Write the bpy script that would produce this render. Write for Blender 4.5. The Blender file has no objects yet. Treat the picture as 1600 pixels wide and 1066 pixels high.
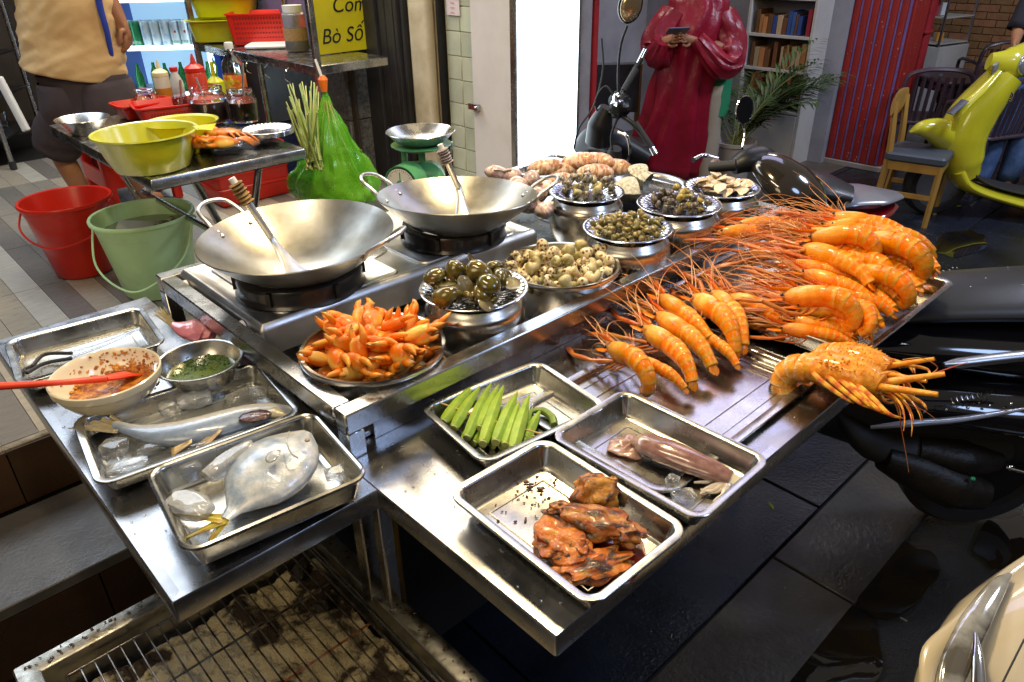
import bpy, math, random
from mathutils import Vector, Matrix, Euler, noise
random.seed(7)
R = math.radians
PI = math.pi
sc = bpy.context.scene
C = sc.collection
# ------------------------------------------------------------------ camera
FPX, TH, ROLL, H = 1150.0, R(28.8), R(0.95), 1.75
cam_d = bpy.data.cameras.new('camera')
cam_d.sensor_width = 36
cam_d.lens = FPX / 1600 * 36
cam_d.clip_start = 0.02
cam_d.clip_end = 400
cam = bpy.data.objects.new('camera', cam_d)
C.objects.link(cam)
cam.matrix_world = Matrix.Translation((0, 0, H)) @ Matrix.Rotation(PI / 2 - TH, 4, 'X') @ Matrix.Rotation(-ROLL, 4, 'Z')
sc.camera = cam
# ------------------------------------------------------------------ world, lamps, exposure
w = bpy.data.worlds.new('World'); sc.world = w; w.use_nodes = True
nt = w.node_tree
bg = nt.nodes['Background']
bg.inputs[0].default_value = (0.21, 0.19, 0.165, 1)
bg.inputs[1].default_value = 0.75
def lamp(name, loc, target, power, col, sx, sy=None, spread=None):
    d = bpy.data.lights.new(name, 'AREA')
    d.energy = power; d.color = col; d.size = sx
    if sy: d.shape = 'RECTANGLE'; d.size_y = sy
    else: d.shape = 'DISK'
    if spread: d.spread = spread
    o = bpy.data.objects.new(name, d); C.objects.link(o)
    o.location = loc
    o.rotation_euler = (Vector(target) - Vector(loc)).to_track_quat('-Z', 'Y').to_euler()
    return o
lamp('stall_lamp', (0.15, 2.15, 2.75), (-0.1, 1.5, 0.9), 36, (1, .76, .42), 0.30)
lamp('awning_tube_lamp', (-0.55, 1.0, 3.1), (-0.1, 1.5, 0.9), 20, (1, .82, .55), 1.2, 0.12)
lamp('camera_side_fill_lamp', (-1.7, -1.3, 3.0), (-0.3, 1.2, 0.7), 36, (1, .78, .48), 1.8)  # unseen soft fill added behind the camera to brighten front faces and steel
lamp('street_lamp_light', (3.6, -0.6, 4.2), (0.9, 1.3, 0.6), 45, (.45, .62, 1), 1.2)
lamp('restaurant_ceiling_lamp', (-1.15, 4.25, 3.15), (-1.3, 3.9, 0.5), 60, (1, .88, .68), 2.0, 0.9)
lamp('restaurant_front_lamp', (-2.7, 3.5, 3.15), (-2.4, 3.2, 0.5), 52, (.74, .85, 1), 2.2, 1.4)
lamp('restaurant_back_lamp', (0.1, 5.0, 3.2), (-0.4, 3.8, 1.0), 26, (1, .9, .72), 0.6)
lamp('shop_lamp', (2.3, 6.1, 3.2), (2.0, 6.4, 0.4), 18, (1, .86, .72), 0.8)
lamp('shop_sign_lamp', (1.5, 4.7, 3.3), (1.2, 3.6, 0.6), 17, (.60, .60, 1), 2.0, 0.9)
lamp('pavement_lamp', (4.2, 3.2, 3.8), (3.4, 5.2, 0.6), 95, (.72, .80, 1), 0.9)
lamp('dining_room_lamp', (7.2, 9.0, 3.2), (7.0, 10.0, 0.6), 70, (1, .8, .6), 1.0)
sc.view_settings.view_transform = 'Standard'
sc.view_settings.look = 'None'
sc.view_settings.exposure = 0.25
sc.view_settings.gamma = 1
sc.view_settings.use_curve_mapping = False
sc.cycles.use_denoising = True
sc.cycles.max_bounces = 8
sc.cycles.glossy_bounces = 5
sc.cycles.transmission_bounces = 8
sc.cycles.transparent_max_bounces = 8
sc.cycles.sample_clamp_indirect = 4
sc.cycles.caustics_reflective = False
sc.cycles.caustics_refractive = False

# ------------------------------------------------------------------ survey helpers: the street grid and sight lines
AL = R(43.0)
CA, SA = math.cos(AL), math.sin(AL)
def AB(a, b, z=0.0): return Vector((a * CA - b * SA, a * SA + b * CA, z))
def toab(p): return (p[0] * CA + p[1] * SA, -p[0] * SA + p[1] * CA)
def ray(px, py):
    u = (px - 800) / FPX; v = (533 - py) / FPX
    c, s = math.cos(ROLL), math.sin(ROLL)
    u2 = u * c + v * s; v2 = -u * s + v * c
    return Vector((u2, math.cos(TH) + v2 * math.sin(TH), -math.sin(TH) + v2 * math.cos(TH)))
def P(px, py, z):
    d = ray(px, py); return Vector((0, 0, H)) + d * ((z - H) / d.z)
def PY(px, py, Y):
    d = ray(px, py); return Vector((0, 0, H)) + d * (Y / d.y)
def PA(px, py, a):
    d = ray(px, py); return Vector((0, 0, H)) + d * (a / (d.x * CA + d.y * SA))
def PB(px, py, b):
    d = ray(px, py); return Vector((0, 0, H)) + d * (b / (-d.x * SA + d.y * CA))

# ------------------------------------------------------------------ object helpers
def tag(o, label=None, cat=None, group=None, kind=None):
    if label: o['label'] = label
    if cat: o['category'] = cat
    if group: o['group'] = group
    if kind: o['kind'] = kind
    return o
def empty(name, loc=(0, 0, 0), rz=0.0, rot=None):
    o = bpy.data.objects.new(name, None); C.objects.link(o)
    o.location = loc; o.rotation_euler = rot if rot else (0, 0, rz)
    o.empty_display_size = 0.05
    return o
def thing(name, label, cat, loc=(0, 0, 0), rz=0.0, group=None, rot=None):
    return tag(empty(name, loc, rz, rot), label, cat, group)
def kids(o): return [c for c in C.objects if c.parent == o]
def copy_tree(o, parent=None, ch_map=None):
    c = o.copy(); C.objects.link(c); c.parent = parent
    for ch in list(o.children): copy_tree(ch, c)
    return c
def dup(o, loc, rot, scale=1.0, label=None, group=None):
    c = copy_tree(o)
    c.location = loc; c.rotation_euler = rot
    c.scale = (scale,) * 3 if not hasattr(scale, '__len__') else scale
    if label: c['label'] = label
    if group: c['group'] = group
    return c
def catmull(pts, n=6):
    pts = [Vector(p) for p in pts]
    if len(pts) < 3: return pts
    out = []
    q = [pts[0] * 2 - pts[1]] + pts + [pts[-1] * 2 - pts[-2]]
    for i in range(1, len(q) - 2):
        for k in range(n):
            t = k / n
            out.append(0.5 * ((2 * q[i]) + (-q[i - 1] + q[i + 1]) * t + (2 * q[i - 1] - 5 * q[i] + 4 * q[i + 1] - q[i + 2]) * t * t + (-q[i - 1] + 3 * q[i] - 3 * q[i + 1] + q[i + 2]) * t ** 3))
    out.append(pts[-1])
    return out
def lerp(a, b, t): return a + (b - a) * t
def samp(lst, t):
    """piecewise-linear sample of a list of numbers or tuples at t in 0..1"""
    x = t * (len(lst) - 1); i = min(int(x), len(lst) - 2); f = x - i
    a, b = lst[i], lst[i + 1]
    if hasattr(a, '__len__'): return tuple(lerp(p, q, f) for p, q in zip(a, b))
    return lerp(a, b, f)
def rr(w, l, rc, n=5):
    """rounded rectangle outline, w along x, l along y"""
    rc = max(0.0004, min(rc, w / 2 - 1e-4, l / 2 - 1e-4)); out = []
    for cx, cy, a0 in ((w / 2 - rc, l / 2 - rc, 0), (-w / 2 + rc, l / 2 - rc, PI / 2), (-w / 2 + rc, -l / 2 + rc, PI), (w / 2 - rc, -l / 2 + rc, 1.5 * PI)):
        for k in range(n + 1):
            a = a0 + PI / 2 * k / n
            out.append((cx + rc * math.cos(a), cy + rc * math.sin(a)))
    return out
class MB:
    def __init__(s, M=None):
        s.v = []; s.f = []; s.c = []; s.m = []; s.M = M; s.mi = 0
    def add(s, vs, fs, col=None):
        b = len(s.v)
        if s.M is not None: vs = [s.M @ Vector(v) for v in vs]
        s.v += [tuple(v) for v in vs]
        s.f += [tuple(i + b for i in f) for f in fs]
        s.m += [s.mi] * len(fs)
        if col is None: s.c += [(1, 1, 1)] * len(vs)
        elif isinstance(col, list): s.c += col
        else: s.c += [col] * len(vs)
        return s
    def box(s, c, d, rot=None, col=None):
        x, y, z = (q / 2 for q in d)
        vs = [Vector((i * x, j * y, k * z)) for i in (-1, 1) for j in (-1, 1) for k in (-1, 1)]
        if rot is not None:
            m = rot if isinstance(rot, Matrix) else Euler(rot).to_matrix()
            vs = [m @ v for v in vs]
        c = Vector(c); vs = [v + c for v in vs]
        return s.add(vs, [(0, 1, 3, 2), (4, 6, 7, 5), (0, 4, 5, 1), (2, 3, 7, 6), (0, 2, 6, 4), (1, 5, 7, 3)], col)
    def rings(s, rs, cap0=True, cap1=True, col=None, closed=True):
        n = len(rs[0]); vs = [v for r in rs for v in r]; fs = []
        for i in range(len(rs) - 1):
            for j in range(n if closed else n - 1):
                k = (j + 1) % n
                fs.append((i * n + j, i * n + k, (i + 1) * n + k, (i + 1) * n + j))
        if cap0: fs.append(tuple(range(n))[::-1])
        if cap1: fs.append(tuple(range((len(rs) - 1) * n, len(rs) * n)))
        if col is not None and isinstance(col, list) and len(col) == len(rs): col = [c for c in col for _ in range(n)]
        return s.add(vs, fs, col)
    def rbox(s, c, w, l, h, rc=.01, bev=.003, n=4, col=None):
        """box with rounded vertical corners and bevelled top and bottom; c = centre of the bottom"""
        cx, cy, cz = c
        rs = []
        for o, z in ((bev, 0), (0, bev), (0, h - bev), (bev, h)):
            rs.append([(cx + x, cy + y, cz + z) for x, y in rr(w - 2 * o, l - 2 * o, max(rc - o, .0005), n)])
        return s.rings(rs, col=col)
    def prof(s, w, l, rc, pr, n=6, col=None, cap0=False, cap1=True, c=(0, 0, 0)):
        """stack of rounded rectangles: pr = list of (inset, z)"""
        rs = [[(c[0] + x, c[1] + y, c[2] + z) for x, y in rr(w - 2 * o, l - 2 * o, rc - o, n)] for o, z in pr]
        return s.rings(rs, cap0, cap1, col=col)
    def lathe(s, pr, n=32, c=(0, 0, 0), col=None, fn=None, cap0=False, cap1=False):
        rs = []
        for i, (r, z) in enumerate(pr):
            ring = []
            for j in range(n):
                a = 2 * PI * j / n
                rr_, zz = (fn(r, z, a, i) if fn else (r, z))
                ring.append((c[0] + rr_ * math.cos(a), c[1] + rr_ * math.sin(a), c[2] + zz))
            rs.append(ring)
        return s.rings(rs, cap0, cap1, col=col)
    def loft(s, pts, wh, n=10, up=(0, 0, 1), cap=True, col=None, shape=None):
        pts = [Vector(p) for p in pts]; N = len(pts); up = Vector(up)
        rs = []; cl = [] if callable(col) else None; prev = None
        for i, p in enumerate(pts):
            t = (pts[min(i + 1, N - 1)] - pts[max(i - 1, 0)])
            if t.length < 1e-9: t = Vector((1, 0, 0))
            t.normalize()
            if prev is None:
                u = up if abs(t.dot(up)) < .97 else Vector((1, 0, 0))
                sd = t.cross(u).normalized()
            else:
                sd = (prev - t * prev.dot(t)).normalized()
            prev = sd
            nm = sd.cross(t).normalized()
            q = wh[i] if isinstance(wh, list) else wh
            if not hasattr(q, '__len__'): q = (q, q)
            ring = []
            for j in range(n):
                a = 2 * PI * j / n; k = shape(i / (N - 1), a) if shape else 1
                ring.append(p + sd * (q[0] * math.cos(a) * k) + nm * (q[1] * math.sin(a) * k))
                if cl is not None: cl.append(col(i / (N - 1), a))
            rs.append(ring)
        return s.rings(rs, cap, cap, col=cl if cl is not None else col)
    def tube(s, pts, r, n=8, sm=0, cap=True, col=None):
        pts = catmull(pts, sm) if sm else [Vector(p) for p in pts]
        if hasattr(r, '__len__'): r = [samp(list(r), i / (len(pts) - 1)) for i in range(len(pts))]
        else: r = [r] * len(pts)
        return s.loft(pts, [(q, q) for q in r], n, cap=cap, col=col)
    def ball(s, c, r, nu=14, nv=9, amp=0, fr=3, seed=0, col=None, rot=None):
        if not hasattr(r, '__len__'): r = (r, r, r)
        vs = []; cl = [] if callable(col) else None
        m = Euler(rot).to_matrix() if rot is not None else None
        for i in range(nv + 1):
            ph = PI * i / nv
            for j in range(nu):
                a = 2 * PI * j / nu
                d = Vector((math.sin(ph) * math.cos(a), math.sin(ph) * math.sin(a), math.cos(ph)))
                k = 1 + amp * noise.noise(d * fr + Vector((seed * 7.3, seed, 0))) if amp else 1
                v = Vector((d.x * r[0], d.y * r[1], d.z * r[2])) * k
                if m is not None: v = m @ v
                vs.append(v + Vector(c))
                if cl is not None: cl.append(col(d))
        fs = []
        for i in range(nv):
            for j in range(nu):
                k = (j + 1) % nu
                fs.append((i * nu + j, (i + 1) * nu + j, (i + 1) * nu + k, i * nu + k))
        return s.add(vs, fs, cl if cl is not None else col)
    def grid(s, fn, nu, nv, col=None, flip=False):
        vs = [fn(i / nu, j / nv) for i in range(nu + 1) for j in range(nv + 1)]
        cl = [col(i / nu, j / nv) for i in range(nu + 1) for j in range(nv + 1)] if callable(col) else col
        fs = []
        for i in range(nu):
            for j in range(nv):
                a = i * (nv + 1) + j
                q = (a, a + nv + 1, a + nv + 2, a + 1)
                fs.append(q[::-1] if flip else q)
        return s.add(vs, fs, cl)
    def mesh(s, name, mats, smooth=True, ang=38):
        me = bpy.data.meshes.new(name)
        me.from_pydata(s.v, [], s.f)
        if not isinstance(mats, (list, tuple)): mats = [mats]
        for m in mats: me.materials.append(m)
        if len(mats) > 1: me.polygons.foreach_set('material_index', s.m)
        if any(c != (1, 1, 1) for c in s.c):
            at = me.color_attributes.new('Col', 'FLOAT_COLOR', 'POINT')
            at.data.foreach_set('color', [q for c in s.c for q in (c[0], c[1], c[2], 1.0)])
        me.update()
        if smooth:
            me.polygons.foreach_set('use_smooth', [True] * len(me.polygons))
            me.set_sharp_from_angle(angle=R(ang))
        return me
    def build(s, name, mats, parent=None, loc=None, rot=None, smooth=True, ang=38):
        o = bpy.data.objects.new(name, s.mesh(name, mats, smooth, ang)); C.objects.link(o)
        if parent is not None: o.parent = parent
        if loc is not None: o.location = loc
        if rot is not None: o.rotation_euler = rot
        return o
def inst(o, parent, loc, rot=(0, 0, 0), scale=1, name=None):
    c = o.copy(); C.objects.link(c); c.parent = parent; c.location = loc; c.rotation_euler = rot
    c.scale = scale if hasattr(scale, '__len__') else (scale,) * 3
    return c
def solid(o, t, off=-1):
    m = o.modifiers.new('thickness', 'SOLIDIFY'); m.thickness = t; m.offset = off; return o
def text(name, body, size, loc, rot, m, parent, shear=0, ext=0.0006, align='CENTER'):
    cu = bpy.data.curves.new(name, 'FONT'); cu.body = body; cu.size = size; cu.shear = shear
    cu.extrude = ext; cu.align_x = align; cu.align_y = 'CENTER'
    cu.materials.append(m)
    o = bpy.data.objects.new(name, cu); C.objects.link(o); o.parent = parent
    bpy.context.view_layer.update()
    me = bpy.data.meshes.new_from_object(o.evaluated_get(bpy.context.evaluated_depsgraph_get()))
    bpy.data.objects.remove(o)
    o = bpy.data.objects.new(name, me); C.objects.link(o); o.parent = parent
    o.location = loc; o.rotation_euler = rot
    return o

# ------------------------------------------------------------------ materials
def mat(name, col, rough=.5, metal=0.0, col2=None, scale=6, mixp=(.4, .65), bump=0, bscale=40, rvar=0, coat=0, trans=0, sss=0, emit=None, es=1, ior=1.45,
        stretch=None, vc=False, hv=0, alpha=1, spots=None, aniso=0, coord='Object', scr=0, croug=.1, sheen=0, detail=5, spec=None):
    m = bpy.data.materials.new(name); m.use_nodes = True
    n = m.node_tree.nodes; l = m.node_tree.links
    b = n['Principled BSDF']
    tc = n.new('ShaderNodeTexCoord'); mp = n.new('ShaderNodeMapping')
    l.new(tc.outputs[coord], mp.inputs['Vector'])
    oi = n.new('ShaderNodeObjectInfo')
    if coord == 'Object':
        mu = n.new('ShaderNodeMath'); mu.operation = 'MULTIPLY'; mu.inputs[1].default_value = 37
        l.new(oi.outputs['Random'], mu.inputs[0]); l.new(mu.outputs[0], mp.inputs['Location'])
    if stretch: mp.inputs['Scale'].default_value = stretch
    def noi(sca, det=detail, rg=.6, src=mp):
        q = n.new('ShaderNodeTexNoise'); q.inputs['Scale'].default_value = sca; q.inputs['Detail'].default_value = det
        q.inputs['Roughness'].default_value = rg
        l.new(src.outputs[0], q.inputs['Vector']); return q
    def rng(src, a, c, x, y):
        q = n.new('ShaderNodeMapRange'); q.inputs[1].default_value = a; q.inputs[2].default_value = c
        q.inputs[3].default_value = x; q.inputs[4].default_value = y
        l.new(src, q.inputs[0]); return q.outputs[0]
    cur = None
    if col2 is not None:
        q = noi(scale); mx = n.new('ShaderNodeMix'); mx.data_type = 'RGBA'
        mx.inputs[6].default_value = (*col, 1); mx.inputs[7].default_value = (*col2, 1)
        l.new(rng(q.outputs[0], mixp[0], mixp[1], 0, 1), mx.inputs[0]); cur = mx.outputs[2]
    if spots:
        vo = n.new('ShaderNodeTexVoronoi'); vo.inputs['Scale'].default_value = spots[0]
        l.new(mp.outputs[0], vo.inputs['Vector'])
        mx = n.new('ShaderNodeMix'); mx.data_type = 'RGBA'
        fo = rng(vo.outputs['Distance'], spots[1], spots[1] + .08, 1, 0)
        if len(spots) > 3:
            mu2 = n.new('ShaderNodeMath'); mu2.operation = 'MULTIPLY'; l.new(fo, mu2.inputs[0]); l.new(rng(noi(spots[3], 3).outputs[0], .5, .6, 0, 1), mu2.inputs[1]); fo = mu2.outputs[0]
        l.new(fo, mx.inputs[0])
        if cur: l.new(cur, mx.inputs[6])
        else: mx.inputs[6].default_value = (*col, 1)
        mx.inputs[7].default_value = (*spots[2], 1); cur = mx.outputs[2]
    if vc:
        at = n.new('ShaderNodeAttribute'); at.attribute_name = 'Col'
        mx = n.new('ShaderNodeMix'); mx.data_type = 'RGBA'; mx.blend_type = 'MULTIPLY'; mx.inputs[0].default_value = 1
        if cur: l.new(cur, mx.inputs[6])
        else: mx.inputs[6].default_value = (*col, 1)
        l.new(at.outputs['Color'], mx.inputs[7]); cur = mx.outputs[2]
    if hv:
        hs = n.new('ShaderNodeHueSaturation')
        if cur: l.new(cur, hs.inputs['Color'])
        else: hs.inputs['Color'].default_value = (*col, 1)
        l.new(rng(oi.outputs['Random'], 0, 1, 1 - hv, 1 + hv), hs.inputs['Value'])
        l.new(rng(oi.outputs['Random'], 0, 1, .5 + hv * .05, .5 - hv * .05), hs.inputs['Hue'])
        cur = hs.outputs[0]
    if cur: l.new(cur, b.inputs['Base Color'])
    else: b.inputs['Base Color'].default_value = (*col, 1)
    b.inputs['Metallic'].default_value = metal
    b.inputs['Roughness'].default_value = rough
    if rvar:
        q = noi(scale * 1.7 if scale else 9, 6)
        l.new(rng(q.outputs[0], .3, .7, max(.02, rough - rvar), rough + rvar), b.inputs['Roughness'])
    b.inputs['IOR'].default_value = ior
    if coat: b.inputs['Coat Weight'].default_value = coat; b.inputs['Coat Roughness'].default_value = croug
    if trans: b.inputs['Transmission Weight'].default_value = trans
    if sss:
        b.inputs['Subsurface Weight'].default_value = sss; b.inputs['Subsurface Radius'].default_value = (.012, .006, .003)
        b.inputs['Subsurface Scale'].default_value = 1
    if sheen: b.inputs['Sheen Weight'].default_value = sheen
    if alpha < 1: b.inputs['Alpha'].default_value = alpha
    if aniso: b.inputs['Anisotropic'].default_value = aniso
    if emit is not None:
        b.inputs['Emission Color'].default_value = (*emit, 1); b.inputs['Emission Strength'].default_value = es
    if spec is not None: b.inputs['Specular IOR Level'].default_value = spec
    last = None
    def bmp(src, strength, dist):
        nonlocal last
        q = n.new('ShaderNodeBump'); q.inputs['Strength'].default_value = strength; q.inputs['Distance'].default_value = dist
        l.new(src, q.inputs['Height'])
        if last: l.new(last, q.inputs['Normal'])
        last = q.outputs[0]; l.new(last, b.inputs['Normal'])
    if bump: bmp(noi(bscale, 4).outputs[0], bump, .01)
    if scr:
        mp2 = n.new('ShaderNodeMapping'); mp2.inputs['Scale'].default_value = (6, 260, 260)
        l.new(tc.outputs[coord], mp2.inputs['Vector'])
        bmp(noi(4, 3, .6, mp2).outputs[0], scr, .002)
    return m
STEEL = mat('stainless_steel', (.50, .50, .50), .25, 1, (.40, .40, .39), 9, (.4, .8), rvar=.08, bump=.03, bscale=8, scr=.035)
STEELS = mat('stainless_steel_smeared', (.46, .46, .475), .27, 1, (.33, .33, .32), 6, (.4, .8), rvar=.10, bump=.035, bscale=5, scr=.05, detail=9)
TRAYM = mat('tray_steel', (.54, .54, .515), .26, 1, (.45, .44, .41), 9, rvar=.08, bump=.02, bscale=14, hv=.05)
POTM = mat('pot_steel', (.60, .58, .54), .24, 1, (.54, .51, .46), 5, rvar=.05, bump=.02, bscale=10, aniso=.5)
PLATEM = mat('plate_steel', (.70, .72, .76), .16, 1, rvar=.03)
WOKM = mat('worn_wok_aluminium', (.38, .375, .35), .36, 1, (.22, .20, .15), 6, (.42, .72), rvar=.08, bump=.05, bscale=22)
WOKS = mat('spatula_aluminium', (.68, .68, .68), .34, 1, (.5, .5, .5), 12, rvar=.06)
CHROME = mat('chrome', (.75, .75, .77), .1, 1)
ALU = mat('brushed_aluminium', (.55, .55, .56), .35, 1)
BLACKE = mat('black_enamel', (.012, .012, .014), .28, 0, (.05, .035, .02), 9, (.5, .75), coat=.4, bump=.05, bscale=20)
RUBBER = mat('black_rubber', (.02, .02, .022), .6)
BLKGLOSS = mat('black_gloss_paint', (.006, .006, .008), .12, 0, coat=1, croug=.04, bump=.01, bscale=3)
VINYL = mat('black_vinyl', (.025, .027, .033), .34, 0, bump=.12, bscale=500, coat=.1)
def plastic(name, c, r=.3, **k): return mat(name, c, r, 0, tuple(min(1, x * .82) for x in c), 5, bump=.02, bscale=30, **k)
RED = plastic('red_plastic', (.62, .025, .012), .28, sss=.0)
REDB = plastic('red_basket_plastic', (.62, .022, .012), .3)
GRN = plastic('pale_green_plastic', (.60, .90, .48), .35)
YEL = plastic('yellow_plastic', (.60, .60, .012), .3)
YELT = mat('translucent_yellow_plastic', (.68, .72, .03), .25, 0, trans=.35, sss=0, bump=.03, bscale=20)
WHITEP = plastic('white_plastic', (.75, .75, .73), .35)
GLASS = mat('clear_glass', (.96, .98, .98), .03, 0, trans=1, ior=1.45)
# ================================================================== SETTING
ROTAB = (0, 0, AL)
SLAB = mat('wet_dark_paving', (.014, .018, .029), .22, 0, (.006, .007, .009), 2.6, (.4, .62), bump=.4, bscale=90, rvar=.16, hv=.18, spots=None)
ASPH = mat('wet_asphalt', (.018, .019, .022), .2, 0, (.040, .028, .014), 1.6, (.42, .6), bump=1.0, bscale=170, rvar=.12, coat=.5)
KERB = mat('kerb_concrete', (.06, .05, .035), .45, 0, (.022, .02, .018), 3, (.35, .6), bump=.3, bscale=60, rvar=.15)
GROUT = mat('dark_joint', (.008, .008, .009), .8)
street = MB().box((3.5, -3, -.028), (40, 44, .03)).build('street', ASPH, loc=(0, 0, 0), rot=ROTAB); tag(street, kind='structure')
bedm = MB(); bedm.box((5.0, 1.5, -.02), (14, 2.13, .02)); bedm.box((8.0, 5.0, -.02), (12, 4.9, .02))
pav = bedm.build('pavement', GROUT, rot=ROTAB); tag(pav, kind='structure')
kproto = None; sproto = None
k_me = MB().rbox((0, 0, 0), .992, .262, .016, .004, .003, 1).mesh('kerb_stone', KERB)
s_me = MB().rbox((0, 0, 0), 1.19, .59, .014, .004, .003, 1).mesh('slab', SLAB)
def put(name, me, parent, loc, rot=(0, 0, 0), scale=None):
    o = bpy.data.objects.new(name, me); C.objects.link(o); o.parent = parent; o.location = loc; o.rotation_euler = rot
    if scale: o.scale = scale
    return o
for i in range(-1, 8): put('kerb_stone', k_me, pav, (i + .27, .565, -.010))
for i in range(-1, 9):
    for j in range(3):
        put('slab', s_me, pav, (i * 1.2 + .3 + (.6 if j % 2 else 0), 1.0 + j * .6, -.012 + random.uniform(-.001, .001)), (random.uniform(-.003, .003), 0, 0))
for i in range(4, 11):
    for j in range(3, 8): put('slab', s_me, pav, (i * 1.2 + .3 + (.6 if j % 2 else 0), 1.0 + j * .6, -.012))
# patch of rough wet asphalt grit near the kerb
# raised restaurant floor, steps
PL = [mat('floor_plank_' + n, c, .34, 0, tuple(x * .75 for x in c), 14, (.35, .7), stretch=(1, 6, 1), bump=.03, bscale=30, rvar=.1)
      for n, c in (('grey', (.27, .25, .22)), ('dark', (.19, .175, .16)), ('beige', (.38, .34, .27)), ('pale', (.50, .48, .42)))]
rf = MB().box((.2, 5.42, .33), (4.6, 6.2, .22)).build('restaurant_floor', GROUT, rot=ROTAB); tag(rf, kind='structure')
pm = [MB().box((0, 0, 0), (.098, .596, .012)).mesh('floor_plank', m) for m in PL]
cnt = 0
for i in range(-20, 25):
    a = .05 + i * .1
    for j in range(6):
        b = 2.33 + .3 + j * .6 + (0 if j == 0 else .0)
        if cnt >= 290: break
        # only what the view reaches: to the left of the side wall
        if a > 2.45 or a < -1.9 + j * .25: continue
        cnt += 1
        put('floor_plank', random.choice([pm[0], pm[0], pm[1], pm[1], pm[2], pm[2], pm[3]]), rf, (a, b, .444))
TREAD = mat('step_tread_stone', (.11, .105, .10), .38, 0, (.07, .065, .06), 9, (.3, .7), bump=.12, bscale=90, rvar=.1)
RISER = mat('brown_riser_tile', (.055, .028, .014), .3, 0, (.032, .018, .010), 6, (.3, .7), bump=.05, bscale=30, rvar=.1, hv=.2)
EDGE = mat('worn_concrete_edge', (.30, .28, .24), .8, 0, (.12, .10, .08), 25, (.35, .65), bump=.6, bscale=50)
stp = MB()
stp.box((.2, 2.10, .105), (4.6, .41, .21)); stp.box((.2, 2.335, .21), (4.6, .04, .41))
st = stp.build('steps', GROUT, rot=ROTAB); tag(st, kind='structure')
tme_ = MB().rbox((0, 0, 0), .592, .400, .036, .003, .003, 1).mesh('tread', TREAD)
eme_ = MB().rbox((0, 0, 0), .597, .05, .024, .003, .004, 1).mesh('edge_strip', EDGE)
rme_ = MB().box((0, 0, 0), (.296, .012, .19)).mesh('riser_tile', RISER)
for i in range(8):
    put('tread', tme_, st, (-1.75 + i * .6, 2.083, .212)); put('edge_strip', eme_, st, (-1.75 + i * .6, 2.335, .424))
for i in range(14):
    put('riser_tile', rme_, st, (-1.85 + i * .3, 2.306, .345)); put('riser_tile', rme_, st, (-1.78 + i * .3, 1.889, .115))
# ------------------------------------------------------------------ side wall of the restaurant (plane a = 2.52)
WPAINT = mat('cream_wall_paint', (.62, .55, .42), .6, 0, (.42, .34, .22), 5, (.45, .75), bump=.25, bscale=25)
WWHITE = mat('white_panel_paint', (.68, .66, .70), .4, 0, (.58, .55, .56), 4, (.4, .75), bump=.04, bscale=20)
GREYP = mat('dark_grey_metal', (.05, .05, .058), .42, .3, (.035, .035, .04), 6, bump=.08, bscale=30)
GREYW = mat('grey_pillar_paint', (.30, .28, .30), .6, 0, (.2, .19, .2), 6, bump=.2, bscale=20)
DKWALL = mat('dark_brown_wall', (.055, .038, .026), .6, 0, (.03, .022, .016), 5, bump=.1, bscale=15)
TILEG = mat('pale_green_tile', (.52, .56, .46), .2, 0, (.42, .46, .38), 5, bump=.02, bscale=20, hv=.08)
BLKM = mat('black_metal', (.015, .015, .017), .4, .3)
wl = MB().box((2.62, 3.75, 1.5), (.16, 2.0, 3.0)).build('side_wall', WPAINT, rot=ROTAB); tag(wl, kind='structure')
W = thing('white_wall_panel', 'tall white painted panel between tiled strip and glowing lightbox', 'wall panel', AB(2.52, 2.79), AL)
MB().rbox((0, 0, 0), .05, .29, 2.9, .004, .003, 1).build('board', WWHITE, W)
lt = MB(); lt.box((-.04, .12, 1.0), (.02, .07, .028)); lt.build('latch', STEEL, W)
MB().tube([(-.052, .10, 1.0), (-.052, .10, 1.0001), (-.06, .10, 1.0)], .006, 8).build('bolt', CHROME, W)
G = thing('tiled_strip', 'pale green square tiles in dark joints behind black frame', 'tile strip', AB(2.53, 3.06), AL)
MB().box((.02, 0, 1.5), (.02, .23, 3)).build('backing', GROUT, G)
tme = MB().rbox((0, 0, 0), .008, .108, .112, .002, .001, 1).mesh('tile', TILEG)
for i in range(12):
    for j in range(2): put('tile', tme, G, (.008, -.057 + j * .113, .52 + i * .117))
fr = MB(); fr.box((-.01, .13, 1.5), (.045, .022, 3)); fr.build('frame', BLKM, G)
nm = mat('notice_paper', (.7, .62, .68), .6); MB().box((-.002, .04, 1.46), (.004, .1, .1)).build('notice', nm, G)
for k in range(4): text('notice_text', 'MENU 15K' if k == 0 else '-----', .02, (-.006, .04, 1.49 - k * .022), (PI / 2, 0, -PI / 2), RED, G)
SH = thing('folding_shutter', 'dark grey folded metal shutter beside cream wall edge', 'shutter', AB(2.49, 3.72), AL)
for k in range(9):
    wd = .045 if k > 3 else .09
    yy = -.18 + (k * .035 if k < 6 else .21 + (k - 6) * .06)
m_ = MB()
ys = -.27; k = 0
while ys < .42:
    wd = (.028, .03, .028, .05, .06, .16, .05, .12, .09, .05)[k % 10]
    put('shutter_fold', MB().rbox((0, 0, 0), .03 + .02 * (k % 2), wd, 2.6, .004, .003, 1).mesh('shutter_fold', GREYP), SH, (-.01 * (k % 3), ys + wd / 2, .45))
    ys += wd + .006; k += 1
lk = MB(); lk.rbox((-.05, .14, 1.36), .012, .05, .1, .02, .002, 4); lk.build('lock_plate', ALU, SH)
CW = MB().rbox((2.50, 3.33, .45), .06, .16, 2.6, .02, .006, 3).build('wall_pier', WPAINT, rot=ROTAB); tag(CW, kind='structure')
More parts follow.
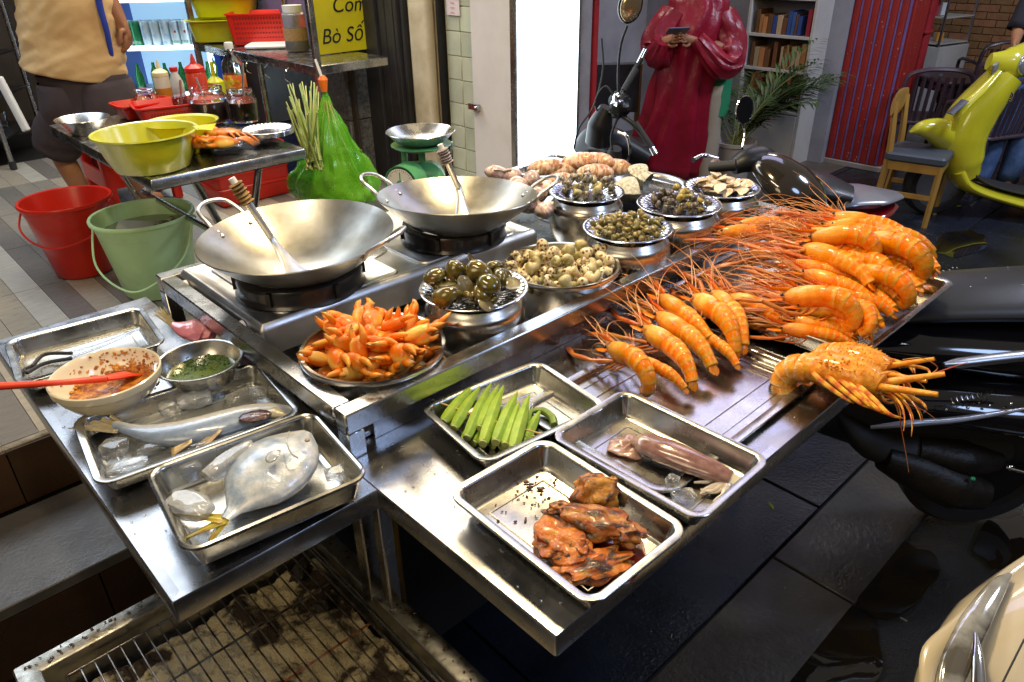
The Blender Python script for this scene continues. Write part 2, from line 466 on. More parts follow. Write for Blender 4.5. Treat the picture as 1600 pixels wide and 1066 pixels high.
# sign on the rack post
SGY = mat('yellow_sign_sheet', (.75, .68, .015), .35, 0, (.62, .56, .02), 3)
INK = mat('black_ink', (.01, .01, .012), .5)
S = thing('yellow_menu_sign', 'yellow sign with black italic lettering beside the grey shutter', 'sign', PB(532, 82, 3.79), AL)
MB().rbox((.02, 0, 0), .36, .016, .8, .004, .002, 1).build('board', SGY, S)
text('lettering', 'Bò Số', .108, (-.115, -.0095, .085), (PI / 2, 0, 0), INK, S, shear=.25, align='LEFT')
text('lettering', 'Com', .108, (-.03, -.0095, .235), (PI / 2, 0, 0), INK, S, shear=.25, align='LEFT')
# light box
LBX = thing('lightbox_sign', 'tall glowing white lightbox sign in a dark metal frame', 'light box', AB(2.71, 2.70), AL)
LE = mat('lit_white_panel', (.9, .95, 1), .3, emit=(.78, .92, 1), es=3.2)
MB().rbox((.0, -.045, .05), .41, .10, 2.9, .004, .003, 1).build('panel', LE, LBX)
f = MB(); f.box((-.216, -.07, 1.5), (.018, .03, 3)); f.box((.218, -.06, 1.5), (.02, .05, 3)); f.build('frame', STEEL, LBX)
GP = MB().rbox((3.02, 2.74, 0), .09, .18, 3, .01, .004, 2).build('grey_pillar', GREYW, rot=ROTAB); tag(GP, 'slim grey pillar right of the glowing lightbox', 'pillar')
REDM = mat('red_painted_steel', (.35, .02, .03), .4, 0, (.25, .015, .02), 6, bump=.1, bscale=20)
RP = thing('red_door_frame', 'narrow red painted door frame right of the grey pillar', 'door frame', AB(3.11, 2.72), AL)
MB().rbox((0, 0, 0), .035, .12, 2.9, .004, .003, 1).build('upright', REDM, RP)
MB().rbox((1.6, 0, 2.6), 3.2, .1, .08, .004, .003, 1).build('lintel', REDM, RP)
# restaurant back wall and left side
RB = MB().box((-.1, 7.0, 1.6), (6.4, .12, 3.2)).box((2.62, 5.9, 1.6), (.12, 2.1, 3.2)).box((-3.2, 4.2, 1.6), (.1, 4.2, 3.2)).build('restaurant_wall', DKWALL, rot=ROTAB); tag(RB, kind='structure')
CEIL = mat('ceiling_paint', (.55, .54, .5), .8, 0, (.48, .47, .44), 2)
MB().box((.1, 4.9, 3.3), (5.2, 4.2, .06)).build('restaurant_ceiling', CEIL, rot=ROTAB)['kind'] = 'structure'
DKG = mat('dark_backsplash', (.06, .048, .036), .45, 0, (.035, .028, .022), 5, bump=.08, bscale=12)
# side cabinet that carries the sign: mottled grey panel
MOT = mat('mottled_grey_panel', (.16, .155, .14), .5, 0, (.07, .068, .06), 55, (.4, .6), bump=.1, bscale=80)
CB = thing('grey_cabinet', 'mottled grey metal cabinet under the yellow menu sign', 'cabinet', AB(2.40, 4.02, .45), AL)
MB().rbox((0, 0, .02), .20, .42, .35, .006, .003, 1).build('lower_box', MOT, CB)
MB().rbox((0, 0, .376), .20, .42, .33, .006, .003, 1).build('upper_box', MOT, CB)
MB().rbox((0, -.01, .72), .22, .44, .035, .004, .003, 1).build('shelf', BLKM, CB)
MB().box((.08, .0, 1.0), (.02, .42, .5)).build('back_panel', DKG, CB)
# ------------------------------------------------------------------ neighbouring shop with the poncho customer
SHW = mat('shop_wall_paint', (.30, .30, .33), .6, 0, (.22, .22, .25), 2.5, bump=.05, bscale=12)
SHF = mat('shop_floor_tile', (.10, .085, .07), .35, 0, (.07, .06, .05), 4, rvar=.1)
MB().box((4.6, 3.75, -.004), (3.4, 2.4, .02)).build('shop_floor', SHF, rot=ROTAB)['kind'] = 'structure'
MB().box((4.6, 4.75, 1.5), (3.6, .1, 3)).box((6.27, 3.75, 1.5), (.1, 2.0, 3)).box((2.76, 3.75, 1.5), (.1, 2.0, 3)).build('shop_wall', SHW, rot=ROTAB)['kind'] = 'structure'
# red striped column
CM = mat('peeling_red_paint', (.30, .018, .014), .5, 0, (.25, .016, .014), 6, bump=.12, bscale=40, spots=(30, .10, (.45, .36, .30), 5))
PU = mat('peeling_purple_paint', (.17, .10, .27), .5, 0, (.13, .07, .22), 8, bump=.15, bscale=40, spots=(34, .10, (.40, .34, .36), 6))
CL = thing('striped_column', 'red and purple fluted column with peeling paint', 'column', AB(6.28, 2.29), AL)
MB().rbox((.16, .28, 0), .28, .55, 3.1, .004, .003, 1).build('core', CM, CL)
fl = MB().rbox((0, 0, 0), .022, .052, 3.0, .006, .003, 2).mesh('flute', CM); gp = MB().rbox((0, 0, 0), .02, .018, 3.0, .004, .003, 2).mesh('stripe', PU)
put('corner_strip', MB().rbox((0, 0, 0), .03, .09, 3.0, .008, .003, 2).mesh('corner_strip', PU), CL, (.013, .515, .05))
for k in range(6):
    put('flute', fl, CL, (.013, .43 - k * .072, .05)); put('stripe', gp, CL, (.014, .43 - k * .072 - .037, .05))
gm = MB().rbox((0, 0, 0), .026, .02, 3.0, .006, .003, 2).mesh('fine_flute', CM)
for k in range(9): put('fine_flute', gm, CL, (.03 + k * .03, .006, .05))
MB().rbox((.16, .28, 0), .33, .6, .045, .01, .006, 2).build('plinth', mat('plinth_cement', (.3, .28, .27), .7, bump=.3, bscale=30), CL)
PP = thing('red_drain_pipe', 'square red drain pipe with a clamp beside the column', 'pipe', AB(6.72, 2.35), AL)
MB().rbox((0, 0, 0), .11, .11, 3.0, .02, .003, 3).build('pipe', REDM, PP)
for z in (.35, 1.03): MB().rbox((0, 0, z), .16, .13, .018, .02, .003, 3).build('clamp', REDM, PP)
RR = MB().rbox((6.60, 2.5, 0), .10, .16, 3, .01, .004, 2).build('rough_pier', mat('rough_red_render', (.30, .05, .04), .8, 0, (.12, .04, .035), 30, bump=1, bscale=45), rot=ROTAB); tag(RR, 'rough reddish masonry strip between the column and the red pipe', 'pier')
# dining room beyond
BR = mat('brick_face', (.34, .17, .07), .6, 0, (.26, .12, .05), 14, bump=.3, bscale=50, hv=.22)
MORT = mat('brick_mortar', (.13, .075, .045), .85, bump=.3, bscale=60)
BW = MB().box((0, 0, 1.5), (.1, 5.4, 3)).build('brick_wall', MORT, loc=AB(9.7, 2.9), rot=ROTAB); tag(BW, kind='structure')
bm = MB().rbox((0, 0, 0), .022, .212, .066, .003, .002, 1).mesh('brick', BR)
cnt = 0
for i in range(22):
    for j in range(13):
        if cnt > 288: break
        cnt += 1; put('brick', bm, BW, (-.055, -1.35 + j * .22 + (.11 if i % 2 else 0), .005 + i * .074))
MB().box((7.9, 4.8, 1.5), (3.4, .1, 3)).build('dining_room_wall', SHW, rot=ROTAB)['kind'] = 'structure'
MB().box((8.4, 3.4, .002), (3.4, 2.9, .01)).build('dining_room_floor', mat('dining_floor', (.09, .08, .09), .3, rvar=.1), rot=ROTAB)['kind'] = 'structure'
# distant dark building mass across the street for reflections and depth
MB().box((-2, -9, 3), (30, .4, 6)).build('opposite_facade', mat('opposite_facade_paint', (.10, .09, .08), .8, 0, (.05, .05, .06), 1.2), rot=ROTAB)['kind'] = 'structure'
# unseen beige awning over the stall, added to catch light for the steel
REFL = mat('reflector_canvas', (.30, .26, .20), .8, 0, (.2, .17, .13), 2)
aw = thing('reflector', 'beige canvas awning added unseen above the seafood stall', 'reflector', AB(1.3, 1.9, 3.3), AL)
MB().box((0, .1, .05), (3.4, 2.8, .012)).build('canvas', REFL, aw)
for sx in (-1.6, 1.6): MB().tube([(sx, -1.3, .02), (sx, 1.5, .02)], .02, 8).build('rafter', ALU, aw)
# ================================================================== THE STALL
def fascia_table(name, label, a0, a1, b0, b1, z, legs=(), th=.042, m=STEELS, cat='table'):
    t = thing(name, label, cat, AB((a0 + a1) / 2, (b0 + b1) / 2, 0), AL)
    w_, l_ = a1 - a0, b1 - b0
    MB().prof(w_, l_, .006, [(.004, z - th), (0, z - th), (0, z - .004), (.003, z), (.006, z), (.02, z - .0012)], 3).build('tabletop', m, t)
    MB().box((0, 0, z - .03), (w_ - .02, l_ - .02, .02)).build('underside', BLKM, t)
    for (x, y) in legs:
        MB().rbox((x, y, 0), .03, .03, z - .035, .004, .001, 1).build('leg', STEEL, t)
    return t
LT = fascia_table('pull_out_table', 'left stainless steel shelf carrying fish trays and sauce bowls', .158, .545, .945, 2.12, .86, [(.16, .5)])
RT = fascia_table('front_table', 'right stainless steel shelf carrying chicken and prawn trays', .535, 1.50, .49, 1.04, .862, [(-.45, .23)])
CD = thing('stall_cart', 'stainless steel cooking cart with raised rail round the stove and pots', 'cart', AB(0, 0, 0), AL)
m_ = MB()
z0, z1 = .925, .97
A0, A1, B0, B1 = .545, 2.215, 1.045, 1.985
for (x, y, sx, sy) in (((A0 + A1) / 2, B0 + .02, A1 - A0, .04), ((A0 + A1) / 2, B1 - .02, A1 - A0, .04)):
    MB().rbox((x, y, z0), sx, sy, z1 - z0, .004, .003, 1).build('rail', STEEL, CD)
for (x, y, sx, sy) in ((A0 + .02, (B0 + B1) / 2, .04, B1 - B0 - .084), (A1 - .02, (B0 + B1) / 2, .04, B1 - B0 - .084)):
    MB().rbox((x, y, z0), sx, sy, z1 - z0 - .0015, .004, .003, 1).build('rail', STEEL, CD)
for x, y in ((A0 + .02, B0 + .02), (A1 - .02, B0 + .02), (A0 + .02, B1 - .02), (A1 - .02, B1 - .02)):
    MB().rbox((x, y, 0), .039, .039, z0 - .001, .003, .001, 1).build('leg', STEEL, CD)
MB().rbox(((A0 + A1) / 2, (B0 + B1) / 2, .862), A1 - A0 - .1, B1 - B0 - .1, .012, .01, .002, 2).build('deck', STEELS, CD)
s = MB(); s.box(((A0 + A1) / 2 + .02, B0 + .04, .885), (A1 - A0 - .12, .006, .05)); s.box((A0 + .045, (B0 + B1) / 2, .885), (.006, B1 - B0 - .12, .05)); s.build('skirt', STEELS, CD)
MB().rbox((1.38, 1.35, .845), 1.72, .64, .014, .004, .002, 1).build('lower_shelf', STEELS, CD)
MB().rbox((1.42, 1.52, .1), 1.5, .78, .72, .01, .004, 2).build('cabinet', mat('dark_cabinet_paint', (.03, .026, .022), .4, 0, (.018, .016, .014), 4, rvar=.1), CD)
MB().rbox((.62, 1.12, .30), .05, .12, .52, .01, .004, 2).build('gas_pipe_cover', mat('ochre_paint', (.35, .22, .03), .5, 0, (.16, .1, .03), 8), CD)
MB().rbox((1.86, .80, .845), .70, .48, .014, .004, .002, 1).build('side_shelf', STEELS, CD)
# gas stove
STOVEM = mat('stove_steel', (.60, .60, .60), .38, 1, (.42, .40, .36), 8, (.42, .75), rvar=.10, bump=.03, bscale=8, scr=.04)
STV = thing('gas_stove', 'low stainless double gas stove under both woks', 'stove', AB(1.045, 1.715, .900), AL)
SW, SL = .90, .475
MB().prof(SW, SL, .012, [(.004, 0), (0, 0), (0, .060), (.003, .070), (.012, .078), (.02, .078), (.026, .073), (.045, .070)], 4).build('body', STOVEM, STV)
for sx in (-.205, .225):
    MB().prof(.36, .40, .03, [(0, .0705), (.003, .074), (.010, .074), (.014, .0715)], 5, c=(sx, 0, 0)).build('drip_pan', STOVEM, STV)
for x, y in ((-.02, .02), (.435, .05)): MB().lathe([(.0001, .0745), (.05, .0745), (.075, .0735), (.082, .0712)], 28, (x, y, 0)).build('burner_dish', STEEL, STV)
for ky in (-.15, .18): MB().tube([(-.452, ky, .05), (-.47, ky, .05)], .016, 14).build('knob', WHITEP, STV)
MB().rbox((-.453, -.226, -.004), .004, .045, .055, .001, .0005, 1).build('corner_bracket', WHITEP, STV)
def ringburner(loc, R_, label):
    t = thing('burner_ring', label, 'burner', loc, 0, group='black wok rings on the gas stove')
    MB().lathe([(R_ - .03, .0), (R_, .0), (R_ + .003, .004), (R_, .010), (R_ - .004, .018), (R_ - .002, .038), (R_ - .006, .047), (R_ - .018, .052), (R_ - .03, .048), (R_ - .036, .02), (R_ - .05, .0)], 44).build('ring', BLACKE, t)
    for k in range(6):
        a = k * PI / 3 + .3
        MB().box((math.cos(a) * (R_ - .001), math.sin(a) * (R_ - .001), .03), (.012, .012, .034), (0, 0, a)).build('rib', BLACKE, t)
    MB().lathe([(.0001, .03), (.03, .03), (.045, .024), (.05, .0)], 20).build('burner_head', mat('cast_iron', (.03, .028, .026), .7, .4), t)
    return t
rc1 = P(466, 412, 1.03); rc2 = P(708, 340, 1.03)
ringburner((rc1.x, rc1.y, .972), .160, 'black enamel wok ring under the front wok')
ringburner((rc2.x, rc2.y, .972), .155, 'black enamel wok ring under the rear wok')
# woks
def make_wok(label, c, R_, tilt, hand, dz):
    t = thing('wok', label, 'wok', c, 0, rot=tilt)
    pr = []
    for i in range(18):
        u = i / 17; r = R_ * (0.02 + .98 * u); pr.append((r, dz * (1 - (1 - u ** 2.1)) - dz))
    pr2 = [(R_ + .0015, .0012), (R_ + .003, -.001)] + [(r + .0018, z - .0025) for r, z in pr[::-1]]
    MB().lathe(pr + pr2, 72, cap0=True, cap1=True).build('bowl', WOKM, t)
    for ang in hand:
        h = empty('handle_mount', (0, 0, 0), ang)
        q = MB(); q.tube([(R_ - .012, -.055, -.018), (R_ + .004, -.055, .004), (R_ + .045, -.045, .030), (R_ + .062, 0, .038), (R_ + .045, .045, .030), (R_ + .004, .055, .004), (R_ - .012, .055, -.018)], .0052, 10, 6)
        M = Matrix.Rotation(ang, 4, 'Z'); q.v = [tuple(M @ Vector(v)) for v in q.v]; q.build('handle', WOKS, t)
        bpy.data.objects.remove(h)
        for sy in (-.055, .055):
            for dx in (0, .014):
                q = MB(); q.ball((R_ - .016 - dx, sy + (.006 if sy < 0 else -.006), -.014 - dx * .55), (.006, .006, .003), 10, 6, rot=(0, -.7, 0)); q.v = [tuple(M @ Vector(v)) for v in q.v]; q.build('rivet', WOKS, t)
    return t
WR1, WR2 = .236, .224
wc1 = P(463, 364, 1.115); wc2 = P(715, 303, 1.115)
wok1 = make_wok('large worn aluminium wok on the front burner, nearest the buckets', wc1, WR1, (R(2), R(-1), 0), (R(152), R(-22)), .118)
wok2 = make_wok('worn aluminium wok on the rear burner beside the green scale', wc2, WR2, (R(-4), R(1), 0), (R(165), R(8)), .112)
TW = mat('frayed_cord_wrap', (.32, .20, .07), .85, 0, (.14, .09, .04), 30, bump=.8, bscale=60)
TW2 = mat('faded_cloth_wrap', (.30, .26, .25), .85, 0, (.18, .15, .14), 20, bump=.8, bscale=50)
def spatula(label, tip, mid, end, wrap):
    t = thing('wok_spatula', label, 'spatula', (0, 0, 0))
    tip, mid, end = Vector(tip), Vector(mid), Vector(end)
    d = (end - mid).normalized(); 
    q = MB(); pts = catmull([tip + (mid - tip) * .0, tip + (mid - tip) * .35, mid, mid + (end - mid) * .2], 5)
    n_ = len(pts); wh = []
    for i in range(n_):
        u = i / (n_ - 1); wh.append((lerp(.046, .010, min(1, (u / .62)) ** .8) if u < .62 else .010, lerp(.0016, .0055, min(1, u / .55))))
    q.loft(pts, wh, 14, up=(0, 0, 1)); q.build('blade', WOKS, t)
    MB().tube([mid + (end - mid) * .08, mid + (end - mid) * .7], [.0085, .0095], 12).build('shaft', WOKS, t)
    a, b = mid + (end - mid) * .66, mid + (end - mid) * .985
    q = MB(); N = 18; q.loft([a.lerp(b, i / N) for i in range(N + 1)], [((.0145 + .003 * math.sin(i * 1.9) + .002 * (i % 2)),) * 2 for i in range(N + 1)], 12)
    q.build('wrapped_grip', wrap, t)
    MB().tube([a.lerp(b, .98), b + d * .014], .0085, 10).build('end_cap', WHITEP, t)
    return t
# wok 1: blade near the wok floor, grip rises to the back left
tip1 = wc1 + Vector((-.00, -.035, -.108)); 
spatula('aluminium spatula with cord wrapped grip lying in the front wok', tip1, P(428, 378, 1.09), P(366, 285, 1.245), TW)
spatula('aluminium spatula with cloth wrapped grip lying in the rear wok', wc2 + Vector((.02, -.035, -.10)), P(718, 298, 1.10), P(690, 232, 1.225), TW2)
# ------------------------------------------------------------------ bowls, pots and plates
def circ(xl, xr, yc, z):
    a, b = P(xl, yc, z), P(xr, yc, z); return (a + b) / 2, (b - a).length / 2
def basin(label, c, R_, h):
    t = thing('steel_bowl', label, 'bowl', c, 0)
    z = -h
    MB().lathe([(.0001, z + .004), (R_ * .70, z + .004), (R_ * .78, z + .02), (R_ * .90, -.02), (R_ * .925, -.004), (R_ * .94, .002), (R_ * .985, .003), (R_, -.002), (R_ * .995, -.008), (R_ * .95, -.008), (R_ * .925, -.024), (R_ * .80, z + .012), (R_ * .72, z), (.0001, z)], 64).build('shell', POTM, t)
    return t
def ribplate():
    def fn(r, z, a, i):
        if 3 <= i <= 7: z += .0028 * math.sin(a * 34 + r * 90) * (1 - abs(i - 5) / 3.2)
        return r, z
    R_ = .125
    return MB().lathe([(.0001, -.016), (.055, -.016), (.066, -.0155), (.074, -.013), (.084, -.009), (.094, -.005), (.103, -.002), (.111, .0), (.116, .001), (.122, .002), (.1245, .001), (.125, -.001), (.122, -.0015), (.110, -.004), (.09, -.010), (.07, -.0175), (.0001, -.018)], 204, fn=fn).mesh('ribbed_plate', PLATEM, ang=80)
RPL = ribplate()
def plate(label, c, R_, tilt=(0, 0, 0), group='ribbed steel plates of shellfish'):
    o = bpy.data.objects.new('ribbed_plate', RPL); C.objects.link(o); o.location = c; o.scale = (R_ / .125,) * 3; o.rotation_euler = tilt
    return tag(o, label, 'plate', group)
def pot(label, c, R_, z_top, z_bot, neck=.82):
    h = z_top - z_bot
    pr = [(.0001, 0), (R_ * .60, 0), (R_ * .70, h * .02), (R_ * .84, h * .14), (R_ * .94, h * .32), (R_ * .99, h * .5), (R_, h * .68), (R_ * .98, h * .84), (R_ * .90, h * .94), (R_ * (neck + .03), h), (R_ * neck, h * 1.0), (R_ * (neck - .03), h * .93), (R_ * .9, h * .6), (.0001, h * .05)]
    pr = [pr[0]] + catmull_2d(pr[1:10]) + pr[10:]
    o = MB().lathe(pr, 64, (0, 0, 0)).build('round_pot', POTM, loc=(c.x, c.y, z_bot))
    return tag(o, label, 'pot', 'round steel pots holding up plates')
def catmull_2d(p):
    return [(q.x, q.z) for q in catmull([Vector((a, 0, b)) for a, b in p], 4)]
DK = .8745
pl = {}
def station(key, xl, xr, yc, z, lab, potscale=.97, dpx=0, pz=DK):
    c, r = circ(xl, xr, yc, z); pl[key] = (c, r)
    plate('ribbed steel plate holding ' + lab, c, r)
    if potscale: pot('round steel pot under the plate of ' + lab, c, r * potscale, z - .02 * r / .125, pz)
station('apple', 655, 826, 449, 1.035, 'green apple snails', .93)
station('olive', 910, 1052, 355, 1.045, 'small olive snails', .97)
station('mudsnail', 858, 976, 299, 1.05, 'grey striped snails', 1.0)
station('blacksnail', 995, 1128, 318, 1.05, 'small round black snails', 1.0)
station('clam', 1068, 1188, 292, 1.05, 'pale little clams', 1.0)
cb, rb_ = circ(470, 697, 540, .985); pl['crab'] = (cb, rb_)
basin('deep steel bowl heaped with orange crab claws', cb, rb_, .108)
cs, rs_ = circ(785, 970, 413, .995); pl['spot'] = (cs, rs_)
basin('deep steel bowl heaped with spotted sea snails', cs, rs_, .118)
# flat tray with clams behind, two shell trays further back
def tray(label, w_, l_, h, loc, rz, rim=.012, rc=.035, emb=True, group='stainless steel display trays', z=None, m=TRAYM, cat='tray', name='steel_tray', roll=False, kids_=True, tilt=None):
    t = thing(name, label, cat, loc, rz, group, rot=tilt)
    sl = h * .28
    lip = [(.0, -.0045), (.0, -.001), (.0012, 0)] if not roll else [(.001, -.006), (-.001, -.003), (0, 0.001), (.004, .003), (.008, .001)]
    out = [(rim + sl * 1.5 + .004, -h - .0012), (rim + sl, -h + .004), (rim + .001, -.006)]
    inn = [(rim, 0), (rim + .002, -.0012), (rim + .004, -.005), (rim + sl * .9, -h + .008), (rim + sl * 1.15, -h + .0022), (rim + sl * 1.6, -h)]
    MB().prof(w_, l_, rc, out + lip + inn, 8, cap0=True).build('pan', m, t)
    if emb:
        o = rim + sl * 1.6 + .02
        MB().prof(w_, l_, rc, [(o, -h + .0002), (o + .001, -h + .0016), (o + .003, -h + .0016), (o + .004, -h + .0002)], 6, cap1=False).build('pressed_border', m, t)
    return t
def quad_tray(label, L_, T_, R__, B_, z, h, **k):
    """tray whose rim corners are sighted at four points; z = rim height"""
    l, t, r, b = [P(q[0], q[1], z) for q in (L_, T_, R__, B_)]
    c = (l + t + r + b) / 4
    wv = ((t - l) + (r - b)) / 2; lv = ((l - b) + (t - r)) / 2
    rz = math.atan2(wv.y, wv.x)
    return tray(label, wv.length, lv.length, h, (c.x, c.y, z), rz, **k)
T_ch = quad_tray('shallow steel tray of grilled chicken, nearest the camera', (692, 770), (857, 677), (1075, 831), (926, 950), .912, .046)
T_sq = quad_tray('shallow steel tray holding a raw squid', (861, 676), (980, 603), (1204, 720), (1089, 822), .912, .046)
T_ok = quad_tray('shallow steel tray holding skewered okra', (648, 634), (848, 560), (946, 636), (760, 727), .910, .042)
T_f1 = quad_tray('steel tray of ice with a long silver fish missing its gills', (105, 655), (401, 564), (479, 641), (156, 761), .905, .04)
T_f2 = quad_tray('deep steel tray of ice with a flat pomfret', (213, 743), (485, 641), (586, 742), (301, 860), .925, .058, rim=.006, roll=True, emb=False)
T_kn = quad_tray('empty steel tray with black tongs, behind the white bowl', (-2, 536), (213, 477), (270, 534), (33, 598), .905, .04)
# ================================================================== SEAFOOD AND FOOD
def heap(n, c, R_, r, base, seed=1, dome=0, tries=34, sq=.8):
    rnd = random.Random(seed); placed = []
    for i in range(n):
        best = None
        for _ in range(tries):
            a = rnd.uniform(0, 2 * PI); q = math.sqrt(rnd.random()) * (R_ - r * .6)
            x, y = q * math.cos(a), q * math.sin(a)
            z = base(q) + r * .8
            for (X, Y, Z) in placed:
                d = math.hypot(X - x, Y - y)
                if d < 2 * r: z = max(z, Z + math.sqrt(4 * r * r - d * d) * sq)
            s_ = z + dome * q
            if best is None or s_ < best[0]: best = (s_, x, y, z)
        placed.append(best[1:])
    return [Vector((c[0] + x, c[1] + y, c[2] + z)) for x, y, z in placed], placed
def rrot(rnd): return (rnd.uniform(0, 6.28), rnd.uniform(0, 6.28), rnd.uniform(0, 6.28))
def snail_mesh(name, m, turns=3.2, grow=.20, elong=1.0, r0=.5, fat=1.0, seg=13, n=12, col=None, size=1.0):
    """a real coiled shell: tube of growing radius wound round an axis; apex at +z, opening at the last whorl"""
    q = MB(); pts = []; wh = []; T = turns * 2 * PI; N = int(turns * seg)
    for i in range(N + 1):
        t = T * i / N; k = math.exp(grow * (t - T))
        pts.append(Vector((math.cos(t) * k * .52, math.sin(t) * k * .52, elong * (1 - k) * 1.25 + .0)))
        wh.append((k * .5 * fat, k * .5 * fat * (1 + .15 * elong)))
    dl = (pts[-1] - pts[-2]).normalized() * wh[-1][0]
    for f1, f2 in ((.30, .93), (.52, .72), (.66, .42), (.70, .12)): pts.append(pts[N] + dl * f1); wh.append((wh[N][0] * f2, wh[N][1] * f2))
    q.loft(pts, wh, n, up=(0, 0, 1), col=col)
    e = pts[N]; q.v = [tuple(Vector(v) * size - Vector((0, 0, elong * .35 * size))) for v in q.v]
    return q.mesh(name, m, ang=75)
SNA = mat('apple_snail_shell', (.13, .11, .014), .14, 0, (.05, .026, .008), 40, (.35, .7), coat=.8, stretch=(1, 1, 3), bump=.05, bscale=120, hv=.25)
SNO = mat('olive_snail_shell', (.30, .24, .07), .35, 0, (.12, .10, .03), 1.6, (.35, .65), coat=.4, hv=.3, bump=.1, bscale=5)
SNM = mat('striped_snail_shell', (.34, .29, .20), .35, 0, (.06, .05, .045), 2.2, (.42, .55), coat=.3, hv=.35, stretch=(1, 1, 2.5), bump=.1, bscale=5)
SNB = mat('black_snail_shell', (.11, .08, .05), .3, 0, (.05, .038, .03), 1.6, coat=.5, hv=.3, bump=.1, bscale=5)
SNS = mat('spotted_snail_shell', (.78, .68, .44), .38, 0, (.60, .50, .28), 1.2, (.35, .65), coat=.3, hv=.12, spots=(3.0, .34, (.13, .05, .018)), bump=.1, bscale=5)
SNG = mat('greenish_snail_shell', (.34, .30, .11), .35, 0, (.55, .48, .28), 1.4, (.4, .6), coat=.3, hv=.2, bump=.1, bscale=5)
FLESH = mat('snail_flesh', (.42, .30, .08), .35, 0, (.2, .14, .05), 60, hv=.3, coat=.3)
me_apple = snail_mesh('apple_snail', SNA, 2.6, .30, .55, fat=1.22, size=.040, n=18, seg=18)
OPER = mat('horny_operculum', (.16, .13, .035), .3, 0, (.06, .04, .012), 50, coat=.5, stretch=(1, 1, 1), bump=.2, bscale=150)
# apple snails
c, r = pl['apple']
rnd = random.Random(3)
ap = [(693, 440, .006), (722, 434, .006), (752, 436, .020), (708, 462, .006), (738, 458, .010), (765, 462, .006), (787, 440, .006), (772, 425, .012), (738, 424, .004)]
for i, (x, y, dz) in enumerate(ap):
    p = P(x, y, 1.052 + dz)
    o = bpy.data.objects.new('apple_snail', me_apple); C.objects.link(o); o.location = p; o.rotation_euler = rrot(rnd)
    o.scale = (1.0 + .12 * rnd.random(),) * 3
    tag(o, 'glossy olive green apple snail on the ribbed plate next to the crab claws', 'snail', 'apple snails on the plate')
    q = MB().lathe([(.0001, .0015), (.5, .001), (.85, .0), (1, -.0012)], 18).mesh('shell_cover', OPER) if i == 0 else q
    k = bpy.data.objects.new('shell_cover', q); C.objects.link(k); k.parent = o; k.scale = (.021, .018, 1.0); k.location = (.021, .003, -.007); k.rotation_euler = (PI / 2, 0, 0)
def scatter(kind, me, key, n, r, size, label, cat, group, base, seed, lift=0.0, dome=.3, R_mul=1, flesh=None, sq=.75):
    c, R_ = pl[key]; rnd = random.Random(seed)
    ps, _ = heap(n, c, R_ * R_mul, r, base, seed, dome, sq=sq)
    for p in ps:
        o = bpy.data.objects.new(kind, rnd.choice(me)); C.objects.link(o); o.location = p; o.rotation_euler = rrot(rnd)
        o.scale = (size * rnd.uniform(.85, 1.15),) * 3; tag(o, label, cat, group)
me_ol = [snail_mesh('olive_snail', SNO, 3, .24, 1.25, fat=.95, size=1, n=9, seg=10), snail_mesh('olive_snail', SNO, 2.6, .28, .9, fat=1.0, size=1, n=9, seg=10)]
scatter('olive_snail', me_ol, 'olive', 100, .0112, .0155, 'small olive sea snail heaped on the ribbed plate nearest the stall rail', 'snail', 'olive snails on the plate', lambda q: -.014, 5, R_mul=.86)
me_mu = [snail_mesh('striped_snail', SNM, 2.4, .32, .6, fat=1.08, size=1, n=10, seg=12), snail_mesh('striped_snail', SNM, 2.4, .30, .8, fat=1.02, size=1, n=10, seg=12), snail_mesh('striped_snail', SNG, 2.3, .32, .7, fat=1.05, size=1, n=10, seg=12)]
scatter('striped_snail', me_mu, 'mudsnail', 30, .018, .0225, 'grey and cream striped snail heaped on the plate beside the rear wok', 'snail', 'striped snails on the plate', lambda q: -.014, 6, R_mul=.74)
me_bl = [snail_mesh('round_snail', SNB, 2.3, .34, .5, fat=1.12, size=1, n=10, seg=12)] * 4 + [snail_mesh('round_snail', mat('yellow_snail_shell', (.34, .26, .05), .3, coat=.4), 2.3, .34, .5, fat=1.12, size=1, n=10, seg=12)]
scatter('round_snail', me_bl, 'blacksnail', 52, .0140, .0175, 'small round dark snail heaped on the plate above the olive snails', 'snail', 'round dark snails on the plate', lambda q: -.014, 7, R_mul=.72)
me_sp = [snail_mesh('spotted_snail', SNS, 3, .25, 1.2, fat=1.0, size=1, n=12, seg=13), snail_mesh('spotted_snail', SNS, 2.6, .3, .8, fat=1.05, size=1, n=12, seg=13), snail_mesh('spotted_snail', SNG, 2.7, .3, .8, fat=1.05, size=1, n=12, seg=13)]
scatter('spotted_snail', me_sp, 'spot', 84, .0205, .0275, 'cream sea snail with brown spots heaped in the deep steel bowl', 'snail', 'spotted snails in the bowl', lambda q: -.062 + max(0, q - .08) * .5, 8, R_mul=.92, dome=.15, sq=.62)
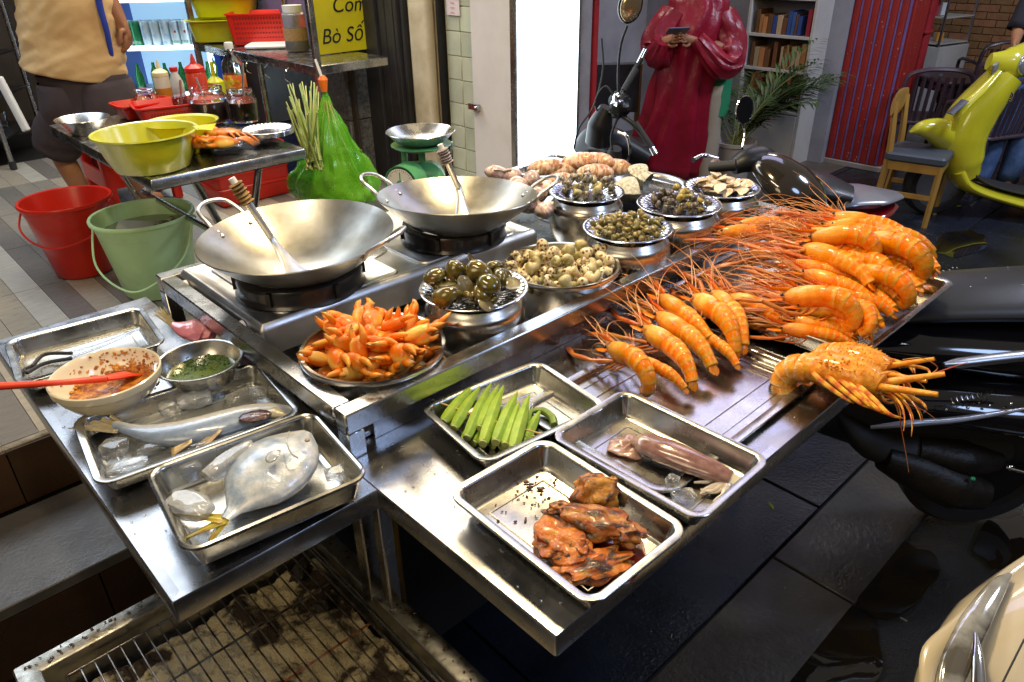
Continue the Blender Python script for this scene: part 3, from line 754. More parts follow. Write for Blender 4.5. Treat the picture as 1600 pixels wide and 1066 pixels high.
# shell halves / clams
def clam_mesh(name, m, n=18, k=9):
    q = MB()
    def f(sg):
        def g(u, v):
            a = -PI * .5 + PI * u; rr_ = math.sin(PI * v * .5)
            x = math.cos(a) * rr_ ; y = math.sin(a) * rr_ * 1.15
            h = (1 - rr_ ** 2.2) * .42 + .02 * math.cos(rr_ * 40)
            return Vector((x * 1.25 - .5 * (1 - rr_), y, sg * h))
        return g
    q.grid(f(1), n, k); q.grid(f(-1), n, k, flip=True)
    return q.mesh(name, m, ang=80)
CLM = mat('pale_clam_shell', (.66, .56, .40), .35, 0, (.36, .24, .14), .9, (.45, .68), coat=.3, hv=.2, bump=.1, bscale=4)
me_cl = [clam_mesh('small_clam', CLM)]
def seat_clams(key, n, size, label, cat, group, seed, Rm, kind='small_clam', r=.017):
    c, R_ = pl[key]; rnd = random.Random(seed)
    ps, _ = heap(n, c, R_ * Rm, r, lambda q: -.013, seed, .3, sq=.45)
    for p in ps:
        o = bpy.data.objects.new(kind, rnd.choice(me_cl)); C.objects.link(o); o.location = p
        o.rotation_euler = (rnd.uniform(-.5, .5), rnd.uniform(-.5, .5), rnd.uniform(0, 6.28)); o.scale = (size * rnd.uniform(.85, 1.15),) * 3
        tag(o, label, cat, group)
seat_clams('clam', 30, .020, 'small pale clam on the ribbed plate nearest the black scooter', 'clam', 'small clams on the plate', 9, .74)
# ------------------------------------------------------------------ crab claws in the bowl
ORA = (.80, .20, .0); DEEP = (.62, .085, .0); PALE = (.88, .52, .10); CREAM = (.82, .68, .42); TIP = (.25, .09, .03)
CRB = mat('cooked_crab_shell', (1, 1, 1), .34, 0, (.86, .72, .50), 40, (.45, .75), bump=.2, bscale=200, coat=.3, spec=.3, croug=.15, vc=True, hv=.12, rvar=.06)
def mixc(a, b, t): t = max(0, min(1, t)); return tuple(x + (y - x) * t for x, y in zip(a, b))
def claw_parts(seed, pale=.35):
    rnd = random.Random(seed); nz = lambda p: noise.noise(Vector(p) * 2 + Vector((seed, 0, 0)))
    def col(u, a): return mixc(mixc(ORA, DEEP, .5 + .5 * nz((u * 2, math.cos(a), math.sin(a)))), PALE, max(0, min(1, (-math.sin(a) + .05) * 4)) * min(1, .45 + pale) * .95 + .5 * max(0, nz((u * 4, math.cos(a) * 2, 3))))
    palm = MB().loft([(-.030, 0, 0), (-.026, 0, 0), (-.012, 0, .001), (.004, 0, .002), (.016, 0, .002), (.024, 0, .003)], [(.004, .005), (.009, .012), (.0125, .0185), (.0135, .0205), (.0115, .0175), (.006, .009)], 14, col=col)
    def fcol(u, a): return mixc(mixc(mixc(ORA, DEEP, max(0, .5 - u)), PALE, max(0, min(1, (u - .3) * 1.6 + .5 * nz((u * 3, a, 1)))) * .8), TIP, (u - .82) * 5)
    # fixed finger (lower), with teeth
    fx = palm.loft([(.016, 0, -.006), (.028, 0, -.0085), (.040, 0, -.007), (.050, 0, -.002)], [(.008, .0095), (.0066, .0075), (.0046, .0052), (.0008, .001)], 10, col=fcol)
    fg = MB().loft([(.013, 0, .009), (.022, 0, .013), (.034, 0, .013), (.045, 0, .008), (.053, 0, .0015)], [(.006, .007), (.0075, .008), (.0062, .0068), (.004, .0045), (.0006, .0006)], 10, col=fcol)
    for k in range(5):
        x = .024 + k * .005; palm.ball((x, 0, -.004 + .0004 * k), (.0018, .0018, .002), 6, 4, col=CREAM)
    fg.v = [(x, y, z) for x, y, z in fg.v]
    arm = MB().loft([(-.052, 0, -.012), (-.044, 0, -.008), (-.034, 0, -.003), (-.026, 0, 0)], [(.005, .006), (.011, .012), (.010, .011), (.005, .006)], 10, col=col)
    return palm, fg, arm
clawp = []
for sd in range(4):
    palm, fg, arm = claw_parts(sd + 1, (.2, .5, .8, .35)[sd])
    clawp.append((palm.mesh('palm', CRB, ang=60), fg.mesh('movable_finger', CRB, ang=60), arm.mesh('wrist', CRB, ang=60)))
def make_claw(loc, rot, s, k, label, group):
    pm_, fm, am = clawp[k]
    o = bpy.data.objects.new('crab_claw', pm_); C.objects.link(o); o.location = loc; o.rotation_euler = rot; o.scale = (s, s, s)
    tag(o, label, 'crab claw', group)
    f_ = bpy.data.objects.new('movable_finger', fm); C.objects.link(f_); f_.parent = o; f_.rotation_euler = (0, random.uniform(-.25, .05), 0); f_.location = (0, 0, .002)
    if k != 2: a_ = bpy.data.objects.new('wrist', am); C.objects.link(a_); a_.parent = o
    return o
c, R_ = pl['crab']; rnd = random.Random(12)
ps, rel = heap(62, c, R_ * .86, .0235, lambda q: -.055, 12, .35, sq=.62)
for i, p in enumerate(ps):
    dx, dy = p.x - c.x, p.y - c.y; a = math.atan2(dy, dx) + rnd.uniform(-1.2, 1.2)
    make_claw(p, (rnd.uniform(0, 6.28), rnd.uniform(-.75, .35), a), rnd.uniform(.72, 1.2), rnd.randrange(4),
              'orange cooked crab claw heaped in the deep steel bowl nearest the corner', 'crab claws in the bowl')
# a few claws standing up on top of the heap
for (x, y, ry, rz, s) in ((606, 512, -1.2, .3, 1.0), (640, 503, -.9, 1.2, .9), (545, 505, -.4, 2.9, 1.15), (655, 520, -.25, .25, 1.2), (600, 540, -.5, 4.2, 1.1), (560, 548, -1.1, 2.0, 1.1), (625, 555, -.2, 5.4, 1.15), (680, 512, -.5, .7, .9), (520, 515, -.9, 3.4, 1.0), (585, 530, -.2, 4.0, 1.1)):
    make_claw(P(x, y, 1.018), (rnd.uniform(0, 6.28), ry, rz), s, rnd.randrange(4), 'orange cooked crab claw heaped in the deep steel bowl nearest the corner', 'crab claws in the bowl')
# ------------------------------------------------------------------ giant river prawns
PRM = mat('cooked_prawn_shell', (1, 1, 1), .32, 0, (.84, .58, .15), 45, (.46, .72), bump=.2, bscale=220, coat=.32, croug=.08, spec=.2, vc=True, hv=.18, rvar=.08, spots=(330, .16, (.8, .5, .25)))
PO = (.80, .20, .0); PR = (.60, .07, .0); PY_ = (.85, .34, .0); PC = (.88, .52, .08); PG = (.52, .42, .20)
ANT = mat('prawn_feeler', (.62, .20, .05), .35, 0, (.75, .45, .2), 20, hv=.2)
CLW = mat('prawn_arm_shell', (.45, .10, .02), .3, 0, (.62, .22, .03), 25, (.35, .65), coat=.4, hv=.25, bump=.2, bscale=250)
tails = []
def prawn_proto(seed, curl, palehead=.4):
    rnd = random.Random(seed)
    nz = lambda a, b, c_=0: noise.noise(Vector((a * 3 + seed, b * 2, c_)))
    t = empty('river_prawn', (0, 0, 0))
    # carapace, x forward
    def cc(u, a):
        top = math.sin(a)
        base = mixc(mixc(PO, PY_, .35 + .7 * nz(u * 2, a)), PR, max(0, nz(u * 4, a * 1.6, 5)) * 1.1)
        base = mixc(base, PC, palehead * max(0, 1 - abs(u - .45) * 2.2) * (1 if top > .1 else .6))
        base = mixc(base, (.86, .60, .24), min(.8, palehead * .7) * (abs(u - .42) < .22) * max(0, top) * (.6 + nz(u * 5, a * 2, 3))); base = mixc(base, PG, max(0, u - .5) * 1.3 * (top > 0)); base = mixc(base, (.05, .03, .02), .8 * (u > .6 and nz(u * 9, a * 3, 8) > .22))
        return mixc(base, PR, .35 * (u > .93))
    path = [(-.002, 0, .001), (.012, 0, .002), (.03, 0, .002), (.05, 0, .003), (.068, 0, .004), (.082, 0, .006), (.094, 0, .008)]
    wh = [(.0178, .0208), (.0200, .0235), (.0205, .0245), (.0190, .0225), (.0150, .0185), (.0100, .0130), (.004, .006)]
    MB().loft(catmull(path, 2), [tuple(.9 * w_ for w_ in samp(wh, i / 12)) for i in range(13)], 16, col=cc, shape=lambda u, a: 1 + .05 * (abs(a - PI / 2) < .3)).build('carapace', PRM, t)
    # rostrum
    q = MB(); q.loft([(.068, 0, .020), (.085, 0, .022), (.105, 0, .025), (.128, 0, .034)], [(.0022, .0045), (.0020, .0045), (.0014, .0032), (.0003, .0005)], 8, col=lambda u, a: mixc(PO, PR, u))
    for k in range(7): q.loft([(.078 + k * .006, 0, .025 + k * .0008), (.082 + k * .006, 0, .0305 + k * .001)], [(.0010, .0016), (.0001, .0001)], 5, col=lambda u, a: PR)
    q.build('rostrum', PRM, t)
    for sy in (-1, 1):
        q = MB(); q.ball((.080, sy * .0125, .014), .0038, 8, 6); q.build('eye', BLKGLOSS, t)
    # abdomen: six overlapping rings along a curl
    ab = []; ang = 0.0; p = Vector((.0, 0, .0)); d = PI
    L = .0172
    seg_r = [(.0190, .0225), (.0192, .0225), (.0185, .0215), (.0168, .0195), (.0148, .0170), (.0124, .0142)]
    pos = [p.copy()]; dirs = [0.0]
    for k in range(6):
        ang += curl * (.35 + .13 * k); p = p + Vector((-math.cos(ang), 0, -math.sin(ang))) * L * (1 - .02 * k); pos.append(p.copy()); dirs.append(ang)
    seg_r = [(a_ * .92, b_ * .92) for a_, b_ in seg_r]
    for k in range(6):
        p0, p1 = pos[k], pos[k + 1]; dd = (p1 - p0).normalized()
        w0 = seg_r[k]; w1 = seg_r[min(k + 1, 5)]
        def sc_(u, a, k=k):
            base = mixc(PO, PY_, .25 + .5 * nz(k + u, a, 2))
            base = mixc(base, PR, .40 * (u < .3)); base = mixc(base, PR, max(0, nz(a * 1.5, u * 3 + k, 7)) * .9)
            if u > .72: base = mixc(base, PC, .75 + .4 * nz(a * 2, k))
            if math.sin(a) < -.3: base = mixc(base, PC, .3)
            return base
        pts = [p0 - dd * .003, p0, p0.lerp(p1, .35), p0.lerp(p1, .7), p1 + dd * .002, p1 + dd * .0045]
        whs = [(w0[0] * .90, w0[1] * .90), (w0[0] * .95, w0[1] * .95), (lerp(w0[0], w1[0], .3) * 1.02, lerp(w0[1], w1[1], .3) * 1.02), (lerp(w0[0], w1[0], .6) * 1.035, lerp(w0[1], w1[1], .6) * 1.035), (w1[0] * 1.035, w1[1] * 1.035), (w1[0] * .93, w1[1] * .93)]
        MB().loft(pts, whs, 14, up=(0, 0, 1), col=sc_).build('shell_ring', PRM, t)
    tails.append((pos[-1].copy()))
    # tail fan
    e = pos[-1]; dd = (pos[-1] - pos[-2]).normalized(); side = Vector((0, 1, 0)); up = side.cross(dd)
    for k, (sa, ln) in enumerate(((0, .024), (-.22, .022), (.22, .022), (-.42, .019), (.42, .019))):
        v = dd * math.cos(sa) + side * math.sin(sa)
        q = MB(); q.loft([e - dd * .002, e + v * ln * .4, e + v * ln * .8, e + v * ln], [(.005, .0035), (.0060 if k else .0045, .0028), (.0050 if k else .003, .0020), (.001, .0008)], 8, up=tuple(up), col=lambda u, a: mixc(PY_, PR, u * .5))
        q.build('tail_blade', PRM, t)
    # legs tucked to one side and below
    for sy in (-1, 1):
        for k in range(3):
            x = .015 + k * .017
            MB().tube([(x, sy * .012, -.016), (x + .012, sy * (.024 + .004 * rnd.random()), -.022), (x + .03, sy * .022, -.026), (x + .052, sy * (.016 + .012 * rnd.random()), -.024)], [.0022, .0019, .0015, .0006], 6, 3).build('leg', CLW, t)
    # long arms with slender pincers reaching forward
    for sy in (-1, 1):
        sp = rnd.uniform(.02, .055); up_ = rnd.uniform(-.01, .03)
        a = Vector((.055, sy * .012, -.012)); b = a + Vector((.045, sy * sp * .5, up_ * .3)); c_ = b + Vector((.055, sy * sp * .3, up_)); d_ = c_ + Vector((.05, -sy * .012, up_ * .3)); e_ = d_ + Vector((.045, -sy * .004, -.004))
        q = MB(); q.tube([a, b], [.0030, .0042], 8, 0); q.tube([b, b.lerp(c_, .5), c_], [.0036, .0054, .0046], 8, 0); q.tube([c_, c_.lerp(d_, .5), d_], [.004, .0062, .0054], 8, 0)
        q.tube([d_, d_.lerp(e_, .5) + Vector((0, .002, .002)), e_], [.003, .0024, .0004], 7, 2); q.tube([d_, d_.lerp(e_, .5) + Vector((0, -.004, -.004)), e_ + Vector((.001, -.001, 0))], [.0028, .0022, .0004], 7, 2)
        q.build('pincer_arm', CLW, t)
    for sy in (-1, 1):
        for k in range(3): MB().tube([(.066 + k * .006, sy * .010, -.012), (.092 + k * .006, sy * (.016 + .004 * k), -.020), (.112 + k * .008, sy * (.010 + .006 * k), -.012)], [.0028, .0024, .0010], 6, 3).build('mouth_leg', CLW, t)
        MB().loft([(.080, sy * .010, .004), (.100, sy * .014, .006), (.118, sy * .016, .006)], [(.006, .002), (.0075, .002), (.001, .001)], 8, col=lambda u, a: PO).build('antenna_scale', PRM, t)
    # feelers
    for k in range(8):
        ln = rnd.uniform(.12, .36) if k < 6 else rnd.uniform(.05, .09); th = rnd.uniform(-.45, .45); el = rnd.uniform(.05, .75); cur = rnd.uniform(-1.6, 1.6); cv = rnd.uniform(-1.7, -.2)
        pts = []; p = Vector((.088, (.004 if k % 2 else -.004), .010)); a_, e2 = th, el
        for i in range(13):
            pts.append(p.copy()); p = p + Vector((math.cos(a_) * math.cos(e2), math.sin(a_) * math.cos(e2), math.sin(e2))) * ln / 12; a_ += cur / 12; e2 += cv / 12
            p.z = max(p.z, -.022)
        MB().tube(pts, [.0011, .0007, .0004], 5).build('feeler', ANT, t)
    return t
protos = [prawn_proto(21, .17, .45), prawn_proto(22, .34, 1.1), prawn_proto(23, .10, .3), prawn_proto(24, .24, .8), prawn_proto(25, .66, .5)]
used_p = set()
BODY = .205
def place_prawn(h, t_, k, label, group, lift=.0, roll=0.0, s=None):
    """head point h and tail point t_ in the world"""
    h, t_ = Vector(h), Vector(t_)
    v = h - t_; ln = v.length
    te = tails[k]; hd0 = Vector((.088, 0, .008)); ch = hd0 - te; te2 = te + Vector((0, 0, 0))
    s = max(.72, min(1.3, ln / ch.length)) * (s or 1)
    rz = math.atan2(v.y, v.x); pitch = -math.asin(max(-1, min(1, v.z / ln))) + math.atan2(ch.z, ch.x) * .75
    rm = Euler((0, pitch, rz)).to_matrix()
    mid = t_.lerp(h, .5) - rm @ (((hd0 + te) * .5) * s)
    pr = protos[k]
    if k in used_p: o = copy_tree(pr)
    else: o = pr; used_p.add(k)
    o.location = mid + Vector((0, 0, lift)); o.rotation_euler = Euler((roll, pitch, rz)); o.scale = (s, s, s)
    tag(o, label, 'prawn', group); return o
G1 = 'river prawns in a row on the flat tray'
row = [((952, 548), (1003, 606), 4, .0, 'bright orange prawn with tightly curled tail at the near end of the row'),
       ((998, 562), (1066, 602), 0, .0, 'short orange prawn second from the near end, tail flat on the tray'),
       ((1006, 520), (1085, 592), 3, .006, 'yellow headed prawn third from the near end of the row'),
       ((1026, 500), (1112, 572), 0, .010, 'plump orange prawn in the middle of the row beside the black tray gap'),
       ((1030, 476), (1105, 538), 2, .022, 'orange prawn lying on top of its two neighbours in the row'),
       ((1096, 522), (1150, 566), 0, .0, 'prawn tail end showing below the middle of the row'),
       ((1082, 478), (1150, 550), 1, .016, 'pale headed prawn with a white shell patch in the row'),
       ((1112, 470), (1165, 540), 3, .014, 'yellowish prawn second from the far end of the row'),
       ((1140, 470), (1216, 520), 1, .006, 'far end prawn of the row with its tail stretched out to the right'),
       ((1040, 560), (1098, 612), 2, -.004, 'prawn tucked under the row near the lobster')]
for (hx, hy), (tx, ty), k, lf, lab in row[:9]:
    place_prawn(P(hx, hy, .915), P(tx, ty, .905), k, lab, G1, lf, random.uniform(-.25, .25))
# big pile in the deep tray
G2 = 'river prawns piled in the rear tray'
pile = [((1262, 511), (1375, 536)), ((1246, 486), (1362, 510)), ((1240, 452), (1356, 493)), ((1255, 428), (1358, 463)), ((1320, 455), (1424, 486)), ((1318, 492), (1394, 520)),
        ((1250, 388), (1362, 437)), ((1320, 420), (1402, 459)), ((1272, 378), (1382, 411)), ((1278, 352), (1400, 376)), ((1318, 350), (1436, 398)), ((1335, 384), (1425, 430)),
        ((1372, 430), (1448, 474)), ((1380, 405), (1468, 442)), ((1350, 395), (1448, 424)), ((1300, 340), (1412, 362)), ((1360, 372), (1440, 402)), ((1376, 452), (1420, 500)),
        ((1292, 410), (1382, 448)), ((1260, 400), (1340, 430)), ((1290, 436), (1400, 470)), ((1340, 360), (1452, 392)), ((1290, 470), (1386, 505)), ((1262, 362), (1350, 392)), ((1400, 425), (1470, 455)), ((1376, 440), (1462, 470)), ((1350, 462), (1440, 488)), ((1384, 415), (1474, 432)), ((1340, 480), (1418, 512)), ((1240, 430), (1330, 462)), ((1236, 412), (1330, 440)), ((1262, 376), (1356, 404)), ((1310, 366), (1400, 396)), ((1300, 500), (1396, 530)), ((1330, 398), (1418, 420)), ((1352, 376), (1432, 412)), ((1340, 420), (1420, 452)), ((1326, 440), (1404, 478)), ((1310, 472), (1380, 508)), ((1366, 400), (1436, 446)), ((1236, 500), (1330, 522)), ((1296, 352), (1384, 366)), ((1280, 388), (1372, 420)), ((1222, 470), (1320, 505)), ((1400, 380), (1466, 418)), ((1285, 395), (1390, 425))]
rnd = random.Random(5)
for i, ((hx, hy), (tx, ty)) in enumerate(pile):
    lim = 1478 - (ty - 450) * 1.17 - 48
    if tx > lim: hx -= (tx - lim); tx = lim
    yy = (hy + ty) / 2
    z = .925 + max(0, 525 - yy) / 165 * .150
    if i in (18, 19, 20, 22, 25, 27, 29, 30, 32, 33, 34): z -= .015
    place_prawn(P(hx, hy, z + .004), P(tx, ty, z - .004), rnd.choice([0, 2, 3, 0, 2, 1, 4]), 'orange river prawn in the big heap filling the rear steel tray', G2, 0, rnd.uniform(-.5, .5), s=rnd.uniform(.95, 1.08))
# lower layers that carry the heap
for i in range(16):
    if i % 4 < 2: continue
    a = 1.68 + (i % 4) * .10; b = .58 + (i // 4) * .13
    zb = .905 if i // 4 < 1 else .93 + .02 * (i // 4)
    h = AB(a - .07, b + .09, zb); t_ = AB(a + .05, b - .04, zb)
    place_prawn(h, t_, rnd.choice([0, 2, 3]), 'orange river prawn in the big heap filling the rear steel tray', G2, 0, rnd.uniform(-.6, .6))
# ------------------------------------------------------------------ spiny lobster, split halves
LBM = mat('cooked_lobster_shell', (1, 1, 1), .34, 0, (.85, .62, .36), 60, (.4, .66), bump=.45, bscale=120, coat=.4, spec=.3, vc=True, sss=.08)
def lobster(label, tail, head, roll, s):
    tail, head = Vector(tail), Vector(head); v = head - tail; rz = math.atan2(v.y, v.x)
    t = thing('spiny_lobster', label, 'lobster', tail.lerp(head, .42), 0, 'split lobsters beside the prawns', rot=(roll, -math.asin(v.z / v.length), rz))
    nz = lambda a, b, c_=0: noise.noise(Vector((a * 5, b * 3, c_)))
    LO = (.80, .26, .012); LYL = (.86, .48, .05); LR = (.55, .10, .015)
    t.scale = (s, s, s)
    MB().loft(catmull([(-.005, 0, .012), (.03, 0, .016), (.07, 0, .018), (.11, 0, .018), (.14, 0, .014)], 4), [samp([(.040, .030), (.047, .038), (.047, .039), (.040, .034), (.026, .022)], i / 16) for i in range(17)], 20,
              col=lambda u, a: mixc(mixc(LO, LYL, .5 + nz(u * 2, a)), LR, max(0, nz(u * 6, a * 2, 4)) * 1.2), shape=lambda u, a: 1 + .05 * noise.noise(Vector((u * 30, a * 6, 0)))).build('carapace', LBM, t)
    q = MB()
    for i in range(110):
        u, a = random.random(), random.uniform(.3, PI - .3); x = .01 + u * .12; w_, h_ = samp([(.040, .030), (.047, .038), (.047, .039), (.040, .034), (.026, .022)], u)
        b_ = Vector((x, -math.cos(a) * w_, .016 + math.sin(a) * h_)); d = Vector((.5, -math.cos(a), math.sin(a))).normalized()
        q.loft([b_ - d * .001, b_ + d * .009], [(.0026, .0026), (.0003, .0003)], 5, col=(.86, .46, .10))
    tag(q.build('spines', LBM, t), kind='stuff')
    p = Vector((0, 0, .006)); ang = 0
    for k in range(6):
        d = Vector((-math.cos(ang), 0, -math.sin(ang))); p1 = p + d * .021; w0 = (.041 - .002 * k, .031 - .0018 * k)
        MB().loft([p - d * .003, p, p.lerp(p1, .6), p1, p1 + d * .003], [(w0[0] * .9, w0[1] * .9), w0, (w0[0] * 1.04, w0[1] * 1.04), (w0[0] * 1.04, w0[1] * 1.04), (w0[0] * .9, w0[1] * .9)], 16,
                  col=lambda u, a, k=k: mixc(mixc(LO, LYL, .4 + nz(u + k, a)), (.85, .65, .38), .8 * (u > .7))).build('shell_ring', LBM, t)
        p = p1; ang += .50
    d = Vector((-math.cos(ang), 0, -math.sin(ang)))
    for sa in (0, -.4, .4, -.8, .8):
        vv = d * math.cos(sa) + Vector((0, math.sin(sa), 0))
        MB().loft([p, p + vv * .02, p + vv * .036, p + vv * .042], [(.006, .003), (.011, .002), (.009, .0015), (.002, .001)], 8, up=tuple(Vector((0, 1, 0)).cross(d)), col=lambda u, a: mixc(LO, LR, u)).build('tail_blade', LBM, t)
    band = lambda u, a: mixc(LYL, LR, .9 * (math.sin(u * 34) > .25))
    for sy in (-1, 1):
        for k in range(5):
            x = .02 + k * .022; o_ = random.uniform(-.01, .01)
            pts = [(x, sy * .026, .002), (x + .012 + o_, sy * .052, .008), (x + .045 + o_, sy * .070, -.002), (x + .085 + o_, sy * (.072 + .006 * k), -.016), (x + .105 + o_, sy * .070, -.022)]
            MB().loft(catmull(pts, 5), [samp([.0058, .0062, .0052, .0042, .0012], i / 20) for i in range(21)], 8, col=band).build('leg', LBM, t)
        # stout antennae with cut ends
        pts = [(.135, sy * .014, .016), (.165, sy * .022, .030), (.235, sy * .034 + .005, .062)] if sy > 0 else [(.135, -.014, .012), (.17, -.020, .018), (.245, -.020, .030)]
        MB().loft(catmull(pts, 5), [samp([.0085, .0075, .0052], i / 10) for i in range(11)], 10, col=lambda u, a: mixc(LO, LYL, .5 + .3 * math.sin(u * 50))).build('antenna', LBM, t)
        MB().ball((.132, sy * .012, .026), .005, 8, 6).build('eye', BLKGLOSS, t)
        MB().loft([(.12, sy * .01, .03), (.15, sy * .014, .044)], [(.004, .005), (.0005, .0008)], 8, col=(.8, .35, .08)).build('horn', LBM, t)
    for k in range(6):
        sp = random.uniform(-.5, .5); pts = []; p = Vector((.14, random.uniform(-.012, .012), .006)); a_ = sp * .5; e2 = random.uniform(-.1, .4); ln = random.uniform(.07, .13)
        for i in range(9):
            pts.append(p.copy()); p = p + Vector((math.cos(a_) * math.cos(e2), math.sin(a_) * math.cos(e2), math.sin(e2))) * ln / 8; a_ += sp * .3; e2 -= .16
        MB().loft(pts, [samp([.003, .0022, .0007], i / 8) for i in range(9)], 6, col=band).build('mouth_leg', LBM, t)
    return t
LB1 = lobster('front split lobster with legs hanging over the table edge', P(1198, 562, .905), P(1372, 612, .925), R(-18), 1.02)
LB2 = lobster('lobster half lying behind the front lobster against the prawn tray', P(1248, 540, .905), P(1398, 588, .92), R(8), .80)
LR_ = mat('lobster_whip_red', (.55, .07, .02), .4, 0, (.7, .35, .1), 12)
def whip(lab, pts, r=.0016):
    q = MB().tube(pts, [r, r * .8, r * .35], 6, 6); return q
wh1 = [P(1390, 600, .94), P(1425, 596, .94), P(1470, 580, .95), P(1512, 566, .96)]
whips = [wh1, [P(1362, 610, .93), P(1400, 625, .9), P(1440, 640, .86), P(1462, 655, .84)], [P(1368, 612, .93), P(1398, 630, .90), P(1412, 690, .80), P(1420, 738, .72)],
         [P(1400, 590, .94), P(1440, 590, .95), P(1465, 575, .97), P(1440, 560, 1.0), P(1410, 562, .99)]]
for i, wpt in enumerate(whips):
    o = whip('', wpt, .0022 if i == 0 else .0015).build('lobster_whip', LR_)
    o.parent = LB1; o.matrix_parent_inverse = (Matrix.Translation(LB1.location) @ LB1.rotation_euler.to_matrix().to_4x4() @ Matrix.Scale(LB1.scale[0], 4)).inverted(); 
    o.name = 'feeler'
# ------------------------------------------------------------------ okra skewers
OK_ = mat('okra_skin', (.32, .46, .05), .5, 0, (.20, .34, .03), 40, (.35, .7), bump=.15, bscale=200, sss=.05, hv=.08)
OKC = mat('okra_cut_end', (.42, .48, .18), .6, 0, (.3, .36, .1), 60)
BAM = mat('bamboo', (.60, .42, .17), .6, 0, (.45, .3, .1), 20)
def okra(t, base, tip):
    base, tip = Vector(base), Vector(tip); N = 12
    bend = Vector((0, 0, random.uniform(.001, .006)))
    pts = [base.lerp(tip, i / N) + bend * math.sin(i / N * PI) for i in range(N + 1)]
    r = random.uniform(.0102, .0118)
    MB().loft(pts, [(r * q, r * q) for q in [samp([.82, 1, 1.02, 1, .93, .8, .6, .36, .08], i / N) for i in range(N + 1)]], 20, shape=lambda u, a: 1 + .09 * math.cos(5 * a), col=None).build('okra_pod', OK_, t)
    d = (base - tip).normalized()
    q = MB(); q.loft([base, base + d * .004], [(r * .8, r * .8), (r * .72, r * .72)], 12); q.build('cut_end', OKC, t.children[-1] if False else t)
t = thing('okra_skewer', 'upper row of green okra pods threaded on a bamboo skewer', 'okra skewer', (0, 0, 0))
bs = [(694, 659), (710, 668), (730, 683), (750, 668), (755, 692), (775, 690), (790, 694), (802, 700)]
tp = [(742, 600), (751, 603), (768, 598), (779, 601), (787, 602), (809, 612), (811, 628), (827, 616)]
for i, (b_, e_) in enumerate(zip(bs, tp)):
    okra(t, P(*b_, .893 + .004 * (i % 2)), P(*e_, .907))
sk = MB().tube([P(675, 625, .908), P(760, 655, .904), P(846, 678, .900)], .0016, 6).build('skewer', BAM, t)
t = thing('okra_skewer', 'lower row of okra pods lying under the first skewer', 'okra skewer', (0, 0, 0))
for i in range(7):
    u = i / 6; okra(t, P(lerp(725, 815, u), lerp(690, 700, u), .876), P(lerp(770, 845, u), lerp(628, 640, u), .882))
MB().tube([P(700, 640, .882), P(842, 684, .882)], .0016, 6).build('skewer', BAM, t)
q = MB().loft(catmull([P(866, 664, .877), P(862, 652, .88), P(850, 643, .88), P(836, 642, .88), P(826, 648, .879)], 4), [samp([.0075, .009, .008, .006, .001], i / 16) for i in range(17)], 16, shape=lambda u, a: 1 + .08 * math.cos(5 * a)).build('loose_okra', mat('dark_okra', (.10, .19, .025), .45, 0, (.2, .28, .05), 30))
tag(q, 'single curved dark green pod lying loose in the okra tray', 'okra')
# ------------------------------------------------------------------ grilled chicken
CHM = mat('grilled_chicken_skin', (1, 1, 1), .34, 0, (.55, .34, .20), 45, (.45, .7), bump=.5, bscale=70, coat=.4, croug=.22, spec=.3, vc=True, sss=.1, rvar=.12)
def meat(name, label, c, r, seed, rot, amp=.35, base=(.52, .17, .008), char=.2, lobes=()):
    def cc(d):
        n1 = noise.noise(d * 1.6 + Vector((seed * 3, 1, 2))); n2 = noise.noise(d * 4.5 + Vector((seed, 5, 2))); 
        k = mixc(base, (.34, .07, .006), .45 + n1); k = mixc(k, (.58, .30, .05), max(0, n2 * 1.6)); ch = (n1 + n2 * .8 - .27 + char) * 5
        return mixc(k, (.025, .012, .006), max(0, min(.92, ch)))
    q = MB()
    def one(cc_, rr_, sd, rt):
        b0 = len(q.v); q.ball((0, 0, 0), rr_, 48, 30, amp * 1.0, 2.0, sd, col=cc, rot=rt)
        for i in range(b0, len(q.v)):
            v = Vector(q.v[i]); v = v * (1 + .05 * noise.noise(v * 110 + Vector((sd, 0, 0))) + .08 * noise.noise(v * 38 + Vector((0, sd, 0)))); q.v[i] = tuple(v + Vector(cc_))
    one((0, 0, 0), r, seed, None)
    for (lc, lr, lrot) in lobes: one(lc, lr, seed + 5.5, lrot)
    o = q.build(name, CHM, loc=c, rot=rot); tag(o, label, 'chicken'); return o
zc = .885
meat('chicken_thigh', 'round golden piece of grilled chicken at the top of the pile', P(930, 768, .91), (.042, .034, .020), 1, (.5, .1, .2), .4, (.50, .24, .03), .02, [((.030, .012, .012), (.011, .008, .008), None)])
meat('chicken_drumstick', 'long charred grilled chicken leg lying across the tray', P(932, 818, .902), (.072, .033, .020), 2, (0, .05, R(-12)), .45, (.38, .15, .03), .10, [((-.062, .014, .006), (.022, .014, .011), (0, 0, .4)), ((.05, -.012, .0), (.028, .024, .018), None)])
meat('chicken_piece', 'orange glazed chicken piece with dark edge at the left of the pile', P(876, 846, .892), (.047, .040, .017), 3, (.1, 0, R(-50)), .5, (.60, .17, .015), .06, [((.030, .012, .004), (.022, .018, .013), None)])
meat('chicken_wing', 'flat orange chicken piece at the bottom of the pile', P(925, 884, .885), (.062, .031, .014), 4, (0, 0, R(20)), .5, (.62, .18, .015), .10, [((-.02, .022, .004), (.034, .018, .012), (0, 0, -.3))])
SAU = mat('red_oily_sauce', (.35, .035, .01), .1, 0, (.2, .02, .01), 20, coat=.6)
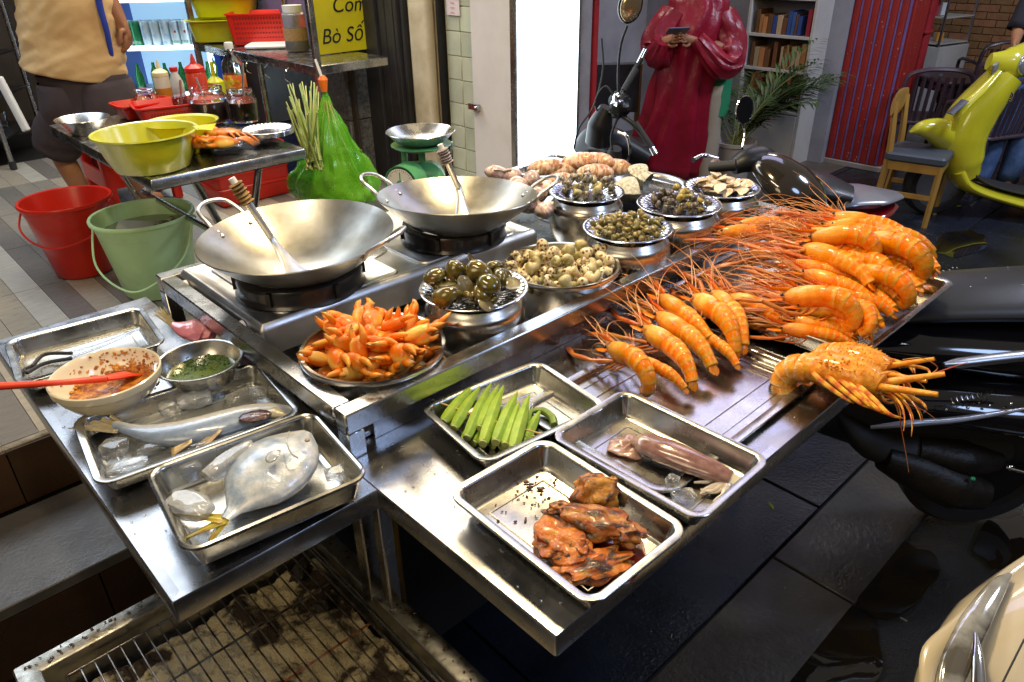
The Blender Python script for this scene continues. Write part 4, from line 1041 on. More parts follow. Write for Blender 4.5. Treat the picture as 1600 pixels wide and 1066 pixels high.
def puddle(label, c, r, m, seed, z=.0015, parent=None, name='sauce_puddle', cat='sauce'):
    q = MB(); n = 40; ring = []; inner = []
    for i in range(n):
        a = 2 * PI * i / n; k = 1 + .3 * noise.noise(Vector((math.cos(a) * 1.5, math.sin(a) * 1.5, seed)))
        ring.append(Vector((math.cos(a) * r[0] * k, math.sin(a) * r[1] * k, 0))); inner.append(Vector((math.cos(a) * r[0] * k * .93, math.sin(a) * r[1] * k * .93, z)))
    q.rings([ring, inner]); o = q.build(name, m, loc=c); tag(o, label, cat); return o
cch = P(940, 862, .868); puddle('glossy red sauce under the chicken pile', cch, (.075, .06), SAU, 3)
crumbs = MB(); rnd = random.Random(4)
for i in range(70):
    p = P(rnd.gauss(835, 28), rnd.gauss(775, 30), .868); crumbs.ball(p, (rnd.uniform(.001, .0035), rnd.uniform(.001, .003), .001), 6, 4, .5, 3, i)
for i in range(5):
    p = P(830 + rnd.uniform(-8, 18), 758 + rnd.uniform(-5, 8), .87); crumbs.ball(p, (.006, .003, .002), 8, 6, .5, 3, i)
o = crumbs.build('charred_crumbs', mat('burnt_crumb', (.12, .035, .012), .5, 0, (.03, .012, .008), 90)); tag(o, 'charred crumbs scattered in the chicken tray', 'crumbs', kind='stuff')
# ------------------------------------------------------------------ squid
SQM = mat('raw_squid_skin', (1, 1, 1), .2, 0, (.72, .62, .62), 60, (.4, .62), bump=.08, bscale=60, coat=.8, croug=.06, vc=True, sss=.25)
q_ = thing('squid', 'raw purple grey squid lying in the right front tray', 'squid', (0, 0, 0))
sqc = lambda u, a: mixc(mixc((.34, .20, .17), (.20, .10, .085), .5 + noise.noise(Vector((u * 12, a * 2, 0)))), (.50, .38, .30), .6 * (u < .25))
pts = catmull([P(985, 690, .885), P(1005, 692, .890), P(1040, 706, .893), P(1080, 722, .892), P(1115, 736, .889), P(1142, 748, .885)], 4)
MB().loft(pts, [samp([(.005, .005), (.026, .016), (.031, .021), (.029, .020), (.024, .017), (.016, .013)], i / (len(pts) - 1)) for i in range(len(pts))], 24, col=sqc, shape=lambda u, a: 1 + .05 * noise.noise(Vector((u * 8, math.cos(a) * 2, math.sin(a) * 2)))).build('mantle', SQM, q_)
fc = P(990, 690, .884)
def finf(u, v):
    a = R(70) + R(215) * u; rr_ = v * (.052 + .01 * noise.noise(Vector((u * 6, 0, 0))))
    return fc + Vector((math.cos(a) * rr_ * .95, math.sin(a) * rr_ * .72, -.002 - .010 * v + .006 * noise.noise(Vector((u * 9, v * 3, 2)))))
o = MB().grid(finf, 26, 8, col=lambda u, v: (.42, .27, .22)).build('fin', SQM, q_); solid(o, .003, 0)
PALM_ = mat('pale_squid_flesh', (.66, .58, .48), .25, 0, (.5, .4, .33), 50, coat=.5, sss=.3)
rnd = random.Random(9)
for k in range(9):
    a0 = P(1135 + rnd.uniform(-3, 4), 748 + rnd.uniform(-3, 6), .882); pp = [a0]; d = Vector((rnd.uniform(-.6, .3), rnd.uniform(-1, -.2), 0)).normalized()
    for i in range(5): d = (Matrix.Rotation(rnd.uniform(-.7, .7), 3, 'Z') @ d); pp.append(pp[-1] + d * .012 + Vector((0, 0, -.0015)))
    MB().tube(pp, [.006, .0045, .002], 8, 3).build('tentacle', PALM_, q_)
# ------------------------------------------------------------------ fish
FSM = mat('silver_fish_skin', (1, 1, 1), .28, .12, (.80, .82, .86), 90, (.4, .6), bump=.12, bscale=220, coat=.7, croug=.1, vc=True)
t = thing('long_fish', 'long silver blue fish with a dark opening where its gills were', 'fish', (0, 0, 0))
z = .892
fp = [P(180, 664, z), P(212, 674, z), P(255, 679, z), P(300, 675, z), P(345, 664, z), P(385, 653, z), P(420, 648, z), P(445, 646, z), P(460, 648, z)]
fp = catmull(fp, 4)
fcol = lambda u, a: mixc(mixc((.22, .28, .38), (.72, .64, .46), (-(math.cos(a)) * .9 + .15 - .3 * math.sin(a)) * .9 + .4), (.50, .38, .22), max(0, u - .88) * 3)
nfp = len(fp)
MB().loft(fp, [samp([(.010, .007), (.017, .011), (.031, .018), (.039, .022), (.040, .023), (.037, .022), (.032, .020), (.022, .014), (.006, .005)], i / (nfp - 1)) for i in range(nfp)], 24, col=fcol).build('body', FSM, t)
tc_ = P(190, 671, z)
def tf(u, v): # tail fan
    d = (P(135, 652, z) - tc_); s_ = Vector((-d.y, d.x, 0)).normalized(); w_ = .012 + .030 * v
    return tc_ + d * v * (1.0 - .25 * (1 - abs(u * 2 - 1))) + s_ * w_ * (u - .5) * 2 + Vector((0, 0, .003 * math.sin(u * 25)))
solid(MB().grid(tf, 18, 8, col=lambda u, v: mixc((.30, .26, .16), (.5, .4, .22), v)).build('tail_fin', FSM, t), .0022, 0)
GOR = mat('dark_red_gill_flesh', (.055, .006, .005), .15, 0, (.03, .004, .004), 60, coat=.8, bump=.5, bscale=120)
q = MB(); gc = P(398, 650, z + .0195); q.ball(gc, (.031, .021, .0045), 26, 12, .2, 3, 2, rot=(0, 0, .3)); q.build('gill_opening', GOR, t)
MB().loft([P(410, 648, z + .008), P(430, 645, z + .012), P(452, 650, z + .004)], [(.014, .009), (.017, .010), (.004, .003)], 14, col=(.42, .38, .26)).build('jaw', FSM, t)
for k, (aa, bb) in enumerate((((300, 690), (268, 708)), ((345, 672), (312, 700)))):
    A_, B_ = P(*aa, z + .010), P(*bb, z - .004); d = B_ - A_; s_ = Vector((-d.y, d.x, 0)).normalized()
    solid(MB().grid(lambda u, v: A_ + d * v + s_ * (.004 + .010 * v) * (u * 2 - 1) + Vector((0, 0, .002 * math.sin(u * 20))), 12, 5, col=lambda u, v: (.6, .42, .18)).build('belly_fin', FSM, t), .0015, 0)
# flat pomfret
t = thing('pomfret', 'round flat silver pomfret propped on ice in the deep tray', 'fish', (0, 0, 0))
hd, tl = P(478, 676, .925), P(352, 812, .898)
ax = (hd - tl); Lf = ax.length; ax.normalize(); sd = Vector((0, 0, 1)).cross(ax).normalized(); nu_ = ax.cross(sd)
def pom(u, a):
    prof = samp([.012, .022, .050, .080, .094, .100, .100, .094, .080, .056, .018], u); th = samp([.005, .008, .018, .027, .033, .036, .036, .032, .024, .014, .005], u)
    return tl + ax * (Lf * u) + sd * (-math.cos(a) * prof * .78) + nu_ * (math.sin(a) * th) 
rs = []; cl = []
for i in range(41):
    u = i / 40; rs.append([pom(u, 2 * PI * j / 32) for j in range(32)])
    for j in range(32):
        a = 2 * PI * j / 32; n1 = noise.noise(Vector((u * 9, math.cos(a) * 3, 0)))
        e_ = abs(math.cos(a)) ** 5
        k = mixc((.28, .36, .47), (.68, .70, .70), .45 + n1 * 1.2 + .35 * math.cos(a)); k = mixc(k, (.62, .52, .30), max(0, noise.noise(Vector((u * 5, math.cos(a) * 4, 6)))) * .5); k = mixc(k, (.30, .36, .42), e_ * (math.cos(a) < 0) * .8); k = mixc(k, (.70, .62, .42), .35 * (u > .75) * (math.cos(a) < 0)); cl.append(k)
q = MB(); q.rings(rs); q.c = cl; q.build('body', FSM, t)
pf = P(437, 703, .966)
solid(MB().grid(lambda u, v: pf + (-ax * .034 * v * (1 - .25 * (u * 2 - 1) ** 2) + sd * (.003 + .008 * math.sin(min(1, v * 1.2) * PI * .6)) * (u * 2 - 1) + nu_ * (.003 * math.sin(v * 3))), 8, 8, col=lambda u, v: (.36, .37, .36)).build('side_fin', FSM, t), .0006, 0)
MB().ball(P(480, 688, .958), (.005, .005, .003), 14, 8, col=(.05, .05, .06)).build('eye', mat('cloudy_fish_eye', (.30, .24, .18), .2), t)
MB().tube([P(452, 674, .962), P(448, 690, .966), P(455, 708, .962), P(466, 716, .952)], .0012, 6, 5, col=(.4, .38, .34)).build('gill_cover_line', FSM, t)
YF = mat('yellow_tail_fin', (.50, .42, .06), .3, 0, (.35, .14, .03), 40, (.5, .7), coat=.5)
tf0 = tl.copy()
for sg, tgt in ((1, P(288, 842, .885)), (-1, P(325, 850, .88)), (1, P(262, 800, .892))):
    d = tgt - tf0; s_ = Vector((-d.y, d.x, 0)).normalized()
    solid(MB().grid(lambda u, v: tf0 + d * v + s_ * (.010 * (1 - v) + .002) * (u * 2 - 1) + Vector((0, 0, .002 * math.sin(u * 14))), 8, 8).build('tail_fin', YF, t), .0015, 0)
# ------------------------------------------------------------------ ice
ICE = mat('wet_ice', (.95, .98, 1), .05, 0, trans=.92, ior=1.25, bump=.5, bscale=30, alpha=.72, coat=1, croug=.03)
ICEM = mat('cloudy_ice', (.86, .90, .92), .18, 0, (.93, .95, .96), 20, trans=.7, ior=1.25, bump=.7, bscale=35, alpha=.85, coat=1, croug=.05)
def ice(label, c, r, rz, seed, m=ICE, ry=0.0, grp='pieces of melting ice in the fish trays'):
    q = MB(); q.ball((0, 0, 0), r, 28, 18, .28, 1.5, seed)
    q.v = [(max(-r[0] * .85, min(r[0] * .85, x)), max(-r[1] * .8, min(r[1] * .8, y)), max(-r[2] * .8, min(r[2] * .75, z_))) for x, y, z_ in q.v]
    o = q.build('ice_chunk', m, loc=c, rot=(0, ry, rz)); tag(o, label, 'ice', grp); return o
ice('rounded clear ice lump behind the long fish', P(305, 625, .885), (.040, .024, .018), .3, 1, ICEM)
ice('clear ice block in the far right corner of the long fish tray', P(385, 618, .88), (.050, .026, .014), .5, 2)
ice('small ice peak beside the back of the long fish', P(262, 640, .882), (.020, .016, .016), 1.0, 3)
ice('clear ice ball by the tail of the long fish', P(178, 700, .884), (.030, .026, .018), .2, 4)
ice('flat clear ice at the near left corner of the long fish tray', P(200, 728, .876), (.042, .022, .010), .5, 5)
ice('long ice bar lying in front of the long fish', P(318, 696, .885), (.040, .012, .012), .75, 6)
ice('ice sliver between the fish fins', P(240, 700, .884), (.036, .014, .011), .6, 7)
ice('tall cloudy ice bar leaning on the pomfret', P(360, 720, .925), (.060, .020, .019), R(52), 8, ICEM, -.1)
ice('big milky ice lump at the near end of the pomfret tray', P(298, 790, .905), (.052, .028, .022), R(-25), 9, ICEM)
ice('clear ice wedge at the left wall of the pomfret tray', P(300, 735, .90), (.022, .018, .024), .3, 10)
ice('thin clear ice at the head of the pomfret', P(530, 738, .89), (.03, .02, .01), .4, 11)
ice('round clear ice ball in the squid tray', P(1052, 752, .884), (.014, .014, .014), .4, 12, grp='ice in the squid tray')
ice('melted clear ice disc in the corner of the squid tray', P(1068, 775, .874), (.026, .02, .009), .4, 13, grp='ice in the squid tray')
WAT = mat('melt_water', (.70, .76, .76), .03, 0, ior=1.33, bump=.2, bscale=14, alpha=.22, coat=1, croug=.02)
WAT.node_tree.nodes['Principled BSDF'].inputs['Alpha'].default_value = .06
for (lab, cc_, r, rzz) in (('melt water pooled in the long fish tray', T_f1, (.165, .10), 0), ('melt water pooled in the pomfret tray', T_f2, (.125, .10), 0)):
    dz = {T_f1: -.034, T_f2: -.050, T_sq: -.0425}[cc_]
    o = puddle(lab, cc_.location + Vector((0, 0, dz)), r, WAT, 5, .004, name='melt_water', cat='water'); o.rotation_euler = (0, 0, cc_.rotation_euler[2])
# ================================================================== MORE ON THE STALL
# flat tray under the prawn row, deep prawn tray
ft = tray('large flat steel tray with pressed border under the row of prawns', .60, .40, .012, AB(1.18, .75, .876), AL, rim=.018, rc=.05)
o_ = MB().prof(.60, .40, .05, [(.085, -.0118), (.0862, -.0098), (.0885, -.0098), (.09, -.0118)], 6, cap1=False).build('pressed_border', TRAYM, ft)
for k in range(3): MB().rbox((.215 + k * .022, -.02, -.0118), .004, .20, .002, .0019, .001, 3).build('pressed_rib', TRAYM, ft)
pt = tray('deep steel tray under the big heap of prawns', .56, .52, .055, AB(1.80, .755, .93), AL, rim=.012, rc=.03, emb=False)
# bowls on the left shelf
CER = mat('cream_ceramic', (.72, .66, .50), .18, 0, (.68, .62, .46), 4, coat=.4)
CHIL = mat('dried_chili_sauce', (.62, .24, .015), .35, 0, (.25, .05, .008), 60, (.4, .6), bump=.6, bscale=150, coat=.4)
cw, rw = circ(84, 244, 582, .95)
t = thing('ceramic_bowl', 'cream ceramic bowl smeared with chili sauce on the left shelf', 'bowl', cw, 0)
h_ = .085
MB().lathe([(.0001, -h_ + .012), (rw * .5, -h_ + .010), (rw * .78, -h_ * .55), (rw * .93, -.012), (rw * .955, .0), (rw * .975, .002), (rw, 0), (rw * 1.0, -.004), (rw * .985, -.016), (rw * .96, -.017), (rw * .93, -.03), (rw * .80, -h_ * .62), (rw * .6, -h_ * .92), (rw * .55, -h_ - .0), (.0001, -h_ + .002)], 64).build('shell', CER, t)
q = MB(); q.lathe([(.0001, -h_ * .58), (rw * .60, -h_ * .58), (rw * .76, -h_ * .565)], 40, fn=lambda r, z, a, i: (r * (1 + .04 * math.sin(a * 7)), z + .003 * noise.noise(Vector((r * 60 * math.cos(a), r * 60 * math.sin(a), 0))))); q.build('sauce', CHIL, t)
rnd = random.Random(2); q = MB()
for i in range(230):
    a = rnd.gauss(1.3, .8); k = rnd.random() ** 1.5; z = -h_ * .56 * (1 - k * .95); r_ = rw * samp([.775, .87, .93, .95], k) - .0012
    q.ball((math.cos(a) * r_, math.sin(a) * r_, z), (rnd.uniform(.003, .012) * (1.3 - k), rnd.uniform(.002, .007) * (1.3 - k), rnd.uniform(.001, .0022)), 7, 4, .4, 3, i, rot=(0, -1.15, 0) if False else (1.2 * math.sin(a), -1.2 * math.cos(a) if False else 0, 0))
tag(q.build('sauce_smears', CHIL, t), kind='stuff')
SIL = mat('red_silicone', (.75, .06, .02), .35, 0, (.65, .045, .015), 8)
t = thing('basting_brush', 'red silicone basting brush resting in the cream bowl', 'brush', (0, 0, 0))
b0, b1, b2 = P(-40, 606, 1.0), P(95, 598, .965), P(165, 592, .935)
MB().tube([b0, b0.lerp(b1, .5), b1, b2], [.0085, .0075, .006, .008], 10, 4).build('handle', SIL, t)
q = MB(); b3 = P(212, 582, .905)
q.loft([b2, b2.lerp(b3, .3), b2.lerp(b3, .7)], [(.008, .006), (.016, .007), (.018, .006)], 12)
for k in range(14):
    u = (k - 6.5) / 6.5; s_ = Vector((-(b3 - b2).y, (b3 - b2).x, 0)).normalized()
    q.tube([b2.lerp(b3, .6) + s_ * u * .015, b3 + s_ * u * .018 + Vector((0, 0, -.004))], [.0018, .001], 5)
q.build('bristle_head', SIL, t)
ch_, rh = circ(246, 376, 562, .935)
t = thing('herb_bowl', 'steel bowl of green herb oil beside the white ceramic bowl', 'bowl', ch_, 0)
h_ = .06
MB().lathe([(.0001, -h_ + .002), (rh * .55, -h_ + .002), (rh * .72, -h_ * .75), (rh * .88, -.012), (rh * .92, 0), (rh * .94, .0012), (rh * .99, .001), (rh, -.002), (rh * .93, -.004), (rh * .74, -h_ * .8), (rh * .57, -h_), (.0001, -h_)], 56).build('shell', TRAYM, t)
MB().lathe([(.0001, -h_ * .50), (rh * .79, -h_ * .50)], 40).build('oil', mat('green_oil', (.10, .14, .01), .08, 0, (.05, .09, .008), 30, coat=1), t)
HRB = mat('chopped_herb', (.035, .11, .012), .4, 0, (.015, .05, .008), 60, hv=.2)
q = MB(); rnd = random.Random(8)
for i in range(240):
    a = rnd.gauss(2.0, 1.1); r_ = rh * .76 * math.sqrt(rnd.random()); up_ = max(0, rnd.gauss(.0, .006))
    q.box((math.cos(a) * r_, math.sin(a) * r_, -h_ * .49 + up_ * (r_ > rh * .45)), (rnd.uniform(.002, .006), rnd.uniform(.001, .004), .0008), (rnd.uniform(-.8, .8), rnd.uniform(-.8, .8), rnd.uniform(0, 3)))
tag(q.build('chopped_herbs', HRB, t), kind='stuff')
MB().tube([P(300, 586, .93), P(318, 576, .92), P(332, 562, .905)], [.004, .009, .012], 8).build('spoon', STEEL, t)
# tongs in the empty tray
t = thing('tongs', 'black handled steel tongs lying in the empty tray', 'tongs', (0, 0, 0))
zt = .885
for off in (0, 1):
    MB().tube([P(42 + off * 8, 583 - off * 10, zt), P(70, 568 - off * 14, zt), P(112, 560 - off * 8, zt + .004)], .0045, 8, 5).build('handle', RUBBER, t)
    MB().loft(catmull([P(105, 560 - off * 8, zt + .004), P(150, 545 - off * 6, zt + .012), P(190, 528 - off * 4, zt + .022), P(218, 514 - off * 2, zt + .03)], 4), [(.005, .0012)] * 13, 8).build('arm', TRAYM, t)
MB().tube([P(42, 583, zt), P(38, 578, zt), P(50, 572, zt)], .004, 8, 4).build('handle_loop', RUBBER, t)
# pink wrapped brush bundle
PNK = mat('pink_plastic_bag', (.78, .24, .30), .3, 0, (.85, .45, .5), 14, trans=.2, bump=.4, bscale=40)
STR = mat('straw', (.42, .34, .14), .7, 0, (.3, .22, .1), 40)
t = thing('straw_brush', 'straw brush wrapped in pink plastic behind the herb bowl', 'brush', (0, 0, 0))
p0, p1, p2_ = P(250, 487, .93), P(272, 510, .925), P(322, 522, .90)
for i in range(26):
    d = Vector((random.uniform(-.008, .008), random.uniform(-.008, .008), random.uniform(-.006, .006)))
    if i < 1: pass
    q = q if i else MB()
    q.tube([p1 + d * .6, p0 + d * 1.6], .0009, 4)
tag(q.build('straw_tips', STR, t), kind='stuff')
pts = [p1 + (p0 - p1) * .1, p1.lerp(p2_, .25), p1.lerp(p2_, .55), p2_ + Vector((.0, 0, 0)), p2_ + Vector((.02, -.01, 0))]
MB().loft(catmull(pts, 5), [samp([(.008, .007), (.022, .014), (.036, .022), (.032, .020), (.012, .010)], i / 20) for i in range(21)], 26, shape=lambda u, a: 1 + .16 * noise.noise(Vector((u * 5, math.cos(a) * 2.2, math.sin(a) * 2.2))) + .04 * math.sin(a * 9)).build('pink_wrap', PNK, t)
# rear trays and shells
c_, r_ = circ(942, 1074, 287, .975)
t = thing('round_tray', 'wide round steel tray holding large scallop shells', 'tray', c_, 0)
MB().lathe([(.0001, -.02), (r_ * .8, -.02), (r_ * .9, -.004), (r_ * .93, 0), (r_ * .99, .001), (r_, -.001), (r_ * .92, -.005), (r_ * .82, -.022), (.0001, -.022)], 64).build('pan', TRAYM, t)
SCL = mat('scallop_shell', (.74, .72, .60), .45, 0, (.40, .36, .24), 5, (.4, .62), bump=.5, bscale=70)
def big_clam(label, c, s, rot):
    q = MB(); k_ = 26
    def g(sg):
        def f(u, v):
            a = -PI * .5 + PI * 1 * u; r0 = math.sin(PI * v * .5); rib = 1 + .02 * math.cos(u * 60)
            return Vector((math.cos(a) * r0 * 1.1 * rib - .12 * (1 - r0), math.sin(a) * r0 * rib, sg * (1 - r0 ** 2.4) * .62 + .008 * math.cos(u * 60) * r0))
        return f
    q.grid(g(1), 60, 8); q.grid(g(-1), 60, 8, flip=True)
    o = q.build('scallop', SCL, loc=c, rot=rot); o.scale = (s,) * 3; return tag(o, label, 'scallop')
big_clam('large cream scallop lying flat on the round tray', P(986, 296, .985), .068, (.05, -.05, R(200)))
big_clam('grey scallop leaning in the middle of the round tray', P(1012, 284, 1.0), .055, (.3, -.35, R(150)))
big_clam('pale scallop balanced on top of the other two', P(1004, 272, 1.02), .050, (-.3, -.3, R(190)))
MUS = mat('zigzag_shell', (.40, .17, .06), .35, 0, (.74, .54, .40), 2.6, (.42, .56), coat=.4, stretch=(2.4, .8, 1.2), bump=.1, bscale=6, hv=.15)
PUR = mat('purple_cockle_shell', (.36, .22, .22), .4, 0, (.62, .50, .42), 1.6, (.45, .55), coat=.4, stretch=(1, 4, 1), bump=.1, bscale=6, hv=.15)
def volute(label, c, s, rot, m, grp):
    q = MB(); q.loft([(-1, 0, 0), (-.85, 0, 0), (-.5, 0, .02), (0, 0, .04), (.5, 0, .03), (.85, 0, 0), (1, 0, 0), (1.06, 0, 0)], [(.10, .09), (.26, .24), (.42, .40), (.50, .46), (.46, .42), (.30, .27), (.16, .14), (.01, .01)], 22,
                     shape=lambda u, a: 1 + .05 * math.sin(a * 1 + u * 9))
    o = q.build('volute_shell', m, loc=c, rot=rot); o.scale = (s, s, s); tag(o, label, 'sea shell', grp)
    lip = MB().loft([(-.5, .40, .16), (0, .50, .16), (.5, .44, .12)], [(.12, .03), (.16, .03), (.12, .03)], 10).build('shell_lip', SCL, o)
    return o
tr1 = quad_tray('rectangular steel tray of brown zigzag shells at the back', (812, 262), (878, 236), (975, 262), (905, 300), .99, .035, rc=.03) 
G3 = 'brown zigzag sea shells in the rear tray'
for i, (x, y, z, rz) in enumerate(((852, 262, 1.02, 8), (930, 270, 1.02, 10), (905, 252, 1.035, -20), (880, 268, 1.0, 25), (935, 252, 1.03, -35), (870, 285, .995, 5), (960, 262, 1.01, -30))):
    volute(('brown zigzag shell at the left edge of the rear tray', 'brown zigzag shell in front in the rear tray', 'pale zigzag shell on top in the rear tray', 'zigzag shell wedged in the middle of the rear tray', 'zigzag shell at the far right of the rear tray', 'low pinkish shell at the near edge of the rear tray', 'small zigzag shell end at the right rim')[i], P(x, y, z), .066, (random.uniform(-.3, .3), random.uniform(-.15, .15), R(rz)), MUS, G3)
tr2 = tray('dark edged tray of purple striped cockles behind the rear wok', .30, .28, .03, AB(1.93, 1.84, .995), AL, rc=.03, emb=False)
G4 = 'purple striped cockles behind the rear wok'
rnd = random.Random(6)
for i, (x, y, z) in enumerate(((795, 276, 1.02), (812, 290, 1.02), (838, 305, 1.02), (850, 330, 1.01), (826, 322, 1.01), (778, 272, 1.03), (830, 280, 1.03), (853, 295, 1.03))):
    o = volute('purple striped cockle shell heaped behind the rear wok handle', P(x, y, z), .052, (rnd.uniform(-1, 1), rnd.uniform(-.5, .5), rnd.uniform(0, 6)), PUR, G4); o.scale = (.046, .062, .058)
# dried fish tray underneath on cart's rear: dark tray between wok and pots
tray('dark shallow tray on the cart between the rear wok and the pots', .42, .30, .02, AB(1.86, 1.50, .935), AL, rc=.02, emb=False, m=mat('dark_tray_steel', (.18, .19, .22), .3, 1))
# spring scale
SGR = mat('scale_green_enamel', (.10, .36, .16), .3, 0, (.07, .28, .12), 8, coat=.4)
DIAL = mat('dial_face', (.78, .78, .72), .4)
sl = P(664, 302, .93); sl = Vector((sl.x, sl.y, .87))
t = thing('spring_scale', 'green spring scale with a steel pan behind the rear wok', 'scale', sl, R(8)); t.scale = (.9, .9, .88)
DSC = P(652, 205, 1.17) - sl
MB().rbox((0, 0, 0), .19, .17, .04, .03, .01, 4).build('base', SGR, t)
MB().prof(.17, .14, .03, [(.0, .04), (.0, .15), (.02, .185), (.05, .20)], 5).build('housing', SGR, t)
q = MB(); q.M = Matrix.Translation((-.065, -.085, .150)) @ Matrix.Rotation(R(-32), 4, 'Z') @ Matrix.Rotation(PI / 2, 4, 'X'); q.lathe([(.0001, 0), (.066, 0), (.066, .05), (.072, .052), (.072, -.03), (.0001, -.03)], 40); q.build('dial_case', SGR, t)
q = MB(); q.M = Matrix.Translation((-.065, -.085, .150)) @ Matrix.Rotation(R(-32), 4, 'Z') @ Matrix.Rotation(PI / 2, 4, 'X'); q.lathe([(.0001, .052), (.062, .052)], 40); q.build('dial', DIAL, t)
q = MB(); q.M = Matrix.Translation((-.065, -.085, .150)) @ Matrix.Rotation(R(-32), 4, 'Z') @ Matrix.Rotation(PI / 2, 4, 'X')
for k in range(40):
    a = 2 * PI * k / 40; l_ = .010 if k % 4 == 0 else .005
    q.box((math.cos(a) * (.058 - l_ / 2), math.sin(a) * (.058 - l_ / 2), .0535), (l_, .0012, .001), (0, 0, a))
tag(q.build('dial_marks', INK, t), kind='stuff')
q = MB(); q.M = Matrix.Translation((-.065, -.085, .150)) @ Matrix.Rotation(R(-32), 4, 'Z') @ Matrix.Rotation(PI / 2, 4, 'X'); q.lathe([(.0001, .054), (.018, .054), (.016, .057), (.0001, .057)], 20); q.box((0, .026, .0555), (.004, .045, .001)); q.build('pointer', SGR, t)
q = MB(); q.M = Matrix.Translation((-.065, -.085, .150)) @ Matrix.Rotation(R(-32), 4, 'Z') @ Matrix.Rotation(PI / 2, 4, 'X'); q.box((0, 0, .0575), (.008, .012, .001)); q.build('dial_badge', RED, t)
MB().tube([(0, 0, .19), (0, 0, .262)], .014, 12).build('stem', SGR, t)
MB().tube([(-.07, 0, .20), (-.07, 0, .255)], .012, 8).build('side_stem', SGR, t)
MB().lathe([(.0001, .255), (.09, .258), (.115, .268), (.12, .272), (.115, .275), (.0001, .265)], 40).build('pan_holder', SGR, t)
MB().lathe([(.0001, .268), (.05, .272), (.10, .295), (.128, .322), (.134, .326), (.136, .324), (.13, .318), (.10, .288), (.05, .266), (.0001, .262)], 56).build('pan', STEEL, t)
MB().rbox((.07, -.05, -.37), .5, .4, .37, .01, .004, 2).build('crate', mat('dark_crate', (.02, .02, .022), .5), None, loc=(sl.x - .05, sl.y + .05, sl.z), rot=(0, 0, AL))
tag(C.objects['crate'], 'dark box carrying the green spring scale', 'box')
MB().tube([P(703, 245, .98), P(706, 222, 1.06)], .004, 6).build('drinking_straw', mat('cyan_straw', (.2, .5, .52), .4)); tag(C.objects['drinking_straw'], 'pale blue straw standing right of the green scale', 'straw')
# ------------------------------------------------------------------ charcoal grill
GRM = mat('greasy_steel', (.42, .40, .34), .38, 1, (.16, .10, .04), 22, (.56, .72), rvar=.12, bump=.12, bscale=50)
ga0, ga1, gb0, gb1, gz = -.07, .59, .30, 1.385, .5
t = thing('charcoal_grill', 'greasy steel charcoal grill trough under the left shelf', 'grill', AB((ga0 + ga1) / 2, (gb0 + gb1) / 2, 0), AL)
gw, gl = ga1 - ga0, gb1 - gb0
MB().prof(gw, gl, .006, [(.004, gz - .17), (0, gz - .035), (0, gz - .003), (.003, gz), (.040, gz), (.043, gz - .003), (.046, gz - .12), (.06, gz - .13)], 2, cap0=True).build('trough', GRM, t)
for x in (-1, 1):
    for y in (-1, 1): MB().rbox((x * (gw / 2 - .03), y * (gl / 2 - .03), 0), .035, .035, gz - .16, .003, .001, 1).build('leg', GRM, t)
GRW = mat('grate_wire', (.28, .26, .24), .35, .9, (.08, .05, .03), 20, (.45, .62), rvar=.1)
RSTW = mat('rusty_grate_wire', (.30, .10, .035), .6, .3, (.5, .35, .3), 40, (.5, .7))
t2 = thing('wire_grate', 'blackened wire grate lying over the ash bed', 'grate', AB((ga0 + ga1) / 2, (gb0 + gb1) / 2, gz - .03), AL)
gx, gy = gw / 2 - .075, gl / 2 - .06
wm = MB().tube([(0, -gy, 0), (0, gy, 0)], .0019, 6).mesh('wire', GRW)
n_w = 21
for i in range(n_w): put('wire', wm, t2, (-gx + 2 * gx * i / (n_w - 1), 0, 0))
for i, y in enumerate((-gy, -gy * .5, -.02, gy * .35, gy * .68, gy)):
    put('cross_wire', MB().tube([(-gx, 0, -.003), (gx, 0, -.003)], .0027, 6).mesh('cross_wire', RSTW if i in (3,) else GRW), t2, (0, y, 0))
MB().tube([(-gx, -gy, 0), (gx, -gy, 0), (gx, gy, 0), (-gx, gy, 0), (-gx, -gy, 0)], .0032, 8).build('border_wire', GRW, t2)
for x in (gw / 2 - .062, gw / 2 - .054): MB().tube([(x, -gl / 2 + .06, .004), (x, gl / 2 - .06, .004)], .0032, 8).build('side_rod', STEEL, t2)
ASHM = mat('grey_ash_bed', (.50, .42, .25), .9, 0, (.035, .022, .012), 9, (.52, .6), bump=.8, bscale=90, detail=9)
q = MB()
def ashf(u, v):
    x = (u - .5) * (gw - .12); y = (v - .5) * (gl - .12)
    return Vector((x, y, .030 * noise.noise(Vector((x * 9, y * 9, 0))) + .012 * noise.noise(Vector((x * 30, y * 30, 3))) + .006 * noise.noise(Vector((x * 90, y * 90, 3)))))
a_ = q.grid(ashf, 90, 140).build('ash_bed', ASHM, loc=AB((ga0 + ga1) / 2, (gb0 + gb1) / 2, gz - .085), rot=ROTAB); tag(a_, 'pale crusted ash and charcoal bed inside the grill', 'ash', kind='stuff')
CHAR = mat('charcoal', (.02, .018, .016), .8, 0, (.07, .06, .05), 30, bump=1, bscale=60)
rnd = random.Random(11)
for i in range(16):
    x, y = rnd.uniform(-.24, .24), rnd.uniform(-.45, .45)
    o = MB().ball((0, 0, 0), (rnd.uniform(.02, .045), rnd.uniform(.012, .02), rnd.uniform(.010, .016)), 12, 8, .5, 2.5, i).build('charcoal_lump', CHAR, loc=AB((ga0 + ga1) / 2 + x, (gb0 + gb1) / 2 + y, gz - .068), rot=(0, 0, rnd.uniform(0, 6)))
    tag(o, 'black charcoal lump lying on the ash bed', 'charcoal', 'charcoal lumps in the grill')
